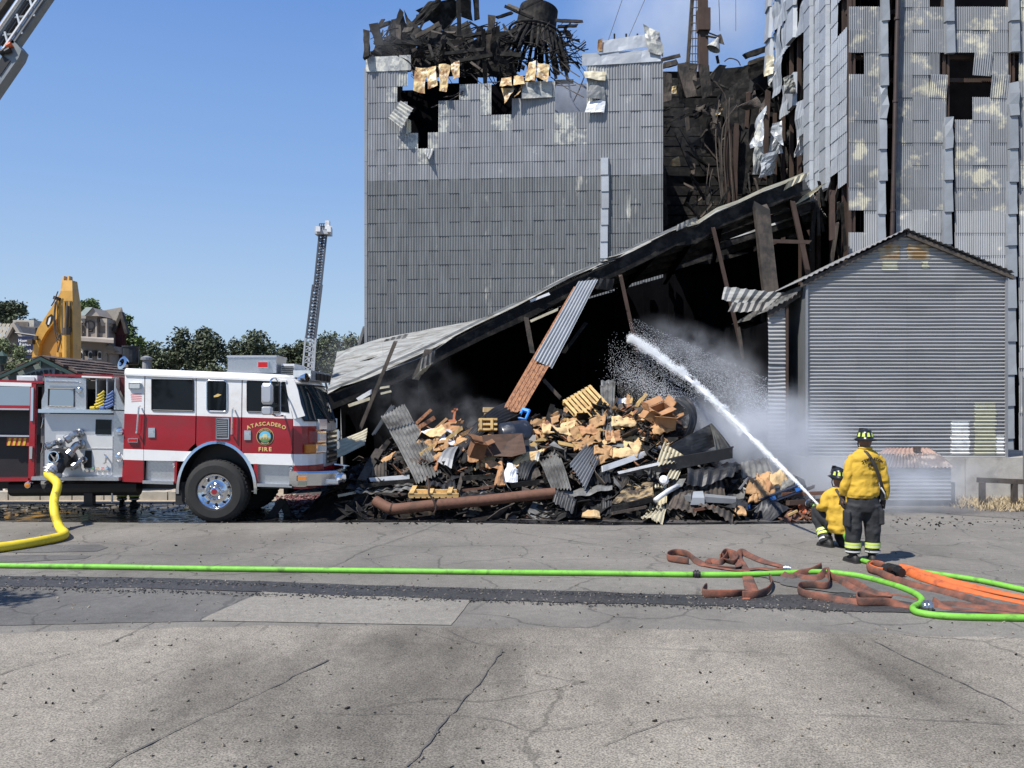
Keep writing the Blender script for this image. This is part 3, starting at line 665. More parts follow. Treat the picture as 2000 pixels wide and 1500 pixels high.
# ---- the torn side face
def S(px, py):      # pixel -> point on the side wall (x = EX)
    Y = EX*F/(px-CX); return V((EX, Y, CH+(HY-py)/F*Y))
def Yof(px): return EX*F/(px-CX)
strips = [(1656, 1638, 'sheet'), (1638, 1624, 'sheet'), (1623, 1609, 'cover'), (1608, 1592, 'sheet'), (1591, 1578, 'cover'), (1577, 1560, 'sheet'), (1559, 1546, 'cover'), (1546, 1530, 'sheet'), (1530, 1514, 'sheet'), (1513, 1503, 'cover')]
bott = {1656: 352, 1638: 330, 1623: 350, 1608: 362, 1591: 372, 1577: 265, 1559: 250, 1546: 262, 1530: 240, 1513: 190}
for (xa, xb, kind) in strips:
    Ya, Yb = Yof(xa), Yof(xb); zmin = S(xa, bott[xa]).z; z = 18.2; i = 0
    hstep = .50 if kind == 'sheet' else .62
    if xa <= 1577: hstep = 1.15
    while z-hstep > zmin-.35:
        z0 = z-hstep; pm = HY-(z0+.2-CH)*F/((Ya+Yb)/2)
        gone = False
        if xa == 1577: gone = 50 < pm < 250 and not (140 < pm < 170)
        if xa == 1559: gone = 100 < pm < 150
        if xa <= 1546: gone = random.random() < .30 and pm > 60
        if xa == 1656 and pm < 130: gone = random.random() < .5
        if not gone:
            q = MB(); out = .02 if kind == 'sheet' else .10; j = .05 if xa <= 1577 else .004
            f = lambda s: s+rr(-j, j)
            a = V((EX-out-.008-abs(rr(0, j*2)), f(Yb), f(z0-.02))); b = V((EX-out-.008-abs(rr(0, j*2)), f(Ya), f(z0-.02))); c = V((EX-out, f(Ya), f(z))); d = V((EX-out, f(Yb), f(z)))
            if kind == 'sheet': q.corr(a, b, c, d, 5, .011, 4, 3, 0, .16 if xa <= 1577 else .01, 1.6)
            else:
                rs = []
                for t in (0, .5, 1):
                    p, r = a.lerp(d, t), b.lerp(c, t); o = V((-.05-.006*(1-t), 0, 0))
                    rs.append([p+V((.08, 0, 0)), p.lerp(r, .06)+o, p.lerp(r, .94)+o, r+V((.08, 0, 0))])
                q.loft(rs)
            obj('siding_sheet' if kind == 'sheet' else 'cover_strip', q, M['bluegalv'], elev_t)
        z = z0; i += 1
for px in (1656, 1640, 1616, 1590, 1568, 1553, 1538, 1522, 1506):
    Y = Yof(px)
    q = MB(); q.bar((EX+.14, Y, 0), (EX+.14, Y, 17.5 if px > 1530 else 13.2), .12, .12, (0, 1, 0)); obj('post', q, M['rustpost'], elev_t)
mb = MB(); mb.box2((EX+1.4, EY+.3, 0), (EX+1.5, Yof(1500)+2, 16)); obj('inner_wall', mb, M['soot'], elev_t)
random.seed(44)
for i in range(70):      # charred stuff hanging in the gaps of the side wall
    px = rr(1500, 1600); py = rr(120, 330); Y = Yof(px); p = V((EX+rr(.1, .7), Y, CH+(HY-py)/F*Y)); q = MB(); q.char(p, p+V((rr(-.1, .2), rr(-.5, .5), rr(-1.6, -.5))), .10, .06, 4, .3); obj('charred_board', q, M['char'] if i % 3 else M['char2'], elev_t)
for q_, m in (([(1497, 300), (1530, 300), (1522, 248), (1508, 250)], 'bluegalv'), ([(1478, 350), (1512, 340), (1516, 292), (1492, 300)], 'bluegalv'), ([(1468, 340), (1484, 338), (1492, 250), (1476, 240)], 'galv_edge'), ([(1468, 290), (1490, 285), (1498, 208), (1472, 240)], 'bluegalv'),
              ([(1506, 262), (1530, 284), (1528, 236), (1508, 240)], 'bluegalv'), ([(1552, 310), (1578, 300), (1575, 248), (1560, 240)], 'white_metal'), ([(1528, 182), (1548, 184), (1549, 145), (1530, 150)], 'galv_edge'), ([(1560, 355), (1572, 380), (1590, 372), (1578, 330)], 'bluegalv'), ([(1492, 150), (1510, 146), (1512, 108), (1494, 112)], 'cream_sheet'),
              ([(1545, 420), (1570, 385), (1582, 370), (1560, 380)], 'bluegalv'), ([(1500, 160), (1510, 168), (1514, 140), (1500, 138)], 'galv_edge')):
    q = MB(); q.crumple(*[P(x, y, 29.5+rr(-.3, .3)) for x, y in q_], 5, 8, .16, 1.8, thick=.012); obj('torn_sheet', q, M[m], elev_t)
# ragged boards where the front corner is eaten away
for i in range(16):
    px = rr(1586, 1660); py = rr(350, 470); q = MB(); p = P(px, py, 25.3+rr(0, 2)); q.char(p, p+V((rr(-.2, .2), rr(-.2, .3), -rr(.4, 1.5))), .09, .05, 4, .3); obj('charred_board', q, M['char2'] if i % 2 else M['char'], elev_t)

# ------------------------------------------------------------------ burnt-out middle building
random.seed(51)
mid = thing('burnt_middle_building', 'blackened gutted building between the two corrugated towers', 'building', P(1400, 795, 33) - V((0, 0, CH)))
mb = MB(); a, b = P(1270, 130, 35.5), P(1520, 120, 35.5)
mb.box2((a.x, 35.5, 0), (b.x+3, 35.9, a.z-.2)); obj('back_wall', mb, M['soot'], mid)
hp = .42
for i in range(22):      # burnt horizontal boards of the back wall, uneven
    z = 8.2+i*hp*.95
    if z > a.z-.4: break
    x = a.x
    while x < b.x+1.5:
        L_ = rr(1.2, 2.8); q = MB(); q.char((x, 35.4+rr(-.03, .03), z), (min(x+L_, b.x+2), 35.4+rr(-.03, .03), z+rr(-.02, .02)), .06, hp*.86, 3, .12); 
        if random.random() < .9: obj('plank', q, M['char'], mid)
        x += L_+.03
for q_, dep, m in (([(1322, 124), (1342, 122), (1362, 186), (1342, 190)], 31.5, 'char2'), ([(1364, 126), (1384, 128), (1391, 186), (1371, 192)], 31.3, 'char2'), ([(1386, 150), (1404, 126), (1418, 128), (1392, 180)], 31.8, 'char2'), ([(1338, 120), (1362, 124), (1360, 160), (1340, 150)], 32, 'char2'),
                   ([(1323, 130), (1333, 132), (1338, 200), (1326, 200)], 32, 'char'), ([(1400, 190), (1440, 160), (1450, 240), (1420, 250)], 32, 'char'), ([(1404, 134), (1460, 130), (1470, 190), (1410, 200)], 33, 'char'), ([(1452, 128), (1508, 112), (1510, 170), (1460, 180)], 33.5, 'char'),
                   ([(1444, 210), (1484, 206), (1456, 380), (1436, 378)], 31.6, 'char'), ([(1366, 218), (1386, 214), (1400, 300), (1370, 300)], 32.5, 'char'), ([(1294, 140), (1312, 144), (1310, 196), (1296, 200)], 31.0, 'char2'), ([(1440, 208), (1478, 190), (1490, 206), (1458, 216)], 31.2, 'char2')):
    q = MB(); q.crumple(*[P(x, y, dep+rr(-.2, .2)) for x, y in q_], 4, 6, .07, 1.6, thick=.03); obj('hanging_panel', q, M[m], mid)
for (a_, b_, w, dep, m) in (((1424, 242), (1420, 395), 12, 31.4, 'rustpost'), ((1438, 245), (1434, 400), 9, 31.3, 'rustpost'), ((1405, 240), (1412, 420), 5, 31.6, 'char2'), ((1455, 110), (1508, 92), 10, 33, 'char'), ((1460, 125), (1500, 112), 8, 33.4, 'char2'), ((1296, 128), (1322, 122), 10, 33, 'char2'),
                         ((1290, 118), (1330, 108), 6, 34, 'char2'), ((1296, 330), (1300, 440), 8, 31, 'char'), ((1400, 108), (1403, 126), 5, 33, 'char'), ((1322, 260), (1352, 330), 8, 32, 'char'), ((1330, 250), (1380, 340), 6, 32.5, 'char'), ((1396, 200), (1330, 230), 5, 32, 'char'), ((1300, 240), (1345, 215), 6, 32, 'char'), ((1462, 180), (1458, 250), 7, 31.5, 'rustpost'), ((1500, 176), (1492, 350), 9, 30.8, 'rustpost')):
    q = MB(); q.char(P(*a_, dep), P(*b_, dep+.1), w*dep/F, w*dep/F*.7, 5, .14, up=(0, 1, 0)); obj('charred_beam', q, M[m], mid)
for i in range(60):
    x = rr(1300, 1500); y = rr(150, 400); l = rr(15, 60); a_ = rr(.3, 2.8); dep = rr(31.2, 34.5); q = MB(); q.char(P(x, y, dep), P(x+l*math.cos(a_), y+l*math.sin(a_), dep+rr(-.6, .6)), rr(.05, .16), rr(.03, .1), 4, .3); obj('charred_board', q, M['char'] if random.random() < .68 else M['char2'], mid)
for i in range(9):
    x = rr(1305, 1480); y = rr(140, 320); q = MB(); q.crumple(*[P(x+dx, y+dy, 31.6) for dx, dy in ((0, rr(8, 16)), (rr(8, 20), rr(8, 14)), (rr(10, 22), rr(-6, 2)), (rr(-3, 3), 0))], 4, 4, .12, 2, thick=.01); obj('scorched_scrap', q, M['tan_burnt'] if i % 2 else M['char2'], mid)
for pts in ([(1396, 160), (1420, 200), (1414, 300), (1420, 380), (1416, 400)], [(1405, 195), (1398, 260), (1402, 330), (1412, 410)], [(1440, 205), (1412, 250), (1410, 330)], [(1385, 320), (1378, 380), (1380, 420)], [(1392, 330), (1386, 360), (1392, 400)], [(1415, 120), (1425, 114), (1440, 118), (1446, 128)], [(1288, 180), (1296, 160), (1310, 150)], [(1425, 190), (1424, 250), (1432, 400)]):
    q = MB(); q.tube(smoothpath([P(x, y, 31.2) for x, y in pts], 4), .022, 5); obj('hanging_cable', q, M['char2'], mid)
# mast with ladder behind
mast = thing('leg_mast', 'tall rusty elevator mast with a caged ladder rising behind the burnt building', 'mast', P(1364, 795, 36)-V((0, 0, CH)))
q = MB(); q.bar(P(1376, 420, 36), P(1372, -60, 36), .36, .36, (0, 1, 0)); obj('column', q, M['rustpost'], mast)
q = MB(); q.bar(P(1343, 130, 36.3), P(1356, -60, 36.3), .14, .14, (0, 1, 0)); obj('brace', q, M['char2'], mast)
for t in range(12):
    py = 120-t*15; q = MB(); q.bar(P(1345+(120-py)*.055, py, 36.2), P(1366, py, 36.1), .03, .03, (0, 1, 0)); obj('rung', q, M['char2'], mast)
for px in (1352, 1358, 1362): q = MB(); q.bar(P(px, 124, 36.2), P(px+3, -60, 36.2), .025, .025, (0, 1, 0)); obj('cage_bar', q, M['char2'], mast)
q = MB(); q.box(P(1374, 40, 35.9), (.5, .4, .9)); obj('head_box', q, M['rustpost'], mast)
q = MB(); q.tube([P(1378, 70, 35.8), P(1400, 74, 35.8)], .04, 6); q.tube([P(1378, 62, 35.8), P(1400, 70, 35.8)], .03, 6); obj('arm', q, M['char2'], mast)
q = MB(); q.lathe([(.06, .5), (.14, .3), (.3, 0), (.27, 0), (.1, .3)], P(1393, 96, 35.8), (.45, 0, 1), 12); obj('hanging_spout', q, M['galv_edge'], mast)
q = MB(); q.crumple(P(1398, 70, 35.8), P(1408, 66, 35.8), P(1415, 88, 35.8), P(1406, 84, 35.8), 3, 3, .05, thick=.02); obj('torn_cover', q, M['char2'], mast)
for a_, b_ in (((1185, 88), (1222, -20)), ((1227, 74), (1268, -20)), ((1437, 60), (1437, -20)), ((1404, 0), (1406, 60))):
    pa, pb = P(*a_, 34), P(*b_, 36)
    obj('guy_cable', MB().tube([pa, pb], .012, 5), M['char2'], cat='cable', label={1185: 'thin slanting cable above the tower, nearer the cone roof', 1227: 'thin slanting cable above the tower, nearer the right corner', 1437: 'loose vertical cable hanging against the sky', 1404: 'thin wire hanging beside the rusty mast'}[a_[0]])
# ------------------------------------------------------------------ collapsed lean-to roof
random.seed(61)
lean = thing('collapsed_lean_to', 'collapsed lean-to roof sloping down to the rubble, dark and smoky beneath', 'shed', (0, 24, 0))
front = [(640, 764, 21.5), (700, 741, 21.6), (770, 708, 21.8), (850, 672, 22.0), (945, 624, 22.2), (1040, 578, 22.4), (1130, 534, 22.6), (1200, 502, 22.8), (1270, 468, 23.0), (1320, 446, 23.1), (1362, 436, 23.2), (1400, 410, 23.3), (1440, 396, 23.4), (1490, 372, 23.5), (1530, 358, 23.6), (1568, 342, 23.7)]
fr = [P(*f) for f in front]; fx0, fx1 = fr[0].x, fr[-1].x
back = [(658, 684, 28.6), (700, 668, 28.6), (760, 656, 28.6), (850, 638, 28.7), (940, 622, 28.8)]
bk = [P(*b_) for b_ in back]
for i in range(1, 12): bk.append(V((bk[4].x+i*1.05, 28.8, bk[4].z+i*.30)))
def along(pl, t):
    s = t*(len(pl)-1); i = min(int(s), len(pl)-2); return pl[i].lerp(pl[i+1], s-i)
# roof sheets: ribs run along the length, one strip after another from the front edge to the back
NS, NSEG = 5, 9
for s in range(NS):
    for g_ in range(NSEG):
        t0, t1 = g_/NSEG, (g_+1)/NSEG+.006
        v0, v1 = s/NS-.015, (s+1)/NS
        if (s, g_) in ((3, 6), (2, 7), (4, 5)): continue
        q = MB(); N_ = 4; W_ = 16
        vs = []; fs = []
        for j in range(N_+1):
            t = min(1, lerp(t0, t1, j/N_))
            for i in range(W_+1):
                v = lerp(max(0, v0), v1, i/W_); p = along(fr, t).lerp(along(bk, t), v); v_ = v
                sag = -.12*math.sin(math.pi*v)+.10*mnoise.noise(V((t*9, v*3, s)))+(.16*mnoise.noise(V((t*14, v*9, 3.3))) if t < .2 else .02)
                p = p+V((0, 0, sag+.034*math.sin(i/W_*2*math.pi*4)-.018*s-(.07 if i == 0 else 0)))
                vs.append(p)
        for j in range(N_):
            for i in range(W_): fs.append((j*(W_+1)+i, (j+1)*(W_+1)+i, (j+1)*(W_+1)+i+1, j*(W_+1)+i+1))
        q.add(vs, fs); obj('roof_sheet', q, M['roof_sheet'], lean)
for i in range(len(fr)-1):     # light drip edge
    a, b = fr[i], fr[i+1]; q = MB(); q.bar(a+V((0, -.06, .02)), b+V((0, -.06, .02)), .05 if i < 8 else .09, .06, (0, 0, 1)); obj('drip_edge', q, M['cream_sheet'] if i > 8 else M['roof_sheet'], lean)
q = MB()
n_ = len(fr)
rings = []
for i, p in enumerate(fr):
    h = .42; rings.append([p+V((0, .02, -.08)), p+V((0, .22, -.08)), p+V((0, .22, -h-.08+.04*math.sin(i*2))), p+V((0, .02, -h-.08+.04*math.sin(i*2.3)))])
q.loft(rings); obj('edge_beam', q, M['char'], lean)
for s in range(1, 5):          # purlins under the sheets
    q = MB(); q.loft([[along(fr, t).lerp(along(bk, t), s/5)+V(o) for o in ((-.0, -.06, -.22), (0, .06, -.22), (0, .06, -.42), (0, -.06, -.42))] for t in [j/14 for j in range(15)]]); obj('purlin', q, M['char'], lean)
for j in range(10):
    t = (j+.5)/10; q = MB(); q.char(along(fr, t)+V((0, .1, -.35)), along(bk, t)+V((0, -.1, -.5)), .12, .22, 5, .1); obj('rafter', q, M['soot'], lean)
# burnt walls that close the space under the roof
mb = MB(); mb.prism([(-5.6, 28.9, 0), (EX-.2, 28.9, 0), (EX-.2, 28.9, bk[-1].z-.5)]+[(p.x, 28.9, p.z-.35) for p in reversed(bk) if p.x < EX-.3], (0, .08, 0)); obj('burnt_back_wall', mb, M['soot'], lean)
for i in range(16):
    x = -5.0+i*.93+rr(-.1, .1); top = along(bk, min(1, max(0, (x+5.76)/17))).z-.3
    q = MB(); q.char((x, 28.6, 0), (x+rr(-.1, .1), 28.6, min(top, 7.8)), .16, .1, 5, .1); obj('wall_post', q, M['soot'], lean)
mb = MB(); mb.box2((-5.75, 21.9, 0), (-5.65, 28.7, 2.4)); obj('burnt_end_wall', mb, M['soot'], lean)
mb = MB(); mb.box2((EX-1.7, 24.9, 0), (EX-.15, 25.0, 5.2)); obj('burnt_end_wall', mb, M['soot'], lean)
# posts and braces that still stand
for (a, b, w, dep, m) in (((1486, 402), (1512, 640), 28, 23.3, 'char2'), ((1393, 446), (1450, 690), 7, 23.2, 'rustpost'), ((1212, 538), (1262, 770), 7, 22.6, 'rustpost'), ((1548, 395), (1582, 550), 9, 23.6, 'rustpost'), ((1028, 622), (1040, 690), 9, 22.2, 'char2'), ((1506, 471), (1582, 473), 7, 23.2, 'rustpost'),
                        ((773, 666), (704, 836), 7, 19.2, 'char2'), ((1062, 742), (1095, 778), 7, 21.0, 'char2'), ((838, 682), (812, 740), 14, 21.6, 'char2'), ((1100, 690), (1145, 630), 7, 22, 'char'), ((700, 780), (725, 765), 8, 21.5, 'white_metal'), ((682, 792), (724, 778), 6, 21.4, 'cream_sheet'), ((742, 758), (760, 755), 4, 21.4, 'cream_sheet'), ((744, 769), (764, 764), 4, 21.4, 'cream_sheet'), ((1625, 372), (1625, 470), 10, 24.3, 'rustpost'), ((1442, 640), (1452, 700), 6, 23, 'char2'),
                        ((1470, 650), (1474, 770), 8, 23.5, 'char2'), ((1035, 628), (1090, 604), 5, 22.3, 'cream_sheet'), ((1036, 588), (1072, 574), 5, 22.4, 'white_metal')):
    k = dep/F; q = MB(); q.char(P(*a, dep), P(*b, dep-.05), w*k, w*k*.6, 5, .06, up=(0, 1, 0)); obj('post' if w > 6 else 'torn_strip', q, M[m], lean)
for q_, dep, m, rb in (([(1148, 535), (1190, 500), (1225, 490), (1180, 520)], 22.5, 'grey_sheet', 4), ([(1320, 452), (1360, 436), (1362, 424), (1322, 440)], 23.0, 'roof_sheet', 4), ([(1410, 585), (1500, 610), (1545, 572), (1414, 562)], 22.3, 'roof_sheet', 7), ([(1422, 610), (1492, 606), (1500, 590), (1430, 592)], 22.1, 'grey_sheet', 5), ([(818, 728), (848, 710), (850, 686), (824, 700)], 21.4, 'grey_sheet', 3), ([(805, 742), (832, 728), (848, 712), (820, 724)], 21.3, 'cream_sheet', 3),
                       ([(1130, 560), (1196, 566), (1200, 545), (1150, 540)], 22.3, 'black_sheet', 4), ([(1548, 402), (1570, 380), (1620, 350), (1580, 385)], 24, 'cream_sheet', 3), ([(740, 690), (790, 668), (800, 652), (752, 664)], 27.6, 'grey_sheet', 4), ([(1530, 372), (1572, 352), (1580, 338), (1540, 350)], 23.6, 'cream_sheet', 3)):
    q = MB(); q.corr(*[P(x, y, dep+rr(-.15, .15)) for x, y in q_], rb, .022, 5, 4, .0, .10, 1.5, jag=.02); obj('torn_roof_sheet', q, M[m], lean)
# fallen wall panel: orange boards with one bright sheet still nailed on
pan = thing('fallen_wall_panel', 'leaning plank panel with a bright corrugated sheet still on its upper half', 'panel', P(1000, 795, 20)-V((0, 0, CH)))
la, lb = (982, 800), (1124, 556); ra, rb_ = (1024, 800), (1166, 556)
for i in range(5):
    t0, t1 = i/5, (i+1)/5-.03
    def q4(t, s): x = lerp(lerp(la[0], ra[0], t), lerp(lb[0], rb_[0], t), s); y = lerp(la[1], lb[1], s); return P(x, y, lerp(20.2, 22.2, s))
    e = rr(.0, .02); q = MB()
    c = [q4(t0, e-.03), q4(t1, e-.03), q4(t1, .98), q4(t0, .98)]; q.prism(c, V((0, .05, .02))); obj('plank', q, M['wood'], pan)
q = MB(); q.corr(P(1043, 702, 20.85), P(1078, 720, 20.85), P(1168, 546, 22.1), P(1130, 550, 22.1), 6, .02, 8, 5, .05, .03, 2); obj('corrugated_sheet', q, M['bluegalv'], pan)

# ------------------------------------------------------------------ gabled shed
SY = 20.8; sk = SY/F
def SF(px, py, d=0.0): q = P(px, py, SY); q.y -= d; return q
shed = thing('gabled_shed', 'gabled shed clad in horizontal corrugated sheets, with rust patches near its apex', 'shed', SF(1770, 795)-V((0, 0, CH)))
M['shed'] = mat('shed_sheet', (.315, .318, .315), .6, .1, .13, 2, (.4, 1, 2), col2=(.33, .33, .33), thr=.58, scale2=.8, rnd=.05)
M['shed_rust'] = mat('rusty_repair_sheet', (.36, .235, .11), .7, .1, .25, 5, col2=(.45, .40, .30), thr=.5, scale2=3)
M['shed_white'] = mat('whitewashed_sheet', (.76, .76, .72), .7, 0, .08, 6, col2=(.5, .5, .48), thr=.60, scale2=2.5)
M['shed_yellow'] = mat('yellowed_sheet', (.46, .455, .34), .7, 0, .1, 6, col2=(.45, .45, .40), thr=.62, scale2=2.5)
xl, xr, yb = 1575, 1962, 892
apx, apy, ely, ery = 1766, 458, 546, 532
def roofy(px): return lerp(ely, apy, (px-xl)/(apx-xl)) if px < apx else lerp(apy, ery, (px-apx)/(xr-apx))
ribpx = 7.0; amp = .025; rowribs = 6; y = yb; row = 0
ncol = 4
while y > apy+8:
    y1 = max(y-rowribs*ribpx, apy+6)
    for c in range(ncol):
        xa, xb = lerp(xl, xr, c/ncol), lerp(xl, xr, (c+1)/ncol)+1.5
        # clip the sheet by the gable line, rib by rib
        q = MB(); vs = []; fs = []; n_ = max(2, int(round((y-y1)/ribpx*6)))
        for i in range(n_+1):
            py = lerp(y, y1, i/n_); L_, R_ = xa, min(xb, xr)
            if py < ely: 
                if py < max(ely, ery):
                    L_ = max(L_, lerp(xl, apx, (ely-py)/(ely-apy)) if py < ely else xl)
            if py < ery: R_ = min(R_, lerp(xr, apx, (ery-py)/(ery-apy)))
            if L_ > R_: L_ = R_ = (min(max(L_, xa), xb) if L_ > xb else max(R_, xa))
            ph = 2*math.pi*(yb-py)/ribpx; d = math.cos(ph)*amp+.012+.004*(c % 2)+.006*(1-i/n_)
            for t in range(5):
                X = lerp(L_, R_, t/4); p = SF(X, py, d+.012*mnoise.noise(V((X*.02, py*.03, 2)))); p.z += .006*mnoise.noise(V((X*.012, row*3.1, 7)))*(1)
                vs.append(p)
        for i in range(n_):
            for t in range(4): fs.append((i*5+t, i*5+t+1, i*5+6+t, i*5+5+t))
        wdt = max((vs[5*i+4]-vs[5*i]).length for i in range(n_+1))
        if wdt > .05: q.add(vs, fs); q.smooth = True; obj('cladding_sheet', q, M['shed'], shed)
    y = y1; row += 1
def patchq(x0, y0, x1, y1, m, label):
    q = MB(); vs = []; fs = []; n_ = int((y1-y0)/ribpx*6); rag = [rr(-5, 5) for _ in range(n_+1)]
    for i in range(n_+1):
        py = lerp(y1, y0, i/n_); d = math.cos(2*math.pi*(yb-py)/ribpx)*amp+.030
        for t in range(4): vs.append(SF(lerp(x0+rag[i]*.5, x1+rag[-i]*.5, t/3), py, d))
    for i in range(n_):
        for t in range(3): fs.append((i*4+t, i*4+t+1, i*4+5+t, i*4+4+t))
    q.add(vs, fs); q.smooth = True; obj('repair_sheet', q, m, shed, label)
patchq(1716, 478, 1757, 506, M['shed_rust'], 'orange rust patch, left of the two'); patchq(1771, 478, 1814, 506, M['shed_rust'], 'orange rust patch, right of the two')
patchq(1722, 510, 1752, 528, M['shed_yellow'], 'faded cream patch'); patchq(1800, 510, 1812, 526, M['shed_yellow'], 'narrow faded patch')
patchq(1902, 786, 1944, 890, M['shed_yellow'], 'yellowed repair sheet'); patchq(1856, 822, 1892, 888, M['shed_white'], 'whitewashed repair sheet'); patchq(1944, 850, 1960, 888, M['shed_white'], 'whitewashed edge')
mb = MB(); yo = SY+.06
mb.prism([V((SF(xl+3, 0).x, yo, 0)), V((SF(xr-3, 0).x, yo, 0)), V((SF(xr-3, 0).x, yo, SF(0, ery+6).z)), V((SF(apx, 0).x, yo, SF(0, apy+8).z)), V((SF(xl+3, 0).x, yo, SF(0, ely+6).z))], V((0, 3.9, 0))); obj('shed_body', mb, M['galv_dark'], shed)
M['roofgrey'] = mat('shed_roof_sheet', (.30, .30, .30), .6, .25, .2, 4, rnd=.1)
for sgn, (xa, ya), (xb, yb2) in ((-1, (1562, 553), (1767, 453)), (1, (1975, 538), (1765, 453))):
    for s in range(5):
        p0, p1 = SF(lerp(xa, xb, s/5), lerp(ya, yb2, s/5), .18), SF(lerp(xa, xb, (s+1)/5), lerp(ya, yb2, (s+1)/5), .18); dy = V((0, 4.1, 0)); q = MB()
        q.corr(p0, p1, p1+dy, p0+dy, 4, .016, 1, 5); q.v = [v+V((0, 0, .05)) for v in q.v]; obj('roof_sheet', q, M['roofgrey'], shed)
    q = MB(); q.bar(SF(xa, ya+4, .14), SF(xb, yb2+4, .14), .05, .13, (0, 1, 0)) if False else q.hexa([SF(xa, ya+9, .13), SF(xb, yb2+9, .13), SF(xb, yb2+9, .05), SF(xa, ya+9, .05), SF(xa, ya+1, .13), SF(xb, yb2+1, .13), SF(xb, yb2+1, .05), SF(xa, ya+1, .05)]); obj('barge_board', q, M['char2'], shed)
q = MB(); q.bar(SF(xl-1, 548, .06), V((SF(xl-1, 0).x, SY-.06, .5)), .05, .05, (0, 1, 0)); obj('corner_trim', q, M['galv'], shed)
q = MB(); q.bar(SF(xr+1, 534, .06), V((SF(xr+1, 0).x, SY-.06, .9)), .05, .05, (0, 1, 0)); obj('corner_trim', q, M['galv'], shed)
# annex with the dark doorway
ann = thing('shed_annex', 'low annex of the shed with a dark doorway beside the gable wall', 'shed', P(1540, 795, 21.4)-V((0, 0, CH)))
AY = 21.3
def AF(px, py, d=0.0): q = P(px, py, AY); q.y -= d; return q
yy = 905
while yy > 585:
    q = MB(); t_l = 604; q.corr(AF(1535, yy, .02), AF(1535, max(yy-48, 590), .01), AF(1500, max(yy-48, 606), .01), AF(1500, yy, .02), 6, .016, 3, 5, 0, .05, 1.2); q.smooth = True; obj('cladding_sheet', q, M['shed'], ann); yy -= 48
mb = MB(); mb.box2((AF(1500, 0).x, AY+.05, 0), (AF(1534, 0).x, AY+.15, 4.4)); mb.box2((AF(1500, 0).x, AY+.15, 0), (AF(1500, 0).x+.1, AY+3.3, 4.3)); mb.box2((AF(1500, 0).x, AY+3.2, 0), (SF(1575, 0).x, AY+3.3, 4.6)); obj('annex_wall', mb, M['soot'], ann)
q = MB(); q.bar(AF(1536, 588, .03), V((AF(1536, 0).x, AY-.03, 0)), .06, .08, (0, 1, 0)); obj('door_post', q, M['rustpost'], ann)
q = MB(); q.corr(AF(1497, 610, .15), AF(1580, 556, .15), AF(1580, 556, .15)+V((0, 3.5, 0)), AF(1497, 610, .15)+V((0, 3.5, 0)), 9, .02, 4, 4, 0, .12, 1.3); obj('annex_roof', q, M['grey_sheet'], ann)
q = MB(); q.hexa([AF(1500, 620, .1), AF(1576, 570, .1), AF(1576, 570, .02), AF(1500, 620, .02), AF(1500, 610, .1), AF(1576, 559, .1), AF(1576, 559, .02), AF(1500, 610, .02)]); obj('fascia', q, M['char2'], ann)
# concrete footing wall, pole, rail, small hut
cw_ = thing('concrete_wall', 'stained low concrete footing wall under the shed at the right', 'wall', SF(1900, 795)-V((0, 0, CH)))
ztop = SF(0, 893).z
xs = [SF(x, 0).x for x in (1560, 1700, 1880, 2000, 2150)]
for i in range(4):
    mb = MB(); mb.box2((xs[i]+.008, SY-.12, -.05), (xs[i+1]-.008, SY+3.8, ztop)); obj('wall_block', mb, M['concrete'], cw_)
pole = thing('fence_post', 'thin grey steel post beside the right corner of the shed', 'post', V((SF(1973, 0).x, SY-.6, 0)))
q = MB(); q.tube([(SF(1973, 0).x, SY-.6, 0), (SF(1973, 0).x, SY-.6, P(0, 738, SY-.6).z)], .045, 8); obj('shaft', q, M['galv_dark'], pole)
q = MB(); q.lathe([(.0, .08), (.05, .04), (.055, 0)], (SF(1973, 0).x, SY-.6, P(0, 738, SY-.6).z), n=8); obj('cap', q, M['galv'], pole)
for py in (778, 786, 868): q = MB(); q.tube([(SF(1973, 0).x, SY-.6, P(0, py, SY-.6).z), (SF(2100, 0).x, SY-.5, P(0, py-2, SY-.6).z+.05)], .01, 5); obj('wire', q, M['char2'], pole)
rail = thing('guard_rail', 'low dark rail on short posts in front of the concrete wall', 'rail', SF(1930, 795)-V((0, 0, CH)))
q = MB(); q.bar((SF(1856, 0).x, 19.6, .56), (SF(2120, 0).x, 19.0, .46), .08, .11); obj('beam', q, M['char2'], rail)
for px in (1862, 1922, 1985, 2050): q = MB(); x = P(px, 0, 19.4).x; q.box2((x-.05, 19.42, 0), (x+.05, 19.54, .52)); obj('post', q, M['char2'], rail)
hut = thing('low_hut', 'small low hut with a rusty corrugated hip roof beside the standing firefighter', 'hut', P(1790, 795, 19.8)-V((0, 0, CH)))
HYY = 19.2
def HF(px, py, d=0.0): q = P(px, py, HYY); q.y -= d; return q
for i in range(3):
    q = MB(); y0 = 978-i*22; q.corr(HF(1857, y0, .01), HF(1857, y0-22, 0), HF(1690, y0-22, 0), HF(1690, y0, .01), 3, .018, 1, 6); q.smooth = True; obj('cladding_sheet', q, M['galv'], hut)
mb = MB(); mb.box2((HF(1692, 0).x, HYY+.03, 0), (HF(1855, 0).x, HYY+1.6, HF(0, 914).z)); obj('hut_body', mb, M['galv_dark'], hut)
M['rustroof'] = mat('rusty_roof_sheet', (.14, .115, .11), .8, .1, .3, 5, col2=(.42, .36, .32), thr=.6, scale2=4)
M['rusttop'] = mat('orange_rust_roof', (.36, .24, .19), .8, .1, .2, 5)
for i in range(4):
    xa, xb = lerp(1680, 1862, i/4), lerp(1680, 1862, (i+1)/4); xc, xd = lerp(1712, 1832, i/4), lerp(1712, 1832, (i+1)/4)
    q = MB(); q.corr(HF(xa, 912, .12), HF(xb, 912, .12), P(xd, 886, HYY+.55), P(xc, 886, HYY+.55), 6, .02, 2, 4); obj('roof_sheet', q, M['rustroof'], hut)
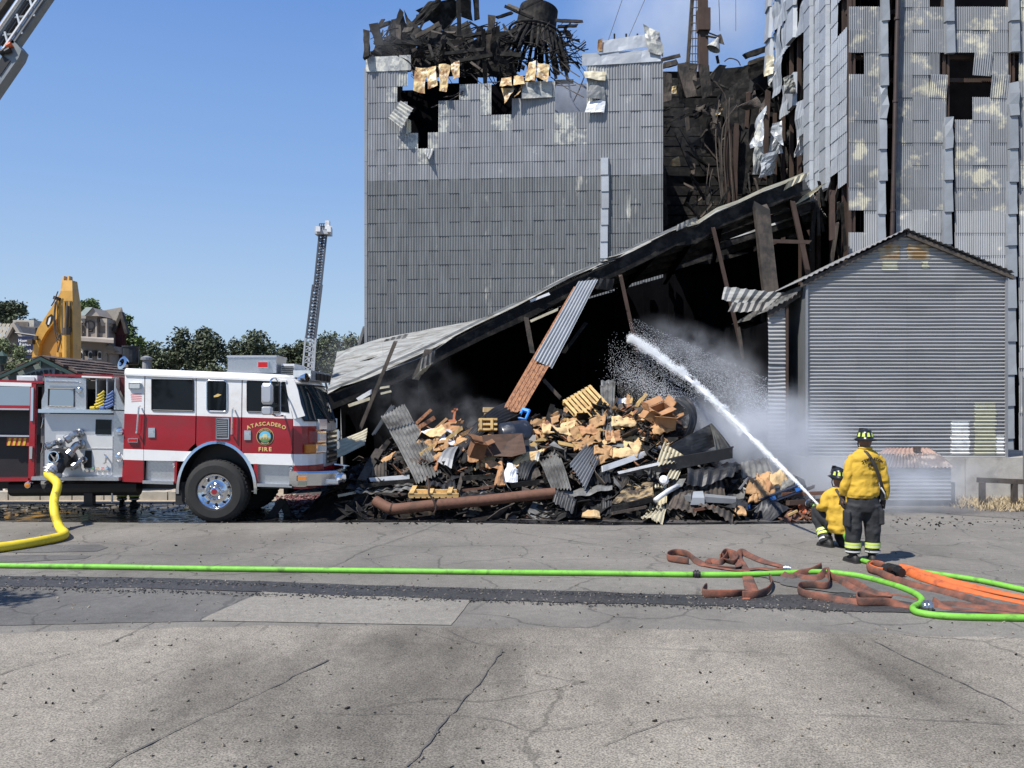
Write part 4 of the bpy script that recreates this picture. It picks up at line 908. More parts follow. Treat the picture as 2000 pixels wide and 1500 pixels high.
q = MB(); q.corr(P(1712, 888, HYY+.5), P(1832, 888, HYY+.5), P(1815, 875, HYY+.9), P(1730, 875, HYY+.9), 12, .015, 1, 4); obj('ridge_sheet', q, M['rusttop'], hut)
q = MB(); q.corr(HF(1862, 912, .12), HF(1862, 912, -1.7), P(1815, 875, HYY+1.2), P(1832, 886, HYY+.55), 6, .02, 2, 4); obj('roof_sheet', q, M['rustroof'], hut)
q = MB(); q.box(P(1791, 877, HYY+.6), (.12, .12, .12)); obj('roof_vent', q, M['rustpost'], hut)
# ------------------------------------------------------------------ fire engine
random.seed(71)
TY = 16.6; tk = TY/F; TWD = 2.45
def Q(px, py, d=0.0):       # point on the engine's near side; d metres towards the street
    q = P(px, py, TY); q.y = TY-d; return q
M['red'] = mat('red_paint', (.29, .006, .014), .24, 0, .08, 2, col2=(.22, .02, .025), thr=.60, soft=.12, scale2=2.5, coat=.5, bump=.0)
M['white'] = mat('white_paint', (.78, .78, .77), .25, 0, .04, 2, col2=(.68, .66, .63), thr=.56, scale2=2, coat=.5)
M['chrome'] = mat('chrome', (.75, .76, .78), .10, 1, .05, 4)
M['dullchrome'] = mat('dull_chrome', (.42, .42, .42), .22, .9, .2, 9)
M['alu'] = mat('brushed_aluminium', (.58, .59, .61), .42, .7, .08, 2, (1, 1, .3))
M['glass_dark'] = mat('dark_glass', (.006, .008, .010), .04, 0, .2, 2, spec=.28)
M['glass_wind'] = mat('windscreen_glass', (.015, .03, .035), .03, 0, .3, 1.5)
M['mirror'] = mat('mirror_glass', (.50, .52, .54), .03, 1, .03, 2)
M['gold'] = mat('gold_leaf', (.75, .52, .20), .4, .2, .1, 8)
M['amber'] = mat('amber_lens', (.55, .20, .03), .2, 0, .15, 12)
M['redlens'] = mat('red_lens', (.50, .01, .01), .15, 0, .15, 12)
M['clear'] = mat('clear_lens', (.62, .64, .64), .15, .3, .1, 14)
M['yellow_hose'] = mat('yellow_hose', (.72, .55, .03), .6, 0, .12, 6, col2=(.12, .10, .04), thr=.66, scale2=5)
def diamond_mat():
    m = mat('diamond_plate', (.58, .59, .60), .32, .85, .06, 3); nt = m.node_tree; N = nt.nodes; L = nt.links; b = N['Principled BSDF']
    geo = N.new('ShaderNodeNewGeometry'); mp = N.new('ShaderNodeMapping'); mp.inputs['Rotation'].default_value = (0, math.radians(45), 0); mp.inputs['Scale'].default_value = (1, 1, 1)
    L.new(geo.outputs['Position'], mp.inputs[0]); ck = N.new('ShaderNodeTexChecker'); ck.inputs['Scale'].default_value = 17; L.new(mp.outputs[0], ck.inputs[0])
    bp = N.new('ShaderNodeBump'); bp.inputs['Strength'].default_value = .9; bp.inputs['Distance'].default_value = .03; L.new(ck.outputs['Fac'], bp.inputs['Height']); L.new(bp.outputs[0], b.inputs['Normal'])
    return m
M['diamond'] = diamond_mat()
eng = thing('fire_engine', 'red and white fire engine with chrome wheel parked before the rubble', 'fire engine', Q(424, 1020))
# --- cab: plan profile stacked in bands
prof = [(-4.15, 0), (-4.02, .06), (-3.93, .16), (-3.83, .38), (-3.74, .72), (-3.70, 1.22), (-3.74, 1.72), (-3.83, 2.07), (-3.93, 2.29), (-4.02, 2.39), (-4.15, 2.45)]
XR = Q(243, 0).x
def level(pl, pr, rake=0.0, inset=0.0, xl=None):
    """ring of the cab at a height given by the photo rows at columns 245 and 575"""
    ring = []
    for (x, y) in [(XR if xl is None else xl, 2.45-inset), (XR if xl is None else xl, inset)] + [(x-rake-inset*.5, inset+y*(2.45-2*inset)/2.45) for x, y in prof]:
        px = CX+x/tk; py = lerp(pl, pr, (px-245)/330.0)
        ring.append(V((x, TY+y, CH+(HY-py)*tk)))
    return ring
def band_(name, l0, l1, m, cap=False, label=None):
    q = MB(); q.loft([l0, l1], cap); return obj(name, q, m, eng, label)
LB, LS0, LS1, LW, LT = (941, 955), (898, 909), (877, 887), (808, 818), (731, 744)
# lower band is open at the wheel arch and steps: built from separate skirts
def skirt(name, x0, x1, y0l, y0r, y1l, y1r, m, d=.0, th=.06):
    q = MB(); q.hexa([Q(x0, y1l, d), Q(x1, y1r, d), Q(x1, y1r, d-th), Q(x0, y1l, d-th), Q(x0, y0l, d), Q(x1, y0r, d), Q(x1, y0r, d-th), Q(x0, y0l, d-th)]); return obj(name, q, m, eng)
def ln(pair, px): return lerp(pair[0], pair[1], (px-245)/330.0)
# arch cut-out sides
AC, AR = (424, 958), 80
def archpts(y_of, side, n=10):
    out = []
    for i in range(n+1):
        t = math.pi/2*i/n; out.append((AC[0]+side*AR*math.cos(t)*.94, AC[1]-AR*1.17*math.sin(t)))
    return out
def side_poly(name, pts, m, d=.0, th=.05, label=None, parent=None):
    q = MB(); q.prism([Q(x, y, d) for x, y in pts], V((0, th, 0))); return obj(name, q, m, parent or eng, label)
arch = [(AC[0]+AR*.94*math.cos(t), AC[1]-AR*1.17*math.sin(t)) for t in [math.pi*i/24 for i in range(25)]]   # right -> top -> left
def arch_between(y0, y1, side):
    pts = [(x, y) for x, y in arch if (x-AC[0])*side >= -.01 and y1 <= y <= y0]
    return pts
def archx(y, side): 
    s = max(-1, min(1, (AC[1]-y)/(AR*1.17))); return AC[0]+side*AR*.94*math.cos(math.asin(s))
# red middle: rear part and front part around the arch, white stripe likewise, red low panels
def seg_poly(x0, x1, top, bot, side):
    """panel between rows top/bot from outer column to the arch"""
    if side < 0:   # left of arch
        pts = [(x0, ln(top, x0))]
        ax_ = [(archx(y, -1), y) for y in [lerp(ln(top, x1), ln(bot, x1), i/8) for i in range(9)]]
        return pts+ax_+[(x0, ln(bot, x0))]
    ax_ = [(archx(y, 1), y) for y in [lerp(ln(bot, x0), ln(top, x0), i/8) for i in range(9)]]
    return [(x1, ln(top, x1)), (x1, ln(bot, x1))]+ax_
skin = .002
side_poly('rear_side_panel', [(243, ln(LW, 243)), (281, ln(LW, 281)), (280, ln(LS1, 280)), (241, ln(LS1, 241))], M['red'])
side_poly('crew_door', [(282, ln(LW, 282)), (382, ln(LW, 382)), (381, 866), (372, 874), (366, ln(LS1, 370)), (281, ln(LS1, 281))], M['red'])
side_poly('middle_side_panel', [(384, ln(LW, 384)), (471, ln(LW, 471)), (470, 892), (462, 882)]+[(x, y) for x, y in arch if 383 < x < 462 and y < 878]+[(383, 866)], M['red'])
side_poly('driver_door', [(473, ln(LW, 473)), (572, ln(LW, 572)), (571, ln(LS1, 571)), (archx(ln(LS1, 478), 1)+1, ln(LS1, 478)), (472, 882)], M['red'])
side_poly('white_stripe', [(241, ln(LS1, 241)), (280, ln(LS1, 280)), (280, ln(LS0, 280)), (240, ln(LS0, 240))], M['white'])
side_poly('white_stripe', [(281, ln(LS1, 281))]+[(archx(y, -1), y) for y in (882, 886, 890, 894, 898, 901)]+[(281, ln(LS0, 281))], M['white'])
side_poly('white_stripe', [(572, ln(LS1, 572)), (572, ln(LS0, 572))]+[(archx(y, 1), y) for y in (906, 902, 898, 894, 890, 885)], M['white'])
side_poly('lower_panel', [(240, ln(LS0, 240)), (280, ln(LS0, 280)), (279, ln(LB, 279)), (238, ln(LB, 238))], M['red'])
side_poly('step_well', [(281, ln(LS0, 281)), (341, 902), (341, 942), (280, ln(LB, 280)-4)], M['diamond'], -.10, .05)
side_poly('arch_liner', [(341, 900), (346, 900), (344, 944), (340, 944)], M['red'], .0, .25)
side_poly('step_well', [(501, 908), (571, ln(LS0, 571)), (571, 948), (500, 946)], M['diamond'], -.10, .05)
side_poly('arch_liner', [(495, 906), (503, 906), (504, 948), (497, 948)], M['red'], .0, .25)
for x0, x1, y0, y1 in ((280, 340, 938, 944), (503, 571, 944, 950)):
    q = MB(); q.hexa([Q(x0, y1, .04), Q(x1, y1+2, .04), Q(x1, y1+2, -.2), Q(x0, y1, -.2), Q(x0, y0, .04), Q(x1, y0+2, .04), Q(x1, y0+2, -.2), Q(x0, y0, -.2)]); obj('step', q, M['diamond'], eng)
for px, py in ((337, 908), (566, 916)):
    q = MB(); q.lathe([(.0, .02), (.035, .015), (.045, 0)], Q(px, py, -.09), (0, -1, 0), 12); obj('step_lamp', q, M['chrome'], eng)
# bands behind the skin: give the cab its bowed front and far side
def ring_open(pl, pr, rake=0.0, x_from=None):
    r = level(pl, pr, rake); r[0].x = r[1].x = XR; return r
xs0 = Q(573, 0).x
def front_band(name, lo, hi, m, r0=0., r1=0., label=None):
    """front + far side shell of the cab, from the driver's door seam round to the rear corner"""
    def ring(l, r):
        out = []
        for (x, y) in [(xs0-.0, 0)]+[(x, y) for x, y in prof]+[(XR, 2.45)]:
            X = x-(r if x != XR and y > 0 or x > xs0 else 0); px = CX+X/tk; py = ln(l, px); out.append(V((X, TY+y, CH+(HY-py)*tk)))
        return out
    a, b = ring(lo, r0), ring(hi, r1); q = MB(); n = len(a); q.add(a+b, [(i, i+1, n+i+1, n+i) for i in range(n-1)]); return obj(name, q, m, eng, label)
front_band('nose_panel', LB, LS0, M['red']); front_band('nose_stripe', LS0, LS1, M['white']); front_band('nose_panel', LS1, (822, 832), M['red'])
# upper front: white pillars and the wrap-around windscreen
def fpt(x, y, py, rake): 
    X = x-rake; px = CX+X/tk; return V((X, TY+y, CH+(HY-lerp(py, py+0, 0))*tk))
def fring(l, rake):
    out = []
    for (x, y) in [(xs0, 0)]+prof+[(XR, 2.45)]:
        X = x-(rake if x != XR and x != xs0 else 0); px = CX+X/tk; out.append(V((X, TY+y, CH+(HY-ln(l, px))*tk)))
    return out
q = MB(); rs = [fring((822, 832), 0), fring(LW, .01), fring((770, 781), .12), fring((735, 746), .24), fring((727, 738), .34)]
n = len(rs[0]); q.add([p for r in rs for p in r], [(j*n+i, j*n+i+1, (j+1)*n+i+1, (j+1)*n+i) for j in range(4) for i in range(n-1)]); obj('cab_front', q, M['white'], eng)
q = MB(); rs = []
for l, rk in (((811, 821), -.012), ((795, 805), .045), ((770, 781), .105), ((740, 751), .205)):
    r = []
    for k in range(13):
        t = k/12; s = .10+t*.80 if l[0] < 805 else .13+t*.74
        f = s*(len(prof)-1); i = min(int(f), len(prof)-2); x = lerp(prof[i][0], prof[i+1][0], f-i); y = lerp(prof[i][1], prof[i+1][1], f-i)
        c = V((-4.5, 1.22)); dv = (V((x, y, 0))-V((-4.5, 1.22, 0))).normalized()*.012
        X = x-rk+dv.x; r.append(V((X, TY+y+dv.y, CH+(HY-ln(l, CX+X/tk))*tk)))
    rs.append(r)
n = 13; q.add([p for r in rs for p in r], [(j*n+i, j*n+i+1, (j+1)*n+i+1, (j+1)*n+i) for j in range(3) for i in range(n-1)]); q.smooth = True
wsc = obj('windscreen', q, M['glass_wind'], eng)
fr_ = [rs[0][i] for i in range(n)]+[r[-1] for r in rs[1:]]+[rs[3][i] for i in range(n-2, -1, -1)]+[r[0] for r in rs[2:0:-1]]
q = MB(); q.tube(fr_+[fr_[0]], .018, 6, False); obj('rubber_seal', q, M['black'], wsc)
for k0, k1 in ((3, 5), (9, 7)):
    q = MB(); q.bar(rs[0][k1]+V((.03, -.02, -.05)), rs[3][k0]+V((.03, -.02, -.06)), .03, .02); obj('wiper', q, M['black'], wsc)
# white upper side, doors and windows
side_poly('upper_rear_panel', [(245, 731), (282, 732), (281, ln(LW, 281)), (243, ln(LW, 243))], M['white'])
up = side_poly('upper_crew_door', [(284, 733), (382, 737), (382, ln(LW, 382)), (283, ln(LW, 283))], M['white'])
side_poly('upper_middle_panel', [(384, 737), (472, 741), (471, ln(LW, 471)), (384, ln(LW, 384))], M['white'])
side_poly('upper_driver_door', [(474, 741), (556, 744), (572, ln(LW, 572)), (473, ln(LW, 473))], M['white'])
side_poly('front_pillar', [(557, 743), (575, 742), (582, 762), (588, 790), (596, 812), (576, ln(LW, 576)), (573, ln(LW, 573))], M['white'], .004, .03)
def window(x0, y0, x1, y1, rx, m=M['glass_dark'], frame=True, slope=.02):
    pts = []; 
    for cx_, cy_, a0 in ((x1-rx, y0+rx, -90), (x1-rx, y1-rx, 0), (x0+rx, y1-rx, 90), (x0+rx, y0+rx, 180)):
        for k in range(5): a = math.radians(a0+90*k/4); X = cx_+rx*math.cos(a); pts.append((X, cy_+rx*math.sin(a)+slope*(X-x0)))
    w = side_poly('window', pts, m, .008, .012)
    if frame:
        q = MB(); q.tube([Q(x, y, .010) for x, y in pts+pts[:1]], .012, 6, False); obj('window_frame', q, M['black'] if rx < 4 else M['chrome'], w)
    return w
w1 = window(297, 740, 378, 801, 2); window(404, 743, 444, 803, 6); w3 = window(483, 744, 546, 804, 3)
w4 = side_poly('window', [(549, 747), (558, 750), (565, 806), (549, 804)], M['glass_dark'], .008, .012)
# pale things seen inside through the panes stay as plain cards on the seats: a headrest and a paper
side_poly('window_sticker', [(418, 773), (426, 769), (433, 771), (426, 775), (418, 776)], M['gold'], .012, .003)
# roof
q = MB(); q.loft([level(730, 743), level(722, 735, .02, .03), level(719, 732, .08, .10)] if False else [level(731, 744, .30), level(724, 737, .33, .01), level(719, 732, .40, .07)]); obj('cab_roof', q, M['white'], eng)
q = MB(); q.bar(Q(245, 731, .012), Q(560, 744, .012), .03, .035, (0, 0, 1)); obj('rain_gutter', q, M['white'], eng)
q = MB(); q.box2((XR-.0, TY+.02, Q(0, 935).z), (XR+.06, TY+2.43, Q(0, 722).z)); obj('cab_rear_wall', q, M['white'], eng)
q = MB(); q.box2((XR+.08, TY+.4, Q(0, 945).z), (-4.3, TY+2.42, Q(0, 870).z)); obj('cab_floor', q, M['black'], eng)
# grab handles, latches, vents, marker, lamp, flag
for a, b in (((275, 793), (271, 848)), ((457, 797), (455, 850))):
    q = MB(); q.tube([Q(*a, .02), Q(a[0], a[1]+2, .09), Q(b[0], b[1]-2, .09), Q(*b, .02)], .017, 8); obj('grab_handle', q, M['chrome'], eng)
for x, y in ((297, 845), (484, 850)):
    q = MB(); q.box(Q(x, y, .012), (.125, .025, .18)); h = obj('door_latch', q, M['chrome'], eng); q = MB(); q.box(Q(x, y-2, .03), (.09, .02, .05)); obj('paddle', q, M['alu'], h)
q = MB(); q.box(Q(435, 837, .01), (.25, .02, .40)); vt = obj('air_vent', q, M['chrome'], eng); q = MB(); q.box(Q(435, 837, .018), (.21, .02, .35)); obj('vent_mesh', q, M['black'], vt)
q = MB()
for i in range(9): q.bar(Q(425, 822+i*3.6, .03), Q(445, 822.5+i*3.6, .03), .006, .012)
obj('vent_louvre', q, M['alu'], vt)
def lensbox(name, px, py, w, h, m, d=.04, bez=M['chrome']):
    q = MB(); q.box(Q(px, py, d/2), (w*tk, d, h*tk)); o = obj(name, q, bez, eng); q = MB(); q.box(Q(px, py, d+.006), (w*tk*.82, .02, h*tk*.72)); obj('lens', q, m, o); return o
lensbox('scene_lamp', 265, 754, 24, 12, M['clear']); lensbox('marker_lamp', 261, 860, 19, 8, M['redlens'])
lensbox('corner_marker', 591, 934, 21, 10, M['amber'])
for i in range(4): side_poly('flag_stripe', [(256+i*.5, 769+i*4.4), (276, 768+i*4.4), (277, 770.5+i*4.4), (255+i*.5, 772+i*4.4)], mat('flag_stripe', (.6, .3, .3), .6), .003, .003)
# wheels
def wheel(c, axis, name='wheel'):
    q = MB(); pr = [(.33, -.02), (.36, -.04), (.50, -.045), (.565, -.01), (.60, .05), (.605, .10), (.605, .27), (.59, .33), (.5, .38), (.3, .36)]
    q.lathe(pr, c, axis, 56); q.smooth = False; w = obj(name, q, M['rubber'], eng)
    q = MB()
    for kk in range(44):
        t = 2*math.pi*kk/44; u = V((math.cos(t), 0, math.sin(t)))
        for dd, sh in ((.07, 0), (.16, .5), (.25, 0)):
            t2 = t+sh*2*math.pi/44; u2 = V((math.cos(t2), 0, math.sin(t2))); q.bar(c+u2*.595+V(axis)*(dd-.035), c+u2*.595+V(axis)*(dd+.035), .045, .03, u2)
    obj('tread', q, M['rubber'], w)
    ax_ = V(axis)
    q = MB(); q.lathe([(.335, -.03), (.335, .0), (.325, .03), (.30, .02), (.29, .06), (.20, .075), (.17, .045), (.10, .03), (.095, -.03), (.075, -.045), (0, -.045)], c, axis, 40); q.smooth = True; r = obj('rim', q, M['chrome'], w)
    q = MB()
    for kk in range(10):
        t = 2*math.pi*kk/10; u = V((math.cos(t), 0, math.sin(t))); q.lathe([(0, -.055), (.016, -.045), (.024, .0), (.024, .06)], c+u*.145+ax_*.0, axis, 8)
    obj('lug_nut', q, M['chrome'], r)
    q = MB()
    for kk in range(10):
        t = 2*math.pi*(kk+.5)/10; u = V((math.cos(t), 0, math.sin(t))); q.lathe([(.0, .052), (.024, .052), (.024, .08)], c+u*.25, axis, 10)
    obj('hand_holes', q, M['black'], r, kind='stuff')
    q = MB(); q.lathe([(0, -.052), (.055, -.052), (.06, -.03)], c, axis, 14); obj('hub_emblem', q, mat('hub_red', (.25, .02, .03), .4), r)
    return w
wc = Q(420, 960); wheel(wc, V((0, 1, 0))); wheel(wc+V((0, TWD-.0, 0)), V((0, -1, 0))); 
rw = V((wc.x-6.6, wc.y, wc.z)); wheel(rw, V((0, 1, 0))); wheel(rw+V((0, TWD, 0)), V((0, -1, 0)))
q = MB(); q.bar(wc+V((0, .3, 0)), wc+V((0, TWD-.3, 0)), .16, .16); obj('axle', q, M['black'], eng)
q = MB()
for i in range(29):
    t = math.pi*(-.06+1.12*i/28)
    a = lambda rr_, dd: Q(AC[0]+(AR*.94+rr_)*math.cos(t), AC[1]-(AR*1.17+rr_)*math.sin(t), dd)
    if i: q.hexa([prev[0], prev[1], cur1, cur0, prev[3], prev[2], cur2, cur3]) if False else None
    prev = None
rings = []
for i in range(29):
    t = math.pi*(-.02+1.04*i/28); c_, s_ = math.cos(t), math.sin(t)
    rings.append([Q(AC[0]+(AR*.94-2)*c_, AC[1]-(AR*1.17-2)*s_, .045), Q(AC[0]+(AR*.94+3.5)*c_, AC[1]-(AR*1.17+3.5)*s_, .035), Q(AC[0]+(AR*.94+3.5)*c_, AC[1]-(AR*1.17+3.5)*s_, .003), Q(AC[0]+(AR*.94-2)*c_, AC[1]-(AR*1.17-2)*s_, .003)])
q = MB(); q.loft(rings); q.smooth = False; obj('arch_trim', q, M['chrome'], eng)
q = MB(); rr2 = []
for i in range(21):
    t = math.pi*i/20; c_, s_ = math.cos(t), math.sin(t); p = Q(AC[0]+AR*.93*c_, AC[1]-AR*1.16*s_, -.0); rr2.append([p, p+V((0, .7, 0))])
q.add([p for r in rr2 for p in r], [(2*i, 2*i+1, 2*i+3, 2*i+2) for i in range(20)]); q.prism([Q(345, 950, -.7), Q(503, 955, -.7), Q(503, 860, -.7), Q(345, 860, -.7)], V((0, .04, 0))); obj('wheel_well', q, M['black'], eng)
side_poly('mud_flap', [(341, 942), (360, 942), (358, 986), (340, 986)], M['rubber'], -.06, .02)
# mirrors
q = MB(); q.tube(smoothpath([Q(546, 752, .02), Q(545, 740, .2), Q(541, 742, .38), Q(540, 750, .42)], 4), .016, 6); q.tube([Q(556, 812, .0), Q(545, 812, .25), Q(540, 806, .42)], .018, 6); mr = obj('mirror_arm', q, M['chrome'], eng)
for (x, y, w, h) in ((535, 770, 20, 40), (535, 802, 19, 16)):
    q = MB(); r_ = []
    for d, s in ((.52, .75), (.49, 1), (.40, 1), (.37, .9)):
        r_.append([Q(x+sx*w/2*s, y+sy*h/2*s+(.0), d) for sx, sy in ((-1, -.75), (-.7, -1), (.7, -1), (1, -.75), (1, .75), (.7, 1), (-.7, 1), (-1, .75))])
    q.loft(r_); obj('mirror_head', q, M['alu'], mr)
# headlights, grille, bumper
def fp(t, py, out=0.0):    # point on the bowed nose, t 0..1 round the front
    f = t*(len(prof)-1); i = min(int(f), len(prof)-2); x = lerp(prof[i][0], prof[i+1][0], f-i); y = lerp(prof[i][1], prof[i+1][1], f-i)
    dx, dy = prof[i+1][0]-prof[i][0], prof[i+1][1]-prof[i][1]; l = math.hypot(dx, dy); nx, ny = dy/l, -dx/l
    X = x+nx*out; return V((X, TY+y+ny*out, CH+(HY-ln((py-13, py), CX+X/tk))*tk))
def fbox(name, t0, t1, py0, py1, out, m, parent=eng, o0=.0):
    q = MB(); q.hexa([fp(t0, py1, o0), fp(t1, py1, o0), fp(t1, py1, out), fp(t0, py1, out), fp(t0, py0, o0), fp(t1, py0, o0), fp(t1, py0, out), fp(t0, py0, out)]); return obj(name, q, m, parent)
for s in (0, 1):
    f = (lambda a: a) if s == 0 else (lambda a: 1-a)
    hl = fbox('headlight', f(.27), f(.37), 842, 864, .10, M['chrome']); fbox('lens', f(.285), f(.355), 845, 861, .125, M['clear'], hl)
    hl = fbox('headlight', f(.25), f(.37), 867, 884, .10, M['chrome']); fbox('lens', f(.30), f(.36), 869, 882, .125, M['clear'], hl)
    fbox('turn_signal', f(.14), f(.25), 868, 884, .07, M['amber'])
    fbox('warning_lamp', f(.31), f(.40), 818, 838, .06, M['clear'])
gr_ = fbox('grille', .39, .61, 820, 914, .05, M['alu'])
for i in range(7): fbox('grille_bar', .41, .59, 842+i*10, 846+i*10, .07, M['chrome'], gr_)
fbox('grille_mesh', .41, .59, 842, 908, .06, M['black'], gr_)
q = MB(); rgs = []
bp_ = [(-4.12, -.04), (-3.95, .02), (-3.72, .20), (-3.45, .50), (-3.40, 1.22), (-3.45, 1.94), (-3.72, 2.24), (-3.95, 2.43)]
for x, y in bp_:
    z = lambda py: CH+(HY-ln((py-14, py), CX+x/tk))*tk
    rgs.append([V((x, TY+y, z(950))), V((x+.04, TY+y, z(948))), V((x+.05, TY+y, z(924))), V((x, TY+y, z(920))), V((x-.12, TY+y, z(921))), V((x-.12, TY+y, z(948)))])
q.loft(rgs); obj('bumper', q, M['chrome'], eng)
q = MB(); q.box(V((-3.62, TY+1.22, Q(0, 944).z)), (.5, 1.9, .06)); obj('bumper_deck', q, M['diamond'], eng)
q = MB(); q.lathe([(.0, .12), (.09, .12), (.11, .08), (.11, 0)], V((-3.42, TY+.55, Q(0, 938).z)), (1, -.3, 0), 14); obj('front_intake_cap', q, M['chrome'], eng)
# roof fittings
q = MB(); q.box2((Q(433, 0).x, TY+.35, Q(0, 727).z), (Q(530, 0).x, TY+1.1, Q(0, 694).z)); rb = obj('roof_box', q, M['diamond'], eng)
q = MB(); q.box2((Q(432, 0).x, TY+.33, Q(0, 696).z), (Q(531, 0).x, TY+1.12, Q(0, 692).z)); obj('lid', q, M['alu'], rb)
q = MB(); q.box((Q(505, 0).x, TY+.32, Q(0, 711).z), (.21, .06, .13)); lb = obj('red_lamp', q, M['chrome'], rb); q = MB(); q.box((Q(505, 0).x, TY+.29, Q(0, 711).z), (.17, .06, .10)); 
obj('red_lamp_lens', q, M['redlens'], rb)
q = MB(); q.box2((Q(536, 0).x, TY+.5, Q(0, 733).z), (Q(562, 0).x, TY+1.4, Q(0, 708).z)); ac = obj('air_conditioner', q, M['white_metal'], eng)
q = MB()
for i in range(5): q.box2((Q(537, 0).x, TY+.49, Q(0, 729-i*4).z), (Q(561, 0).x, TY+.47, Q(0, 731-i*4).z))
obj('slots', q, M['black'], ac)
q = MB(); q.box2((Q(565, 0).x, TY+.3, Q(0, 742).z), (Q(600, 0).x, TY+2.1, Q(0, 722).z)); lbr = obj('light_bar', q, M['clear'], eng)
for i in range(5): q = MB(); q.box2((Q(566, 0).x, TY+.29, Q(0, 739).z), (Q(599, 0).x, TY+.28, Q(0, 736).z)) if i == 0 else q.box2((Q(601, 0).x, TY+.35+i*.35, Q(0, 740).z), (Q(603, 0).x, TY+.6+i*.35, Q(0, 726).z)); obj('lamp_divider', q, M['black'], lbr)
q = MB(); q.tube([(Q(578, 0).x, TY+.2, Q(0, 740).z), (Q(596, 0).x, TY+.15, Q(0, 737).z)], [.05, .09], 10); obj('air_horn', q, M['chrome'], eng)
# ---- pump panel section
PX0, PX1 = 78, 240
q = MB(); q.box2((Q(-420, 0).x, TY+.35, Q(0, 935).z), (XR-.02, TY+2.4, Q(0, 800).z)); obj('pump_body', q, M['black'], eng)
side_poly('pump_panel', [(84, 808), (221, 810), (220, 931), (84, 930)], M['alu'], -.06, .04)
side_poly('lower_pump_panel', [(107, 850), (218, 852), (217, 928), (107, 927)], mat('pale_alu', (.66, .66, .65), .5, .4, .05, 3), -.045, .02)
side_poly('plate_column', [(221, 802), (243, 803), (238, 934), (220, 933)], M['diamond'], -.03, .05)
side_poly('plate_gusset', [(221, 800), (243, 801), (226, 758), (222, 745)], M['diamond'], -.03, .05)
side_poly('shelf', [(80, 799), (222, 800), (222, 807), (80, 806)], M['chrome'], .10, .45)
q = MB(); q.hexa([Q(68, 937, .12), Q(237, 938, .12), Q(237, 938, -.2), Q(68, 937, -.2), Q(68, 930, .12), Q(237, 931, .12), Q(237, 931, -.2), Q(68, 930, -.2)]); obj('running_board', q, M['diamond'], eng)
side_poly('upper_plate', [(86, 737), (167, 739), (167, 800), (80, 800), (80, 782), (86, 765)], M['diamond'], -.02, .05)
mw_ = side_poly('control_window', [(95, 759), (144, 760), (144, 794), (94, 793)], M['mirror'], -.012, .02); 
q = MB(); q.tube([Q(x, y, -.005) for x, y in ((95, 759), (144, 760), (144, 794), (94, 793), (95, 759))], .014, 6, False); obj('window_frame', q, M['black'], mw_)
q = MB(); q.tube([Q(92, 745, .03), Q(156, 747, .03)], .016, 8); obj('rail', q, M['chrome'], eng)
q = MB(); q.lathe([(0, .05), (.04, .05), (.055, .03), (.06, 0)], Q(154, 762, -.02), (0, -1, 0), 14); obj('gauge', q, M['chrome'], eng)
side_poly('top_trim', [(84, 734), (168, 736), (222, 736), (222, 732), (84, 731)], M['red'], .0, .5)
side_poly('top_edge', [(160, 734), (219, 736), (219, 739), (160, 737)], M['white'], .01, .3)
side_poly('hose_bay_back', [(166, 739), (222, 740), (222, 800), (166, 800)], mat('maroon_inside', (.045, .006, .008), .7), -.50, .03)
for px in (186, 207, 223): side_poly('divider', [(px, 739), (px+1.6, 739), (px+1.6, 800), (px, 800)], M['alu'], -.02, .45)
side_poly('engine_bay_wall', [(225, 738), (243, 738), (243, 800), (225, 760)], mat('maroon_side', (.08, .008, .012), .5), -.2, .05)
def hose_fold(x0, x1, m, label):
    q = MB(); 
    for i in range(5): 
        y = 797-i*6.2; q.tube(smoothpath([Q(x0+i*2.2, y, -.02), Q((x0+x1)/2+i*1.2, y-2.5, -.0), Q(x1, y-8, -.02)], 4), .032, 8, True, .8)
    q.tube([Q(x0-5, 797, .03), Q(x0+4, 796, .03)], .03, 8)
    return obj('folded_hose', q, m, eng, label)
M['bluehose'] = mat('blue_hose', (.10, .16, .34), .8, 0, .2, 20); M['yelhose2'] = mat('old_yellow_hose', (.55, .42, .05), .8, 0, .2, 20)
hose_fold(183, 203, M['yelhose2'], 'yellow folded hose'); hose_fold(201, 221, M['bluehose'], 'blue folded hose')
side_poly('gauge_screen', [(185, 819), (215, 820), (214, 849), (184, 848)], M['glass_dark'], -.04, .02)
side_poly('panel_seam', [(90, 874), (217, 876), (217, 877.2), (90, 875.2)], M['chrome'], -.035, .02)
# discharge valves and caps
def valve(px, py, s, down=.5):
    q = MB(); c = Q(px, py, -.03); q.lathe([(.10*s, 0), (.10*s, .03), (.075*s, .04), (.075*s, .12)], c, (0, -1, 0), 14); e = c+V((0, -.12, 0))
    q.tube(smoothpath([e, e+V((-.03, -.06, -.02))*s, e+V((-.09, -.10, -.09*down*2))*s], 3), [.08*s]*7 if False else .075*s, 12)
    t = e+V((-.09, -.10, -.09*down*2))*s; dr = V((-.6, -.5, -down)).normalized(); q.lathe([(.07*s, 0), (.10*s, .01), (.10*s, .09), (.06*s, .10), (0, .10)], t, dr, 14); q.tube([t+dr*.1+V((0, 0, .09*s)), t+dr*.12, t+dr*.1-V((0, 0, .09*s))], .012, 6)
    q.smooth = False; return obj('discharge_outlet', q, M['dullchrome'], eng)
valve(154, 846, .85); valve(157, 868, .85, .8); valve(115, 864, .7, .3); valve(164, 898, .65, .6)
q = MB(); c = Q(128, 893, -.03); q.lathe([(.20, 0), (.20, .06), (.16, .08), (.16, .22), (.19, .23), (.19, .30), (.12, .31)], c, (0, -1, 0), 20); iv = obj('intake_valve', q, M['black'], eng)
q = MB(); q.lathe([(.095, 0), (.115, .0), (.115, .03), (.095, .03)], c+V((-.06, -.33, .02)), (-.1, -1, .1), 20); obj('cap_ring', q, M['chrome'], iv)
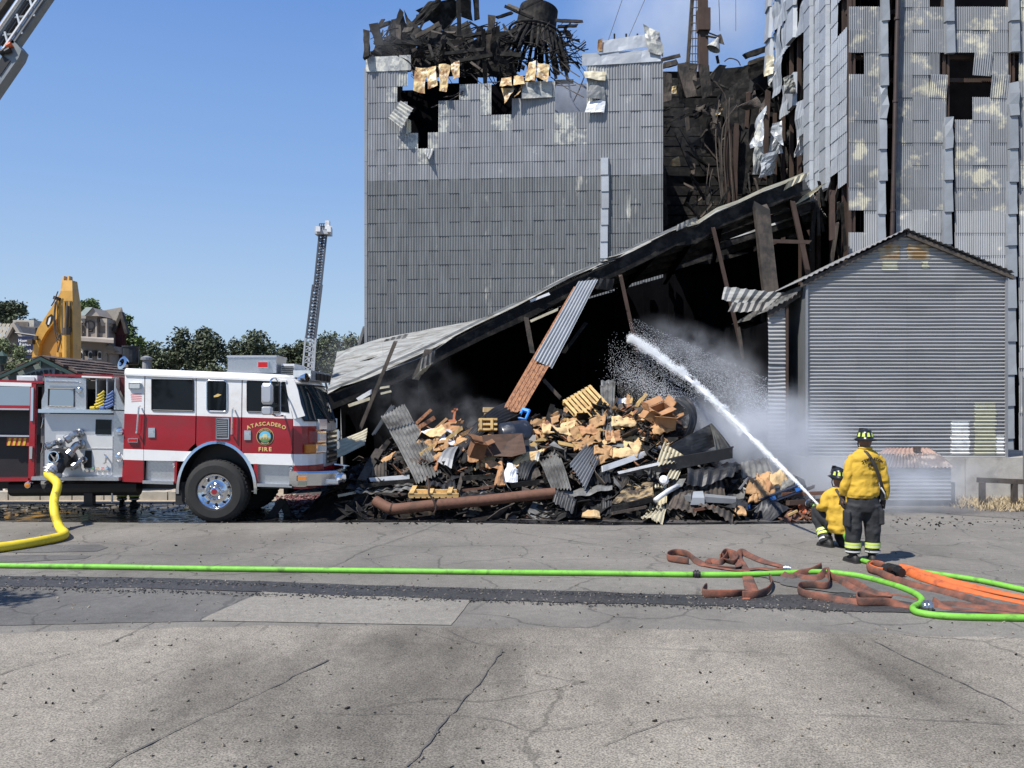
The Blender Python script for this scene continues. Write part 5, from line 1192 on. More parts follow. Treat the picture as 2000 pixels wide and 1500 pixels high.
q = MB(); q.bar(c+V((-.10, -.37, .08)), c+V((-.02, -.37, -.04)), .03, .02); obj('lever', q, M['chrome'], iv)
q = MB(); q.tube([c+V((0, -.20, -.05)), c+V((-.03, -.30, -.20)), c+V((-.06, -.34, -.30))], [.14, .13, .12], 14); obj('elbow', q, M['black'], iv)
q = MB(); q.lathe([(.13, 0), (.145, .02), (.145, .07), (.12, .09)], c+V((-.055, -.335, -.27)), V((-.1, -.1, -1)), 14); obj('coupling', q, M['alu'], iv)
side_poly('black_plate', [(165, 880), (177, 880), (177, 914), (162, 914)], M['black'], -.03, .03)
for px, col in ((171, None), (180, (.2, .5, .2)), (190, (.5, .3, .1)), (200, (.6, .15, .15)), (209, (.2, .4, .6))):
    q = MB(); q.lathe([(0, .05), (.03, .05), (.03, 0)], Q(px, 919, -.03), (0, -1, 0), 10); o = obj('drain_knob', q, M['chrome'], eng)
    if col: q = MB(); q.box(Q(px, 914, -.01), (.05, .012, .025)); obj('tag_plate', q, mat('knob_tag', col, .5), o)
q = MB(); q.tube(smoothpath([Q(203, 887, -.02), Q(208, 890, .03), Q(208, 902, .03), Q(203, 905, -.01)], 3), .018, 6); obj('panel_handle', q, M['chrome'], eng)
for px, py in ((233, 843), (231, 893)):
    q = MB(); q.lathe([(.0, .05), (.06, .04), (.085, .0)], Q(px, py, -.02), (0, -1, 0), 14); q.bar(Q(px-7, py+4, .03), Q(px+7, py+4, .03), .02, .03); obj('suction_handle', q, M['chrome'], eng)
# ---- rear body
q = MB(); q.box2((Q(-420, 0).x, TY+.02, Q(0, 945).z), (Q(-2, 0).x, TY+2.4, Q(0, 738).z)) if False else q.box2((Q(-420, 0).x, TY+.62, Q(0, 800).z), (XR-.1, TY+2.4, Q(0, 742).z)); obj('hose_bed', q, M['black'], eng)
side_poly('body_post', [(59, 750), (70, 750), (66, 938), (55, 938)], M['red'], .0, .08); 
side_poly('door_bar', [(62, 757), (67, 757), (66, 822), (61, 822)], M['chrome'], .03, .03)
side_poly('door_bar', [(59, 872), (65, 872), (64, 896), (59, 896)], M['chrome'], .03, .03)
side_poly('side_recess', [(70, 752), (85, 750), (84, 934), (66, 936)], M['diamond'], -.22, .04)
for y in (828, 878): 
    q = MB(); q.tube(smoothpath([Q(70, y-12, -.2), Q(73, y+8, -.14), Q(77, y-12, -.14)], 4), .014, 6); obj('hook', q, M['chrome'], eng)
wn_ = side_poly('locker_glass', [(-400, 752), (58, 755), (57, 792), (-400, 786)], M['mirror'], -.03, .03)
side_poly('locker_trim', [(-400, 786), (58, 792), (58, 798), (-400, 793)], M['red'], .0, .06); side_poly('locker_sill', [(-400, 793), (57, 798), (57, 801), (-400, 797)], M['alu'], .005, .06)
side_poly('locker_top', [(-400, 735), (62, 748), (62, 755), (-400, 744)], M['white'], .01, .4); side_poly('body_top', [(-400, 732), (84, 744), (84, 749), (-400, 738)], M['red'], -.01, 2.2)
side_poly('locker_floor', [(-400, 944), (58, 940), (58, 934), (-400, 938)], M['red'], .0, .5)
side_poly('locker_back', [(-400, 795), (60, 798), (60, 936), (-400, 938)], M['black'], -.48, .04)
side_poly('locker_shelf', [(-400, 845), (52, 851), (52, 854), (-400, 849)], M['alu'], -.15, .3)
ch = side_poly('striped_board', [(2, 854), (46, 856), (45, 872), (1, 871)], mat('chevron_red', (.45, .05, .03), .5), -.2, .02)
for i in range(4): side_poly('chevron_stripe', [(6+i*10, 856), (11+i*10, 856), (8+i*10, 871), (3+i*10, 871)], mat('chevron_yellow', (.65, .42, .05), .5), -.19, .02, parent=ch)
q = MB(); q.box2((Q(27, 0).x, TY+.1, Q(0, 749).z), (Q(67, 0).x, TY+.3, Q(0, 733).z)); sl_ = obj('scene_light', q, M['white_metal'], eng)
q = MB(); q.box2((Q(31, 0).x, TY+.09, Q(0, 746).z), (Q(63, 0).x, TY+.07, Q(0, 736).z)); obj('lens', q, M['clear'], sl_)
# underside
q = MB(); q.box2((Q(-420, 0).x, TY+.55, Q(0, 960).z), (-3.9, TY+.75, Q(0, 936).z)); q.box2((Q(-420, 0).x, TY+1.65, Q(0, 960).z), (-3.9, TY+1.85, Q(0, 936).z)); obj('chassis_rail', q, M['black'], eng)
q = MB(); q.tube([Q(0, 957, -.4), Q(255, 955, -.4)], .16, 12); obj('tank', q, M['black'], eng)
q = MB(); q.bar(Q(158, 945, -.35), Q(158, 990, -.35), .17, .14, (0, 1, 0)); q.box(Q(158, 992, -.35), (.34, .3, .04)); obj('stabiliser', q, M['black'], eng)
q = MB(); q.lathe([(0, .05), (.06, .04), (.075, 0), (.07, -.06)], Q(57, 947, .02), (0, -1, 0), 14); fl = obj('ground_lamp', q, M['chrome'], eng)
q = MB(); q.lathe([(0, .058), (.05, .05)], Q(57, 947, .022), (0, -1, 0), 12); obj('lens', q, M['amber'], fl)
q = MB(); q.tube([Q(205, 960, -.3), Q(205, 985, -.3)], .02, 6); obj('drain_tube', q, M['alu'], eng)
# lettering and the round seal
def dfn(px, py, d=.006): return lambda x, y, z: Q(px, py, d)+V((x, -z, y))
q = MB(); text_into(q, 'ATASCADERO', .100, dfn(520, 831), .003, .003, .75, arc=.85); obj('lettering', q, M['gold'], eng)
q = MB(); text_into(q, 'FIRE', .105, dfn(518, 881), .004, .003, 1.6); obj('lettering', q, M['gold'], eng)
sc_ = Q(518, 853, .004)
q = MB(); q.lathe([(0, .006), (.165, .006), (.165, 0)], sc_, (0, -1, 0), 36); seal = obj('round_seal', q, M['gold'], eng)
q = MB(); q.lathe([(.157, .009), (.112, .009)], sc_, (0, -1, 0), 36); obj('seal_ring', q, M['black'], seal)
q = MB(); q.lathe([(0, .010), (.110, .010)], sc_, (0, -1, 0), 36); obj('seal_sky', q, mat('seal_blue', (.12, .45, .65), .5), seal)
q = MB(); g_ = lambda x, z, d: sc_+V((x, -d, z))
q.prism([g_(-.10, -.05, .014), g_(.10, -.05, .014), g_(.10, .0, .014), g_(.045, .0, .014), g_(.045, .03, .014), g_(.03, .05, .014), g_(-.03, .05, .014), g_(-.045, .03, .014), g_(-.045, .0, .014), g_(-.10, .0, .014)], V((0, .003, 0))); obj('seal_building', q, mat('seal_cream', (.62, .55, .25), .5), seal)
q = MB(); q.prism([g_(-.098, -.052, .013), g_(-.07, -.085, .013), g_(0, -.108, .013), g_(.07, -.085, .013), g_(.098, -.052, .013)], V((0, .003, 0))); obj('seal_lawn', q, mat('seal_green', (.10, .22, .08), .5), seal)
for i in range(6): q = MB(); x = -.075+i*.03; q.box(g_(x, -.028, .017), (.009, .004, .034)); obj('seal_column', q, M['black'], seal)
q = MB(); text_into(q, 'EMERGENCY', .036, lambda x, y, z: sc_+V((x, -.011-z, y+.122)), .001, .001, 1.0, arc=.122); obj('seal_lettering', q, M['gold'], seal)
q = MB(); text_into(q, 'SERVICES', .034, lambda x, y, z: sc_+V((x, -.011-z, y-.146)), .001, .001, 1.2, arc=-.13); obj('seal_lettering', q, M['gold'], seal)
# black wheel chock
q = MB(); a, b, c = G(530, 1010), G(558, 1008), G(546, 1006)
q.bar(a+V((0, 0, .02)), V((a.x+.22, a.y+.05, .34)), .14, .09, (0, 1, 0)); q.bar(V((a.x+.20, a.y+.05, .34)), b+V((.05, 0, .02)), .14, .07, (0, 1, 0)); q.box(a+V((.03, 0, .03)), (.2, .2, .06)); q.box(b+V((.05, 0, .03)), (.14, .2, .06))
obj('wheel_chock', q, M['rubber'], cat='wheel chock', label='black angled wheel chock on the wet ground behind the chrome wheel')
# ------------------------------------------------------------------ rubble heap
random.seed(81)
prof_top = [(640, 960), (690, 905), (740, 880), (800, 850), (860, 838), (950, 826), (1040, 822), (1100, 800), (1170, 776), (1240, 772), (1310, 800), (1360, 858), (1420, 890), (1460, 935), (1540, 955), (1600, 985), (1640, 1010)]
def topz(x):
    px = CX+x/20.0*F
    for (a, ya), (b, yb_) in zip(prof_top, prof_top[1:]):
        if a <= px <= b: py = lerp(ya, yb_, (px-a)/(b-a)); return max(.0, CH+(HY-py)*20/F)
    return 0.0
def moundz(x, y):
    H = topz(x+.15*mnoise.noise(V((y, x, 3)))); t = max(0, min(1, (y-16.75-.15*mnoise.noise(V((x*1.5, 0, 0))))/3.0)); t = t*t*(3-2*t)
    if y > 21: t *= max(0, 1-(y-21)/3.2)
    return max(0, H*t*(.88+.12*mnoise.noise(V((x*1.3, y*1.3, 1))))+.22*mnoise.noise(V((x*2.2, y*2.2, 5)))*t+.10*mnoise.noise(V((x*6, y*6, 9)))*t)-.02
def surf(px, py):
    Y = 16.6
    while Y < 23:
        p = P(px, py, Y)
        if p.z <= moundz(p.x, p.y): return p
        Y += .06
    return P(px, py, 21.5)
mb = MB(); NX, NY = 130, 70; x0, x1, y0, y1 = -4.6, 6.9, 16.6, 24.2
vs = [(lerp(x0, x1, i/NX), lerp(y0, y1, j/NY)) for j in range(NY+1) for i in range(NX+1)]
mb.add([(x, y, moundz(x, y)) for x, y in vs], [(j*(NX+1)+i, j*(NX+1)+i+1, (j+1)*(NX+1)+i+1, (j+1)*(NX+1)+i) for j in range(NY) for i in range(NX)])
obj('rubble', mb, M['ash'], kind='stuff')
def Yd(py): return 17.0+(1000-py)/210*3.4
def Ys(px, py, dy=0.0): return min(Yd(py), surf(px, py).y-.12)+dy*.6
def c4(pts): return [P(p[0], p[1], Ys(p[0], p[1], p[2] if len(p) > 2 else 0)) for p in pts]
def corr_t(name, label, pts, m, ribs=6, amp=.022, nv=6, bend=0., crum=.05, jag=.01, cat='metal sheet', group=None):
    q = MB(); q.corr(*c4(pts), ribs, amp, nv, 5, bend, crum, 1.6, jag=jag); return obj(name, q, m, label=label, cat=cat, group=group)
def crum_t(name, label, pts, m, nu=9, nv=8, amp=.09, cs=2.6, thick=.012, bulge=0, cat='scrap', group=None):
    q = MB(); q.crumple(*c4(pts), nu, nv, amp, cs, thick, bulge); return obj(name, q, m, label=label, cat=cat, group=group)
def plank_t(name, label, a, b, w, h, m, dy=-.1, cat='timber', dyb=None, group=None, j=.06):
    q = MB(); pa, pb = P(a[0], a[1], Ys(a[0], a[1], dy)), P(b[0], b[1], Ys(b[0], b[1], dy if dyb is None else dyb)); q.char(pa, pb, w*.0105, h*.0105, 5, j, up=(0, 1, 0)); return obj(name, q, m, label=label, cat=cat, group=group)
# small filler first: splinters, scraps of board and torn paper too many to count
def filler(name, n, m, seed, smin, smax, flat=.25, box=(660, 1610, 790, 1015), dens=None):
    random.seed(seed); q = MB()
    for _ in range(n):
        px, py = rr(box[0], box[1]), rr(box[2], box[3]); p = surf(px, py)
        if p.y > 21.4: continue
        s = rr(smin, smax); R_ = Matrix.Rotation(rr(0, 6), 3, 'Z') @ Matrix.Rotation(rr(-.9, .9), 3, 'X') @ Matrix.Rotation(rr(-.9, .9), 3, 'Y')
        o = p+V((0, -.05, .04)); k = random.random()
        if k < .5: a = R_ @ V((s*rr(.8, 2.0), 0, 0)); q.char(o-a/2, o+a/2, s*rr(.10, .28), s*flat*rr(.25, .7), 2, .4)
        else:
            a, b_ = R_ @ V((s*rr(.5, 1.1), 0, 0)), R_ @ V((0, s*rr(.4, .9), 0)); q.crumple(o-a-b_, o+a-b_*rr(.4, 1), o+a*rr(.5, 1)+b_, o-a*rr(.4, 1)+b_*rr(.5, 1), 2, 2, s*.45, 5, .012*(1 if flat > .12 else .4))
    return obj(name, q, m, kind='stuff')
filler('burnt_debris', 1700, M['char'], 1, .06, .34); filler('scorched_debris', 420, M['char2'], 2, .08, .34); filler('brown_debris', 260, M['wood'], 3, .08, .26, .15, (780, 1340, 800, 930))
filler('paper_debris', 200, M['kraft'], 4, .08, .24, .1, (830, 1330, 800, 895)); filler('metal_debris', 120, M['grey_sheet'], 5, .10, .4, .06); filler('brown_debris', 160, M['rust'], 6, .06, .25, .2, (1530, 1620, 975, 1020)); filler('rust_debris', 90, M['wood'], 7, .06, .2, .2, (1540, 1620, 985, 1018))
# crumpled kraft sacks spread over the heap
SL = ['crumpled brown kraft paper under the left end of the white film', 'crumpled brown kraft paper below the tan batten', 'crumpled brown kraft paper left of the dark sweeping sheet', 'crumpled brown kraft paper tucked under the dark sweeping sheet', 'crumpled brown kraft paper beside the burnt carton', 'crumpled brown kraft paper touching the left edge of the plywood panel', 'crumpled brown kraft paper left of the charred stump', 'crumpled brown kraft paper at the foot of the slanting yellow stick', 'crumpled brown kraft paper right of the standing yellow stick', 'crumpled brown kraft paper beneath the tilted pallet', 'crumpled brown kraft paper at the bottom corner of the tilted pallet', 'crumpled brown kraft paper above the slanting grey sheet', 'crumpled brown kraft paper behind the top of the slanting grey sheet', 'crumpled brown kraft paper left of the white film by the pale pad', 'crumpled brown kraft paper in front of the plywood panel', 'crumpled brown kraft paper at the foot of the upright dark sheet', 'crumpled brown kraft paper just right of the slanting grey sheet', 'crumpled brown kraft paper below the curled pale sheet', 'crumpled brown kraft paper under the long charred sheet', 'crumpled brown kraft paper right of the black drum', 'crumpled brown kraft paper behind the white film', 'crumpled brown kraft paper at the top end of the charred stump']
random.seed(83)
def sack(px, py, s, m, label, group=None, rot=None, tilt=None):
    p = surf(px, py)+V((0, -.22, .12)); a = rr(-.7, .7) if rot is None else rot; u = V((math.cos(a), rr(-.3, .3), math.sin(a)*.6)).normalized(); v = V((rr(-.3, .3), .75, .75)).normalized() if tilt is None else V(tilt).normalized()
    q = MB(); w, h = s*rr(.8, 1.2), s*rr(.5, .8); q.crumple(p-u*w/2-v*h/2, p+u*w/2-v*h/2, p+u*w/2+v*h/2, p-u*w/2+v*h/2, 16, 12, s*.15, 8.0, .012, s*.03); q.smooth = True
    return obj('paper_sack', q, m, label=label, cat='paper sack', group=group)
for (px, py, s) in ((812, 850, .45), (838, 872, .45), (862, 880, .4), (905, 882, .5), (925, 902, .5), (950, 868, .4), (1075, 832, .4), (1090, 815, .35), (1128, 836, .4), (1150, 850, .45), (1165, 835, .4), (1120, 858, .5), (1132, 878, .4), (965, 918, .35), (1000, 862, .4), (1195, 862, .4), (1176, 890, .35), (860, 905, .4), (760, 905, .35), (1068, 858, .35), (880, 845, .45), (1050, 835, .35)):
    sack(px, py, s, M['kraft'] if random.random() < .6 else M['card'], SL.pop(0), 'crumpled kraft paper over the rubble heap')
for (px, py, s) in ((945, 905, .4), (960, 890, .35), (1185, 872, .3), (1108, 842, .3)):
    sack(px, py, s, M['kraft_pale'], {945: 'pale curled paper in front of the burnt carton', 960: 'pale curled paper under the plywood panel', 1185: 'pale curled paper right of the slanting grey sheet', 1108: 'pale torn paper by the yellow sticks'}[px], 'pale curled paper in the rubble heap')
# the big drape of pale sacks and the orange boxes at the crest
random.seed(84)
def drape(pts_list, m, name, label, group, amp=.06):
    for k, pts in enumerate(pts_list):
        q = MB(); q.crumple(*[P(x, y, min(18.9, surf(x, y).y-.12)-.03*k+(875-y)*.006) for x, y in pts], 18, 12, amp*1.0, 6.5, .02, .05); q.smooth = True; obj(name, q, m, label=label if not isinstance(label, list) else label[k], cat='paper sack', group=group)
drape([[(1196, 866+i*5.5), (1266-i*4, 862+i*5.5), (1270-i*3, 842+i*5), (1198, 850+i*5.5)] for i in range(6)], M['kraft_pale'], 'paper_sack', ['topmost pale sack of the sagging stack under the orange boxes', 'second pale sack from the top of the sagging stack', 'third pale sack from the top of the sagging stack', 'third pale sack from the bottom of the sagging stack', 'second pale sack from the bottom of the sagging stack', 'lowest pale sack of the sagging stack above the white board'], 'sagging stack of pale paper sacks', .05)
drape([[(1200, 858), (1264, 860), (1298, 808), (1226, 812)], [(1262, 838), (1312, 836), (1318, 818), (1280, 812)], [(1228, 838), (1262, 838), (1284, 812), (1240, 818)]], M['kraft_pale'], 'paper_sack', ['large pale sack draped over the crest of the rubble heap', 'pale torn sack below the orange boxes at the crest', 'creased pale sack lying atop the big draped sack'], None, .09)
def carton(label, px, py, dep, dims, rot, m):
    R_ = Matrix.Rotation(rot[2], 3, 'Z') @ Matrix.Rotation(rot[1], 3, 'Y') @ Matrix.Rotation(rot[0], 3, 'X'); c = P(px, py, dep); w, d, h = dims; t = thing('carton', label, 'carton', c)
    q = MB(); th = .02
    for a, b in (((-w/2, -d/2, -h/2), (w/2, -d/2+th, h/2)), ((-w/2, d/2-th, -h/2), (w/2, d/2, h/2)), ((-w/2, -d/2, -h/2), (-w/2+th, d/2, h/2)), ((w/2-th, -d/2, -h/2), (w/2, d/2, h/2)), ((-w/2, -d/2, -h/2), (w/2, d/2, -h/2+th))):
        q.box([(a[i]+b[i])/2 for i in range(3)], [abs(b[i]-a[i])*.996 for i in range(3)])
    q.v = [R_ @ p+c+V((mnoise.noise(p*5), 0, mnoise.noise(p*5+V((3, 3, 3)))))*.03 for p in q.v]; obj('box_body', q, m, t)
    for s, ax_ in ((-1, 0), (1, 0), (-1, 1), (1, 1)):
        q = MB(); o = V((s*w/2, 0, h/2)) if ax_ == 0 else V((0, s*d/2, h/2)); L_ = .22; up = V((s*.6, 0, .5)) if ax_ == 0 else V((0, s*.8, .2)); sd = V((0, d/2, 0)) if ax_ == 0 else V((w/2, 0, 0))
        q.crumple(*[R_ @ p+c for p in (o-sd, o+sd, o+sd+up*L_, o-sd+up*L_)], 3, 2, .02, 3, .012); obj('flap', q, m, t)
carton('open orange cardboard box at the crest, beside the upright dark sheet', 1290, 804, 18.9, (.40, .32, .24), (.5, -.35, .3), M['card'])
carton('crushed orange cardboard box under the open one at the crest', 1300, 822, 18.8, (.46, .35, .22), (.2, .1, -.2), M['card'])
carton('small orange box at the left foot of the open box', 1268, 814, 18.8, (.3, .3, .2), (.2, .5, .4), M['card'])
carton('burnt brown carton below the black drum', 932, 878, 18.1, (.30, .25, .34), (.3, .25, .4), mat('burnt_card', (.16, .075, .035), .8, 0, .3, 5))
# corrugated sheets and other large pieces, each as it lies
corr_t('corrugated_sheet', 'long charred corrugated sheet leaning at the left of the heap', [(813, 945, -.3), (862, 922, -.2), (790, 790, .1), (744, 812, 0)], M['grey_sheet'], 8, .024, 8, .04, .05)
corr_t('corrugated_sheet', 'thin dark sheet standing edgewise behind the long charred sheet', [(725, 848), (733, 846), (772, 794, .4), (764, 792, .4)], M['galv_dark'], 2, .02, 4)
corr_t('corrugated_sheet', 'cream bent corrugated sheet next to the fire engine bumper', [(648, 894, -.2), (650, 860, .1), (718, 836, .4), (712, 868, .1)], M['cream_sheet'], 5, .03, 6, .05, .06)
corr_t('corrugated_sheet', 'dark corrugated sheet sweeping up to the fallen wall panel', [(884, 910, -.3), (900, 866, .2), (1014, 783, .6), (1008, 824, .2)], M['black_sheet'], 7, .025, 9, -.25, .05)
corr_t('corrugated_sheet', 'curled pale sheet at the foot of the dark sweeping sheet', [(854, 908, -.5), (882, 918, -.5), (900, 862, -.2), (884, 872, -.4)], M['galv'], 2, .01, 6, .12, .08)
corr_t('corrugated_sheet', 'upright dark corrugated sheet in front of the tilted pallet', [(1178, 850, -.4), (1198, 846, -.5), (1203, 741, .0), (1172, 756, .1)], M['grey_sheet'], 3, .03, 7, .15, .06, .03)
corr_t('corrugated_sheet', 'curled top of bent sheet beside the upright dark sheet', [(1174, 756, .2), (1200, 758, .2), (1196, 744, .5), (1172, 746, .5)], M['galv_dark'], 2, .02, 4, .1, .05)
corr_t('corrugated_sheet', 'ribbed grey sheet slanting at the centre of the heap', [(1112, 906, -.5), (1143, 956, -.7), (1183, 872, -.1), (1156, 857, -.1)], M['galv'], 8, .03, 6, .03, .04)
corr_t('corrugated_sheet', 'sooty ribbed sheet left of the slanting grey one', [(1078, 955, -.7), (1116, 955, -.7), (1088, 875, -.2), (1050, 896, -.3)], M['grey_sheet'], 6, .028, 6, .04, .05)
corr_t('corrugated_sheet', 'crumpled grey sheet folded over behind the sooty ribbed sheet', [(1022, 908, -.1), (1052, 900, -.3), (1068, 880, .1), (1030, 886, .2)], M['galv_edge'], 4, .02, 5, .12, .08)
corr_t('corrugated_sheet', 'dark underside of folded sheet left of the sooty ribbed sheet', [(1010, 934, -.3), (1030, 936, -.4), (1054, 898, -.25), (1020, 900, 0)], M['black_sheet'], 4, .02, 5, .1, .08)
corr_t('corrugated_sheet', 'cream stained corrugated sheet above the long black trough', [(1281, 908, -.6), (1345, 902, -.6), (1360, 873, -.3), (1298, 862, -.2)], M['cream_sheet'], 8, .022, 5, .03, .05)
corr_t('corrugated_sheet', 'tall dark curved sheet right of the orange boxes', [(1333, 850, -1.2), (1348, 852, -1.2), (1337, 773, -3.0), (1317, 782, -3.0)], M['black_sheet'], 2, .02, 8, .22, .04)
corr_t('corrugated_sheet', 'small grey foot of the tall curved sheet', [(1334, 852, .0), (1352, 860, -.1), (1346, 838, .2), (1336, 838, .2)], M['black_sheet'], 2, .02, 4, .08, .08)
crum_t('metal_sheet', 'black peaked sheet, left flap of the tent shape', [(1306, 872, -1.2), (1345, 895, -.8), (1398, 872, -1.4), (1388, 827, -2.6)], M['black_sheet'], 8, 6, .05, 1.6, cat='metal sheet')
corr_t('corrugated_sheet', 'grey ribbed right flank of the tent shaped sheet', [(1398, 892, -1.0), (1432, 880, -1.2), (1390, 827, -2.6), (1386, 829, -2.6)], M['grey_sheet'], 4, .02, 6, .05, .05)
crum_t('metal_sheet', 'dark sheet in the hollow under the tent shape', [(1350, 895, .2), (1400, 888, .2), (1396, 850, .5), (1350, 872, .4)], M['char'], 8, 6, .12, 2.5, cat='metal sheet')
corr_t('corrugated_sheet', 'rolled dark sheet at the open end of the rusty pipe', [(1078, 985, -.4), (1118, 1006, -.4), (1126, 988, -.2), (1088, 966, -.1)], M['black_sheet'], 4, .02, 5, .18, .08)
corr_t('corrugated_sheet', 'pale sheet lying along the rusty pipe', [(1084, 974, -.5), (1196, 960, -.5), (1196, 950, -.2), (1090, 958, -.2)], M['grey_sheet'], 3, .02, 6, .04, .08)
corr_t('corrugated_sheet', 'torn grey sheet hanging to the ground under the black trough', [(1250, 1010, -.5), (1294, 1022, -.6), (1302, 944, -.4), (1272, 942, -.2)], M['cream_sheet'], 5, .025, 9, -.18, .12, .03)
corr_t('corrugated_sheet', 'narrow cream sheet end poking below the black trough', [(1300, 935, -.45), (1322, 938, -.45), (1332, 918, -.3), (1312, 914, -.3)], M['cream_sheet'], 3, .02, 3)
corr_t('corrugated_sheet', 'dull grey ribbed sheet standing behind the paper sacks', [(1449, 936, .4), (1512, 926, .4), (1498, 894, .5), (1447, 903, .5)], M['grey_sheet'], 5, .02, 4, .02, .03)
corr_t('corrugated_sheet', 'blackened sheet sagging below the black trough', [(1340, 948, -.4), (1430, 940, -.3), (1436, 902, -.1), (1340, 914, -.3)], M['black_sheet'], 5, .02, 8, .10, .14)
corr_t('corrugated_sheet', 'dark roofing sheet behind the crest of the heap', [(1206, 792, 1.2), (1292, 800, 1.2), (1272, 772, 1.5), (1206, 744, 1.6)], M['char'], 9, .025, 5, .02, .06)
corr_t('corrugated_sheet', 'dark flat sheet on the ground by the yellow timber', [(900, 975, -.2), (985, 972, -.2), (1000, 958, .2), (905, 960, .2)], M['black_sheet'], 5, .02, 4, .03, .06)
corr_t('corrugated_sheet', 'grey sheet lying flat left of the yellow timber', [(690, 966, .1), (806, 958, .1), (812, 940, .6), (705, 950, .7)], M['grey_sheet'], 6, .02, 6, .03, .06)
corr_t('corrugated_sheet', 'sooty sheet under the grey sheet by the bumper', [(672, 956, .3), (760, 948, .3), (766, 932, .8), (690, 938, .8)], M['black_sheet'], 5, .02, 5, .03, .06)
crum_t('plastic_film', 'white plastic film heaped behind the long charred sheet', [(818, 866, .1), (886, 878, .1), (892, 840, .4), (824, 842, .4)], M['white_plastic'], 10, 8, .12, 2.6, .01, .12, cat='plastic')
crum_t('plastic_film', 'crumpled white film beside the pale paper pad', [(984, 938, -.4), (1010, 940, -.4), (1008, 904, -.2), (988, 904, -.2)], M['white_plastic'], 7, 8, .10, 3, .01, .08, cat='plastic')
crum_t('plastic_film', 'white rags near the tilted pallet, right of the upright sheet', [(1205, 812, .5), (1228, 814, .5), (1226, 786, .8), (1206, 780, .8)], M['white_plastic'], 6, 6, .12, 3.5, .01, .05, cat='plastic')
crum_t('paper_pad', 'pale yellow ribbed paper pad in the middle of the heap', [(996, 912, -.3), (1046, 906, -.3), (1070, 876, .1), (1014, 886, .1)], M['kraft_pale'], 12, 7, .06, 4, .05, .1, cat='paper sack')
crum_t('paper_sack', 'rusty brown sack standing left of the white film', [(966, 948, -.5), (986, 946, -.5), (984, 920, -.3), (970, 922, -.3)], M['card'], 6, 7, .07, 3, .03, .12, cat='paper sack')
crum_t('insulation', 'scorched tan insulation mat under the black trough', [(1195, 990, -.5), (1278, 970, -.5), (1272, 942, .1), (1214, 950, .1)], mat('scorched_insulation', (.30, .22, .12), .95, 0, .4, 14, col2=(.05, .04, .03), thr=.5, scale2=5, bump=.8, bscale=30), 12, 8, .10, 3.5, .05, cat='insulation')
crum_t('paper_sack', 'small tan sack on the ground below the insulation mat', [(1136, 1010, -.3), (1172, 1012, -.3), (1170, 998, .0), (1140, 998, .0)], M['kraft_pale'], 6, 5, .05, 4, .03, .06, cat='paper sack')
crum_t('paper_sack', 'small tan rag at the lower left end of the blue pallet', [(1430, 1004, -.3), (1458, 1006, -.3), (1452, 990, 0), (1436, 990, 0)], M['kraft'], 6, 5, .06, 5, .03, .06, cat='paper sack')
# the black plastic drum and the plywood panel
q = MB(); c = P(1000, 858, 19.0); q.lathe([(0, -.02), (.30, 0), (.345, .05), (.35, .3), (.36, .32), (.35, .34), (.35, .62), (.345, .68), (.30, .73), (0, .74)], c+V((-.30, -.1, 0)), V((.9, .35, .12)), 24); q.smooth = True; obj('plastic_drum', q, mat('black_plastic', (.018, .022, .032), .28, 0, .2, 6, col2=(.16, .17, .19), thr=.66, scale2=5), label='black plastic drum lying behind the brown plywood panel', cat='drum')
q = MB(); q.prism([P(942, 850, 18.3), P(1020, 846, 18.5), P(1028, 884, 18.2), P(1000, 892, 18.1), P(944, 890, 18.1)], V((0, .04, 0))); obj('plywood_panel', q, mat('burnt_plywood', (.075, .038, .022), .7, 0, .3, 4, (1, 1, 5), col2=(.03, .02, .015), thr=.55, scale2=3), label='dark brown plywood panel upright in the heap', cat='panel')
q = MB(); q.prism([P(1023, 846, 18.9), P(1046, 850, 18.8), P(1050, 880, 18.6), P(1026, 884, 18.5)], V((0, .05, 0))); obj('black_board', q, M['black_sheet'], label='black board leaning right of the plywood panel', cat='board')
# long pale laths and boards thrown over the crest
random.seed(97)
for k, (a, b, lb) in enumerate((((1040, 832), (1090, 806), 'left of the yellow sticks'), ((1060, 846), (1100, 838), 'below the yellow sticks'), ((1128, 852), (1176, 838), 'under the lower edge of the tilted pallet'), ((1140, 868), (1160, 826), 'across the lower edge of the tilted pallet'), ((1204, 838), (1236, 806), 'in front of the white rags'), ((1240, 796), (1262, 770), 'left of the open orange box'), ((900, 850), (932, 834), 'left of the slatted crate'), ((872, 858), (902, 836), 'right of the white film'), ((1034, 872), (1066, 856), 'behind the pale paper pad'), ((1180, 812), (1206, 778), 'leaning against the upright dark sheet'), ((1090, 864), (1140, 874), 'above the slanting grey sheet'), ((820, 888), (850, 870), 'in front of the white film'))):
    plank_t('timber', 'pale splintered lath '+lb, a, b, rr(6, 10), 3, M['pine'] if k % 3 else M['kraft'], -.35, 'timber', -.25, j=.2)
for k, (px, py, s, lb) in enumerate(((1030, 862, .5, 'behind the pale pad, left of the stump'), (1085, 850, .55, 'between the stump and the yellow sticks'), (1150, 872, .5, 'under the tilted pallet'), (1215, 835, .5, 'left of the draped sack'), (1185, 900, .5, 'below the upright dark sheet'), (850, 858, .5, 'beside the tan batten'), (905, 868, .5, 'left of the plywood panel'), (950, 912, .45, 'low in front of the plywood panel'), (1290, 842, .5, 'below the small orange box'))):
    sack(px, py, s, M['kraft_pale'] if k % 2 else M['kraft'], 'torn tan paper sack '+lb, 'torn tan sacks over the heap')
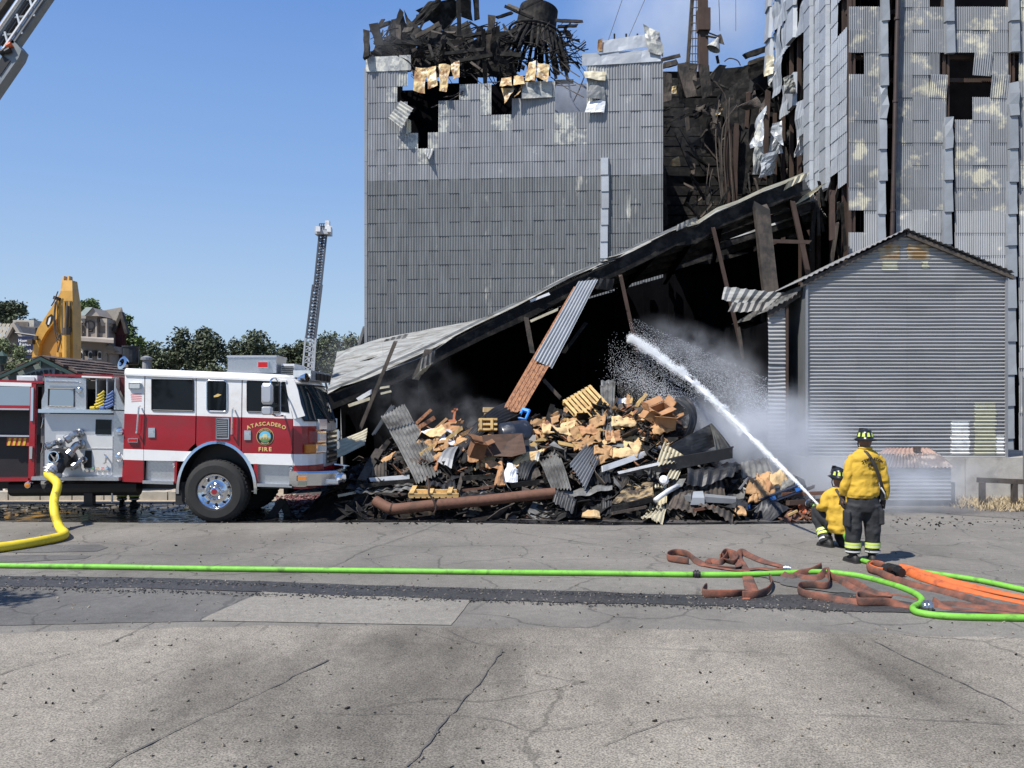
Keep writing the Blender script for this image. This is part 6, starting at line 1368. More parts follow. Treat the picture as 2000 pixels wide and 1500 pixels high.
# blackened sheets heaped through the lower half
random.seed(95)
BL = ['left of the long charred sheet', 'behind the yellow pallet', 'under the dark sweeping sheet', 'below the burnt carton', 'in front of the plywood panel', 'left of the sooty ribbed sheet', 'between the two ribbed sheets', 'right of the slanting grey sheet', 'above the rusty pipe end', 'under the white fascia board', 'beneath the cream stained sheet', 'right of the torn grey sheet', 'behind the galvanised duct', 'below the galvanised duct', 'between the duct and the blue pallet', 'under the blue pallet', 'left of the scorched insulation mat', 'behind the tall curved sheet']
for lb, (px, py, w, h) in zip(BL, ((735, 915, 46, 34), (860, 948, 60, 20), (900, 920, 50, 30), (935, 915, 40, 26), (985, 895, 46, 24), (1030, 925, 44, 40), (1100, 915, 40, 50), (1165, 930, 50, 44), (1105, 975, 46, 20), (1225, 915, 60, 26), (1290, 928, 50, 26), (1335, 985, 60, 40), (1385, 955, 60, 30), (1400, 1002, 70, 22), (1440, 975, 46, 40), (1500, 1002, 80, 24), (1170, 985, 50, 26), (1365, 840, 40, 30))):
    a = rr(-.35, .35); c_, s_ = math.cos(a), math.sin(a); f = lambda x, y, d: (px+x*c_-y*s_, py+x*s_+y*c_, d)
    q = MB(); q.corr(*c4([f(-w/2, h/2, -.1), f(w/2, h/2, -.1), f(w/2*rr(.6, 1), -h/2, .15), f(-w/2*rr(.6, 1), -h/2, .15)]), random.choice((0, 5, 6)), .02, 6, 5, rr(-.08, .1), .22, 1.8, jag=.04); obj('sooted_sheet', q, M['black_sheet'] if random.random() < .75 else M['char2'], label='soot-black bent sheet '+lb, cat='metal sheet', group='soot-black sheets in the heap')
# crate, pallets
def pallet(name, label, o, u, v, n, w, d, h, m, nslat, mblock, cat='pallet', gap=.35, mslat=None):
    """deck in the plane u (across slats) x v (slat direction)"""
    u, v = V(u).normalized(), V(v).normalized(); n = u.cross(v).normalized()*n; o = V(o); t = thing(name, label, cat, o)
    for k in range(nslat):
        for lv in (0, 1):
            if lv == 1 and k % 3: continue
            q = MB(); a = o+u*(k+.5)*w/nslat+n*(h*lv); q.bar(a, a+v*d, w/nslat*(1-gap), .02, n); obj('slat', q, mslat or m, t)
    for k in range(3):
        q = MB(); a = o+v*(k*.5*d*.92+.04*d)-n*(-h*.5); 
        if mblock is None: q.bar(a, a+u*w, .045, h-.02, n); obj('stringer', q, m, t)
        else:
            q.bar(a-n*(h*.5-.025), a+u*w-n*(h*.5-.025), .10, .016, n); obj('stringer', q, m, t)
            for s in (0.07, .5, .93): q = MB(); q.box((0, 0, 0), (1, 1, 1)); q.v = [a+u*w*s+u*p.x*.14+v*p.y*.12+n*p.z*(h-.055) for p in q.v]; obj('block', q, mblock, t)
    return t
A_, B_, D_ = P(1098, 783, 19.6), P(1154, 751, 20.0), P(1142, 832, 19.1)
pallet('wooden_pallet', 'pale wooden pallet tilted up on the crest of the heap', A_, B_-A_, D_-A_, 1, (B_-A_).length, (D_-A_).length*1.15, .11, M['pine'], 8, None)
A_, B_, D_ = P(1458, 999, 17.3), P(1566, 960, 17.3), P(1456, 985, 18.3)
M['blue'] = mat('blue_paint', (.02, .13, .42), .6, 0, .2, 6, col2=(.05, .06, .09), thr=.62, scale2=5)
pallet('blue_pallet', 'blue pallet tilted under the brown paper sacks at the right', A_, D_-A_, B_-A_, -1, 1.0, (B_-A_).length, .13, mat('dark_blue_board', (.012, .022, .05), .7, 0, .3, 5), 6, M['blue'], gap=.12)
pallet('yellow_pallet', 'yellow timber pallet edge lying in front of the long charred sheet', P(797, 972, 17.2), V((1, 0, .0)), V((0, 1, .12)), 1, 1.0, .8, .09, M['pine'], 8, None, gap=.25)
pallet('wooden_crate', 'pale slatted crate behind the dark sweeping sheet', P(934, 842, 18.9), V((1, .1, 0)), V((0, .2, 1)), 1, .40, .24, .2, M['pine'], 5, None, cat='crate', gap=.3)
pallet('wooden_pallet', 'grey slatted pallet behind the white rags near the crest', P(1212, 808, 20.0), V((1, .1, -.25)), V((0, .3, 1)), 1, .85, .22, .1, M['char2'], 9, None, gap=.4)
q = MB(); fr4 = [P(1013, 816, 19.4), P(1026, 820, 19.3), P(1034, 802, 19.6), P(1022, 798, 19.7)]; q.tube(fr4+[fr4[0]], .035, 6, False); q.tube([fr4[3].lerp(fr4[0], .1), fr4[2].lerp(fr4[1], .1)], .05, 6); obj('blue_chair', q, mat('bright_blue', (.03, .22, .62), .5), label='small bright blue frame like a broken chair on the crest near the leaning panel', cat='chair')
q = MB(); q.bar(P(886, 822, 19.6), P(889, 798, 19.6), .05, .05, (0, 1, 0)); q.bar(P(882, 804, 19.6), P(894, 799, 19.6), .04, .05, (0, 1, 0)); q.bar(P(876, 822, 19.6), P(890, 821, 19.6), .05, .06, (0, 1, 0)); obj('orange_bracket', q, mat('salmon_paint', (.55, .20, .10), .6), label='small orange bracket standing on top of the left rubble', cat='bracket')
# timbers and boards
for nm, lb, a, b, w, h, m, dy, dyb in (
    ('timber', 'charred board leaning near the fire engine, left of the long sheet', (742, 876), (706, 938), 16, 3, 'char2', -.2, -.2),
    ('timber', 'dark board propped behind the long charred sheet', (760, 860), (722, 915), 10, 3, 'char', 0, 0),
    ('white_board', 'white board lying by the foot of the long charred sheet', (725, 937), (803, 931), 8, 3, 'white_metal', -.1, -.1),
    ('timber', 'black beam under the white board on the left', (700, 950), (812, 938), 7, 5, 'char', -.2, -.2),
    ('timber', 'pale thin batten on the ground near the bumper', (662, 968), (694, 962), 5, 3, 'cream_sheet', .2, .2),
    ('timber', 'grey batten along the ground left of the yellow timber', (694, 962), (795, 966), 5, 3, 'char2', .3, .0),
    ('timber', 'short dark stake standing by the yellow timber', (895, 958), (903, 926), 7, 4, 'char2', -.3, -.3),
    ('timber', 'pale board on the crest left of the leaning panel', (944, 800), (990, 801), 11, 2, 'pine', .5, .5),
    ('timber', 'second pale board under the one left of the leaning panel', (946, 810), (978, 810), 8, 2, 'pine', .4, .4),
    ('timber', 'yellow stick pointing up left of the tilted pallet', (1096, 826), (1128, 792), 6, 4, 'pine', -.2, .0),
    ('timber', 'yellow stick standing below the tilted pallet', (1108, 842), (1112, 808), 8, 4, 'pine', -.2, -.1),
    ('timber', 'short yellow stick right of the standing yellow stick', (1116, 848), (1114, 822), 6, 4, 'pine', -.3, -.2),
    ('timber', 'charred stump rising behind the pale pad', (1062, 850), (1078, 794), 11, 8, 'char', -.2, .2),
    ('timber', 'pale post behind the white rags near the crest', (1224, 812), (1228, 772), 8, 4, 'kraft', .4, .5),
    ('timber', 'pale slanting stick right of the pale post', (1226, 814), (1234, 778), 4, 4, 'pine', .3, .3),
    ('white_board', 'long white fascia board rising to the cream sheet', (1176, 916), (1292, 875), 11, 3, 'white_metal', -.45, -.3),
    ('white_board', 'white strip along the top of the black trough', (1206, 924), (1288, 905), 5, 3, 'white_metal', -.75, -.75),
    ('timber', 'charred beam at ground level under the insulation mat', (1196, 994), (1275, 975), 10, 6, 'char', -.6, -.6),
    ('timber', 'thin dark board under the charred beam by the insulation mat', (1195, 1003), (1262, 990), 5, 3, 'char2', -.6, -.6),
    ('timber', 'red brown rod on the ground left of the rusty pipe end', (900, 958), (968, 950), 4, 4, 'rust', -.1, -.1),
    ('timber', 'red brown bar in front of the galvanised duct', (1356, 996), (1396, 990), 5, 4, 'rust', -.5, -.5),
    ('timber', 'rusty beam behind the kneeling firefighter', (1530, 966), (1622, 962), 7, 5, 'rust', .0, .0),
    ('timber', 'lower rusty beam behind the kneeling firefighter', (1540, 982), (1618, 978), 9, 5, 'rustpost', .0, .0),
    ('timber', 'pale splinter near the rusty beams', (1540, 1006), (1556, 998), 4, 3, 'pine', -.3, -.3),
    ('timber', 'short burnt stub atop the rusty beams', (1566, 960), (1590, 950), 6, 5, 'char2', .3, .3),
    ('timber', 'thin pale stick leaning by the brown paper sacks', (1444, 956), (1462, 932), 3, 3, 'galv', -.3, -.2),
    ('timber', 'black charred beam across the pile left of the brown carton', (905, 934), (1010, 928), 9, 6, 'char', -.4, -.4),
    ('timber', 'charred beam crossing below the ribbed sheets', (1000, 948), (1080, 938), 10, 6, 'char', -.3, -.3),
    ('timber', 'burnt board under the tent shaped sheet', (1330, 932), (1420, 918), 8, 5, 'char', -.3, -.2),
    ('timber', 'orange plank on the left crest of the heap', (816, 836), (848, 816), 9, 3, 'wood', -.1, .2), ('timber', 'brown plank above the orange one on the left crest', (812, 828), (842, 800), 7, 3, 'wood', .1, .4), ('timber', 'tan plank sloping right on the left crest', (850, 838), (872, 818), 6, 3, 'kraft', 0, .3), ('timber', 'tan plank flat on the left crest', (866, 830), (905, 824), 6, 3, 'card', .2, .2), ('timber', 'tan batten across the white film', (842, 866), (862, 832), 6, 2, 'kraft', -.2, .1)):
    plank_t(nm, lb, a, b, w, h, M[m], dy, 'board' if 'board' in nm else 'timber', dyb)
# long black trough
q = MB(); rs = []
for (x, y, hh, dd) in ((1168, 948, 8, 0), (1205, 936, 18, 0), (1260, 918, 24, 0), (1320, 905, 24, -.05), (1380, 894, 22, 0), (1431, 884, 22, .1)):
    Y = 17.9+dd; rs.append([P(x, y+hh/2, Y), P(x, y-hh/2, Y-.02), P(x+2, y-hh/2-2, Y+.28), P(x+2, y-hh/2+2, Y+.28), P(x, y-hh/2+3, Y+.03), P(x, y+hh/2-1, Y+.04)])
q.loft(rs); obj('metal_trough', q, M['black_sheet'], label='long black metal trough lying across the right half of the heap', cat='trough')
q = MB(); q.tube([P(1280, 977, 16.9), P(1303, 960, 17.2), P(1324, 949, 17.5)], .05, 10); q.smooth = True; obj('white_pipe', q, M['white_metal'], label='short white pipe stuck through the torn grey sheet', cat='pipe')
q = MB(); q.lathe([(.0, .12), (.08, .08), (.10, 0), (0, -.02)], P(1297, 938, 17.4), (-.4, -1, .4), 12); obj('white_funnel', q, M['white_plastic'], label='small white funnel above the white pipe', cat='funnel')
duct = thing('duct', 'galvanised square duct with a box joint near the blue pallet', 'duct', P(1362, 985, 17.0))
q = MB(); q.hexa([P(1348, 986, 17.0), P(1376, 986, 17.0), P(1376, 984, 17.4), P(1348, 984, 17.4), P(1352, 972, 17.0), P(1376, 972, 17.0), P(1373, 959, 17.3), P(1354, 960, 17.3)]); obj('joint_box', q, M['bluegalv'], duct)
q = MB(); q.loft([[P(1376, 981, 17.05), P(1376, 970, 17.05), P(1376, 964, 17.35), P(1376, 978, 17.35)], [P(1438, 984, 17.2), P(1438, 975, 17.2), P(1438, 970, 17.5), P(1438, 982, 17.5)]]); obj('duct_arm', q, M['galv'], duct)
q = MB(); q.loft([[P(1350, 981, 17.05), P(1350, 970, 17.05), P(1350, 964, 17.35), P(1350, 978, 17.35)], [P(1326, 974, 17.3), P(1326, 966, 17.3), P(1326, 962, 17.6), P(1326, 972, 17.6)]]); obj('duct_arm', q, M['galv_dark'], duct)
# rusty pipe with elbow and strap
pipe = thing('rusty_pipe', 'long rusty pipe with an elbow lying on the ground before the heap', 'pipe', P(900, 1000, 16.9))
q = MB(); pts = [P(733, 978, 17.0), P(752, 989, 16.9), P(766, 994, 16.85), P(786, 993, 16.85), P(850, 986, 16.95), P(950, 977, 17.1), P(1040, 967, 17.2), P(1084, 963, 17.25)]
q.tube(smoothpath(pts, 4), .108, 14, False); q.tube(smoothpath(pts, 4), .098, 14, False); q.smooth = True; obj('pipe_run', q, M['rust'], pipe)
q = MB(); q.tube([P(762, 993.5, 16.85), P(764.5, 994.2, 16.85)], .118, 14); obj('pipe_collar', q, M['rustpost'], pipe); q = MB(); q.tube([P(848, 986.2, 16.95), P(852, 985.8, 16.95)], .120, 14); obj('pipe_collar', q, M['rustpost'], pipe)
q = MB(); q.tube(smoothpath([P(834, 930, 16.9), P(838, 950, 16.8), P(838, 964, 16.75), P(846, 976, 16.75), P(852, 990, 16.75), P(848, 1002, 16.78)], 4), .022, 6); obj('hanger_strap', q, M['rustpost'], pipe)
# paper sacks on the blue pallet
random.seed(88)
labs = ['brown sack with a dark printed mark, leftmost on the blue pallet', 'brown sack second from the left on the blue pallet', 'torn brown sack at the lower middle of the blue pallet', 'tan sack stack at the middle of the blue pallet', 'tan sack at the top right of the blue pallet stack', 'grey brown sack at the right end of the blue pallet', 'crumpled sack over the lower left edge of the blue pallet', 'folded brown paper between the two sack stacks on the blue pallet']
for i, (pts, m) in enumerate((([(1456, 962), (1484, 970), (1486, 936), (1458, 934)], 'kraft'), ([(1476, 962), (1500, 970), (1502, 928), (1476, 926)], 'kraft'), ([(1480, 978), (1516, 966), (1512, 948), (1482, 956)], 'kraft'), ([(1502, 950), (1536, 946), (1534, 922), (1504, 926)], 'kraft_pale'), ([(1516, 936), (1540, 938), (1538, 918), (1516, 920)], 'kraft_pale'), ([(1526, 960), (1562, 950), (1556, 934), (1528, 942)], 'grey_sheet'), ([(1462, 986), (1488, 978), (1486, 966), (1464, 972)], 'kraft'), ([(1494, 966), (1516, 958), (1508, 936), (1492, 940)], 'card'))):
    for k in range(1):
        q = MB(); q.crumple(*[P(x, y, 17.6+(960-y)*.016-.04*k) for x, y in pts], 15, 12, .10, 7, .03, .08); q.smooth = True; o = obj('paper_sack', q, M[m], label=labs[i], cat='paper sack', group='paper sacks on the blue pallet')
    if i == 0: q = MB(); q.lathe([(0, .004), (.075, .004)], P(1472, 949, 17.55), (0, -1, .2), 12); 
crum_t('metal_sheet', 'dark curled cover at the right end of the blue pallet', [(1545, 958, .2), (1580, 966, .2), (1570, 936, .4), (1548, 928, .5)], M['black_sheet'], 6, 6, .06, 2, cat='metal sheet')
q = MB(); q.crumple(P(1560, 1008, 17.3), P(1574, 1006, 17.3), P(1572, 984, 17.4), P(1560, 982, 17.4), 4, 5, .06, 5, .04); obj('orange_scrap', q, mat('orange_scrap', (.42, .10, .03), .7), label='bright orange scrap beside the rusty beams', cat='scrap')
# ------------------------------------------------------------------ firefighters
random.seed(91)
M['shirt'] = mat('yellow_shirt', (.55, .345, .035), .85, 0, .08, 7, col2=(.50, .315, .03), thr=.62, soft=.12, scale2=4, bump=.5, bscale=10)
M['trouser'] = mat('black_trousers', (.022, .023, .026), .8, 0, .25, 8, bump=.5, bscale=12)
M['skin'] = mat('skin', (.22, .115, .075), .6, 0, .1, 8)
M['boot'] = mat('black_boot', (.016, .015, .015), .6, 0, .3, 10, bump=.2, bscale=30)
M['helmet'] = mat('black_helmet', (.012, .012, .012), .3, 0, .3, 5, coat=.3)
M['lime'] = mat('lime_reflective', (.58, .70, .14), .5, 0, .08, 10); M['silver'] = mat('silver_reflective', (.62, .62, .60), .4, .2, .1, 10); M['glove'] = mat('dark_glove', (.035, .024, .018), .8, 0, .3, 10); M['strap'] = mat('dark_strap', (.03, .026, .02), .7)
def ell(c, rx, ry, n=24, yaw=0.0, nz_=0.0, ax=None, sd=0.0):
    c = V(c); out = []
    if ax is None: u, w = V((math.cos(yaw), math.sin(yaw), 0)), V((-math.sin(yaw), math.cos(yaw), 0))
    else:
        a = V(ax).normalized(); u = V((1, 0, 0)); u = (u-a*u.dot(a)).normalized(); w = a.cross(u)
    for k in range(n):
        t = 2*math.pi*k/n; ct, st = math.cos(t), math.sin(t)
        p = c+u*rx*ct+w*ry*st
        if nz_:
            e = mnoise.noise(V((p.x*4+sd, p.y*5, p.z*9)))*.8+.9*(.5-abs(mnoise.noise(V((p.x*9+p.z*7+sd, p.y*9, p.z*8-p.x*6)))*2))
            p += (u*ct+w*st)*e*nz_
        out.append(p)
    return out
def limb(mb, pts, n=20, fold=.0, sub=5, sd=0.0):
    """pts: (centre, rx, ry) along a limb; rings square to the path"""
    P3 = smoothpath([p[0] for p in pts], sub); m = len(P3); rings = []
    for i, p in enumerate(P3):
        f = i/(m-1)*(len(pts)-1); k = min(int(f), len(pts)-2); t = f-k
        rx, ry = lerp(pts[k][1], pts[k+1][1], t), lerp(pts[k][2], pts[k+1][2], t)
        d = P3[min(i+1, m-1)]-P3[max(i-1, 0)]
        if abs(d.normalized().x) > .95: d = d+V((0, 0, .3))
        rings.append(ell(p, rx, ry, n, ax=d, nz_=fold, sd=sd))
    # keep the rings wound alike
    mb.loft(rings); return mb
def remesh(o, vox, smooth=3):
    m = o.modifiers.new('remesh', 'REMESH'); m.mode = 'VOXEL'; m.voxel_size = vox; m.use_smooth_shade = True
    if smooth: s = o.modifiers.new('smooth', 'SMOOTH'); s.factor = .5; s.iterations = smooth
def hand(mb, w, d, side, curl=.6, s=1.0, thumb=None):
    """palm and five bent fingers; w = wrist, d = pointing direction, side = direction across the knuckles"""
    d = V(d).normalized(); side = V(side); side = (side-d*side.dot(d)).normalized(); nrm = d.cross(side)
    limb(mb, [(w-d*.03*s, .030*s, .024*s), (w+d*.03*s, .040*s, .022*s), (w+d*.085*s, .046*s, .018*s)], 12, sub=3)
    for i, L_ in enumerate((.070, .082, .076, .058)):
        b = w+d*.08*s+side*(i-1.5)*.023*s; k = curl*(.9+.1*i)
        p1 = b+(d*math.cos(k*.5)+nrm*math.sin(k*.5))*L_*.5*s; p2 = p1+(d*math.cos(k*1.3)+nrm*math.sin(k*1.3))*L_*.32*s; p3 = p2+(d*math.cos(k*2)+nrm*math.sin(k*2))*L_*.25*s
        mb.tube([b-d*.03*s, b, p1, p2, p3], [.011*s, .0115*s, .0105*s, .0095*s, .007*s], 8)
    b = w+d*.025*s-side*.034*s; t1 = b+(d*.7-side*.6+nrm*.4).normalized()*.045*s; t2 = t1+(d*.9-side*.1+nrm*.5).normalized()*.035*s
    mb.tube([w+d*.01*s, b, t1, t2], [.014*s, .015*s, .0125*s, .009*s], 8)
def helmet(root, c, yaw=0.0, tilt=0.0, s=1.0):
    R_ = Matrix.Rotation(yaw, 3, 'Z') @ Matrix.Rotation(tilt, 3, 'X'); q = MB(); rings = []
    for r, z in ((.155, -.005), (.105, .012), (.104, .05), (.098, .085), (.080, .115), (.050, .133), (.015, .14)):
        rings.append([c+R_ @ V((r*math.cos(t)*s*(1 if r > .13 else 1), r*math.sin(t)*s*(1.22 if r < .13 else (1.35 if math.sin(t) < 0 else 1.1)), z*s-(.02 if r > .13 and math.sin(t) < 0 else 0)*s)) for t in [2*math.pi*k/28 for k in range(28)]])
    q.loft(rings); q.smooth = True; h = obj('helmet', q, M['helmet'], root)
    q = MB(); q.tube([c+R_ @ V((0, -.12*s, .10*s)), c+R_ @ V((0, -.05*s, .140*s)), c+R_ @ V((0, .08*s, .14*s)), c+R_ @ V((0, .12*s, .10*s))], .012*s, 6); obj('comb', q, M['helmet'], h)
    for a in (-1.25, -.62, 0, .62, 1.25):
        q = MB(); z0, z1 = .032, .088
        def hp(da, z, wd): t = -math.pi/2+a+da; rr_ = .112-.012*(z-.03)/.05; return c+R_ @ V((rr_*math.cos(t)*s, rr_*1.22*math.sin(t)*s, z*s))
        q.add([hp(-.19, z0, 0), hp(.19, z0, 0), hp(.14, z1, 0), hp(-.14, z1, 0)], [(0, 1, 2, 3)]); obj('reflective_patch', q, M['lime'], h)
    q = MB(); q.prism([c+R_ @ V((-.045*s, .135*s, .03*s)), c+R_ @ V((.045*s, .135*s, .03*s)), c+R_ @ V((.03*s, .12*s, .15*s)), c+R_ @ V((-.03*s, .12*s, .15*s))], R_ @ V((0, .012, 0))); obj('front_shield', q, M['strap'], h)
    q = MB(); q.tube([c+R_ @ V((-.10*s, 0, 0)), c+R_ @ V((-.085*s, .03, -.10*s)), c+R_ @ V((-.04*s, .06, -.17*s)), c+R_ @ V((.04*s, .06, -.17*s)), c+R_ @ V((.085*s, .03, -.10*s)), c+R_ @ V((.10*s, 0, 0))], .009*s, 6); obj('chin_strap', q, M['strap'], h)
    return h
def head_into(mb, c, s=1.0, fy=1):
    """head with brow, nose, chin and ears, looking towards +y*fy; c = centre"""
    rings = []
    for z, rx, ry, dy in ((-.125, .030, .035, .03), (-.105, .050, .065, .025), (-.07, .064, .085, .01), (-.02, .074, .096, 0), (.03, .077, .100, 0), (.07, .070, .092, 0), (.10, .050, .066, 0), (.115, .02, .03, 0)):
        rings.append(ell(c+V((0, dy*fy, z))*s, rx*s, ry*s, 18))
    mb.loft(rings)
    mb.tube([c+V((0, .085*fy, .025))*s, c+V((0, .118*fy, -.02))*s, c+V((0, .09*fy, -.03))*s], [.010*s, .017*s, .012*s], 8)
    mb.tube([c+V((-.03, .078*fy, -.062))*s, c+V((0, .094*fy, -.06))*s, c+V((.03, .078*fy, -.062))*s], [.006*s, .010*s, .006*s], 6)
    for e in (-1, 1): mb.tube([c+V((e*.072, .0, -.035))*s, c+V((e*.088, -.015*fy, .0))*s, c+V((e*.074, -.005*fy, .03))*s], [.010*s, .015*s, .010*s], 8)
def boot(root, a, toe, s=1.0):
    """a = ankle centre above the ground, toe = horizontal direction"""
    toe = V(toe).normalized(); sd = V((-toe.y, toe.x, 0)); g0 = V((a.x, a.y, 0)); q = MB(); rings = []
    for f, w, h in ((-.115, .030, .05), (-.10, .044, .10), (-.05, .048, .13), (.0, .049, .14), (.06, .051, .10), (.12, .054, .075), (.17, .046, .06), (.195, .026, .04)):
        c = g0+toe*f*s; rings.append([c+sd*w*s*x+V((0, 0, h*s*z)) for x, z in ((-1, .12), (-1.02, .45), (-.8, .85), (-.35, 1), (.35, 1), (.8, .85), (1.02, .45), (1, .12), (.7, .02), (-.7, .02))])
    q.loft(rings); limb(q, [(g0+V((0, 0, .07))*s, .052*s, .056*s), (g0.lerp(a, .6)+V((0, 0, .10)), .055*s, .060*s), (a+V((0, 0, .12)), .060*s, .064*s)], 14, sub=3); q.smooth = True
    b = obj('boot', q, M['boot'], root)
    q = MB(); q.prism([g0+toe*f*s+sd*w*s for f, w in ((-.12, .03), (-.10, .05), (0, .052), (.12, .058), (.18, .045), (.20, .0))]+[g0+toe*f*s-sd*w*s for f, w in ((.18, .045), (.12, .058), (0, .052), (-.10, .05), (-.12, .03))], V((0, 0, .022))); obj('sole', q, M['rubber'], b)
def cuff(root, a, b, r, m=None, name='reflective_band'):
    q = MB(); q.tube([a, b], r, 20, False); q.tube([b, a], r-.004, 20, False); q.smooth = True; return obj(name, q, m or M['lime'], root)

# --- standing figure, seen from behind
FY = 12.32
def FP(px, py, d=0.0): q = P(px, py, FY); q.y -= d; return q
def standing(root, off=V((0, 0, 0)), shirt=M['shirt'], trous=M['trouser'], text=True):
    T_ = lambda px, py, d=0.0: FP(px, py, d)+off
    # body: one continuous skin surface
    q = MB(); head_into(q, T_(1691, 862, -.03)); limb(q, [(T_(1690, 884), .062, .062), (T_(1691, 868, -.01), .058, .060)], 16)
    limb(q, [(T_(1686, 985), .16, .11), (T_(1686, 950), .15, .105), (T_(1688, 915), .17, .11), (T_(1689, 893), .18, .10), (T_(1690, 882), .09, .07)], 20)
    limb(q, [(T_(1664, 893), .060, .065), (T_(1655, 935, .0), .048, .052), (T_(1650, 968, -.06), .034, .038)], 14); limb(q, [(T_(1716, 893), .060, .065), (T_(1727, 938, .02), .048, .052), (T_(1727, 972, -.02), .034, .038)], 14)
    limb(q, [(T_(1672, 980), .09, .10), (T_(1667, 1030), .075, .08), (T_(1666, 1078), .05, .055)], 16); limb(q, [(T_(1700, 980), .09, .10), (T_(1703, 1030), .075, .08), (T_(1704, 1078), .05, .055)], 16)
    hand(q, T_(1649, 974, -.06), V((-.05, .1, -1)), V((0, 1, 0)), .7); hand(q, T_(1726, 980, -.02), V((-.2, .1, -1)), V((0, -1, 0)), .8)
    b = obj('body', q, M['skin'], root); remesh(b, .013, 2)
    # shirt with sleeves
    q = MB(); sd = 2.0
    rings = []
    for px, py, rx, ry, d in ((1685, 972, .215, .150, .01), (1685, 966, .222, .155, .02), (1685, 950, .212, .145, .01), (1686, 935, .208, .140, 0), (1687, 918, .214, .140, .01), (1688, 902, .214, .135, .015), (1689, 890, .195, .12, .015), (1690, 882, .150, .10, .01), (1690, 877, .092, .085, 0), (1690, 873, .076, .078, 0)):
        rings.append((T_(px, py, d), rx, ry))
    P3 = []
    for i in range(len(rings)-1):
        for t in (0, .33, .66): P3.append((rings[i][0].lerp(rings[i+1][0], t), lerp(rings[i][1], rings[i+1][1], t), lerp(rings[i][2], rings[i+1][2], t)))
    P3.append(rings[-1]); q.loft([ell(c+V((0, 0, .012*math.sin(i*.9) if i < 3 else 0)), rx, ry, 40, nz_=.020 if i < 22 else .002, sd=sd) for i, (c, rx, ry) in enumerate(P3)])
    limb(q, [(T_(1669, 892), .080, .080), (T_(1661, 908, .0), .080, .08), (T_(1655, 935, .01), .068, .07), (T_(1650, 955, -.02), .066, .066), (T_(1649, 967, -.05), .056, .056)], 22, .018, 6, 5)
    limb(q, [(T_(1711, 892), .080, .080), (T_(1719, 908, .01), .080, .08), (T_(1726, 938, .02), .068, .07), (T_(1729, 960, .0), .064, .064), (T_(1727, 974, -.02), .052, .052)], 22, .018, 6, 8)
    o = obj('shirt', q, shirt, root); remesh(o, .010, 2)
    q = MB(); q.tube([T_(1690+ .078*138*math.cos(t), 875+.0*math.sin(t), .082*-math.sin(t)) for t in [2*math.pi*k/16 for k in range(17)]], .020, 8, False); q.smooth = True; obj('collar', q, shirt, o)
    # trousers
    q = MB(); limb(q, [(T_(1686, 962), .205, .14), (T_(1686, 975), .222, .155), (T_(1686, 990), .222, .155), (T_(1686, 1000), .20, .14)], 26, .006)
    limb(q, [(T_(1671, 985, .01), .125, .135), (T_(1668, 1010), .122, .125), (T_(1666, 1035, .01), .112, .112), (T_(1666, 1058), .100, .100), (T_(1666, 1078), .098, .10), (T_(1666, 1081), .094, .098)], 24, .016, 6, 11)
    limb(q, [(T_(1701, 985, .01), .125, .135), (T_(1703, 1010), .120, .125), (T_(1704, 1035, .01), .108, .112), (T_(1704, 1058), .098, .10), (T_(1704, 1077), .096, .10), (T_(1704, 1080), .092, .098)], 24, .016, 6, 14)
    q.box(T_(1652, 1012, .03), (.05, .2, .22)); q.box(T_(1717, 1008, .03), (.05, .2, .22))
    o = obj('trousers', q, trous, root); remesh(o, .013, 3)
    for px in (1666, 1704):
        cuff(root, T_(px, 1062.5), T_(px, 1058.5), .111); cuff(root, T_(px, 1069), T_(px, 1065), .111); cuff(root, T_(px, 1065.2), T_(px, 1062.3), .109, M['silver']); cuff(root, T_(px, 1077.5), T_(px, 1074.5), .109, M['silver'])
    boot(root, T_(1666, 1088), V((-.25, 1, 0))); boot(root, T_(1703, 1086), V((.15, 1, 0)))
    for w_, d_, s_, c_ in ((T_(1649, 974, -.06), V((-.05, .1, -1)), V((0, 1, 0)), .7), (T_(1726, 980, -.02), V((-.2, .1, -1)), V((0, -1, 0)), .8)):
        q = MB(); hand(q, w_, d_, s_, c_, 1.14); o = obj('glove', q, M['glove'], root); remesh(o, .007, 2)
    helmet(root, T_(1691, 857, -.03))
man = thing('person', 'standing firefighter seen from behind in yellow shirt, black trousers and black helmet', 'person', FP(1686, 1098) - V((0, 0, FP(1686, 1098).z)))
standing(man)
q = MB(); pts = [FP(1683, 879, .075), FP(1689, 888, .14), FP(1698, 905, .168), FP(1706, 925, .168), FP(1713, 945, .15), FP(1717, 960, .10)]; q.tube(smoothpath(pts, 4), .024, 8, True, .3, V((0, -1, .2))); q.tube(smoothpath([FP(1683, 879, .075), FP(1682, 877, -.05), FP(1690, 900, -.16), FP(1710, 940, -.16), FP(1717, 960, .02)], 4), .02, 8, True, .3, V((0, 1, .2))); obj('shoulder_strap', q, M['strap'], man)
q = MB(); q.box(FP(1719, 966, .05), (.06, .10, .14), Matrix.Rotation(.2, 3, 'Y')); obj('radio', q, M['black'], man)
q = MB(); q.tube(smoothpath([FP(1712, 950, .15), FP(1718, 962, .17), FP(1722, 970, .12)], 4), .010, 6); obj('cord', q, M['silver'], man)
def back_text(mb, s, size, px, py, arc, sp):
    c = FP(px, py, 0)
    def fn(x, y, z):
        X = c.x+x; return V((X, FY-.163+((X-FP(1687, 0).x)**2)*.9-z, c.z+y))
    text_into(mb, s, size, fn, .003, .003, sp, arc)
q = MB(); back_text(q, 'TEMPLETON', .048, 1696, 897, .22, .5); back_text(q, 'FIRE', .062, 1696, 910, None, 1.0); obj('back_lettering', q, M['black'], man)
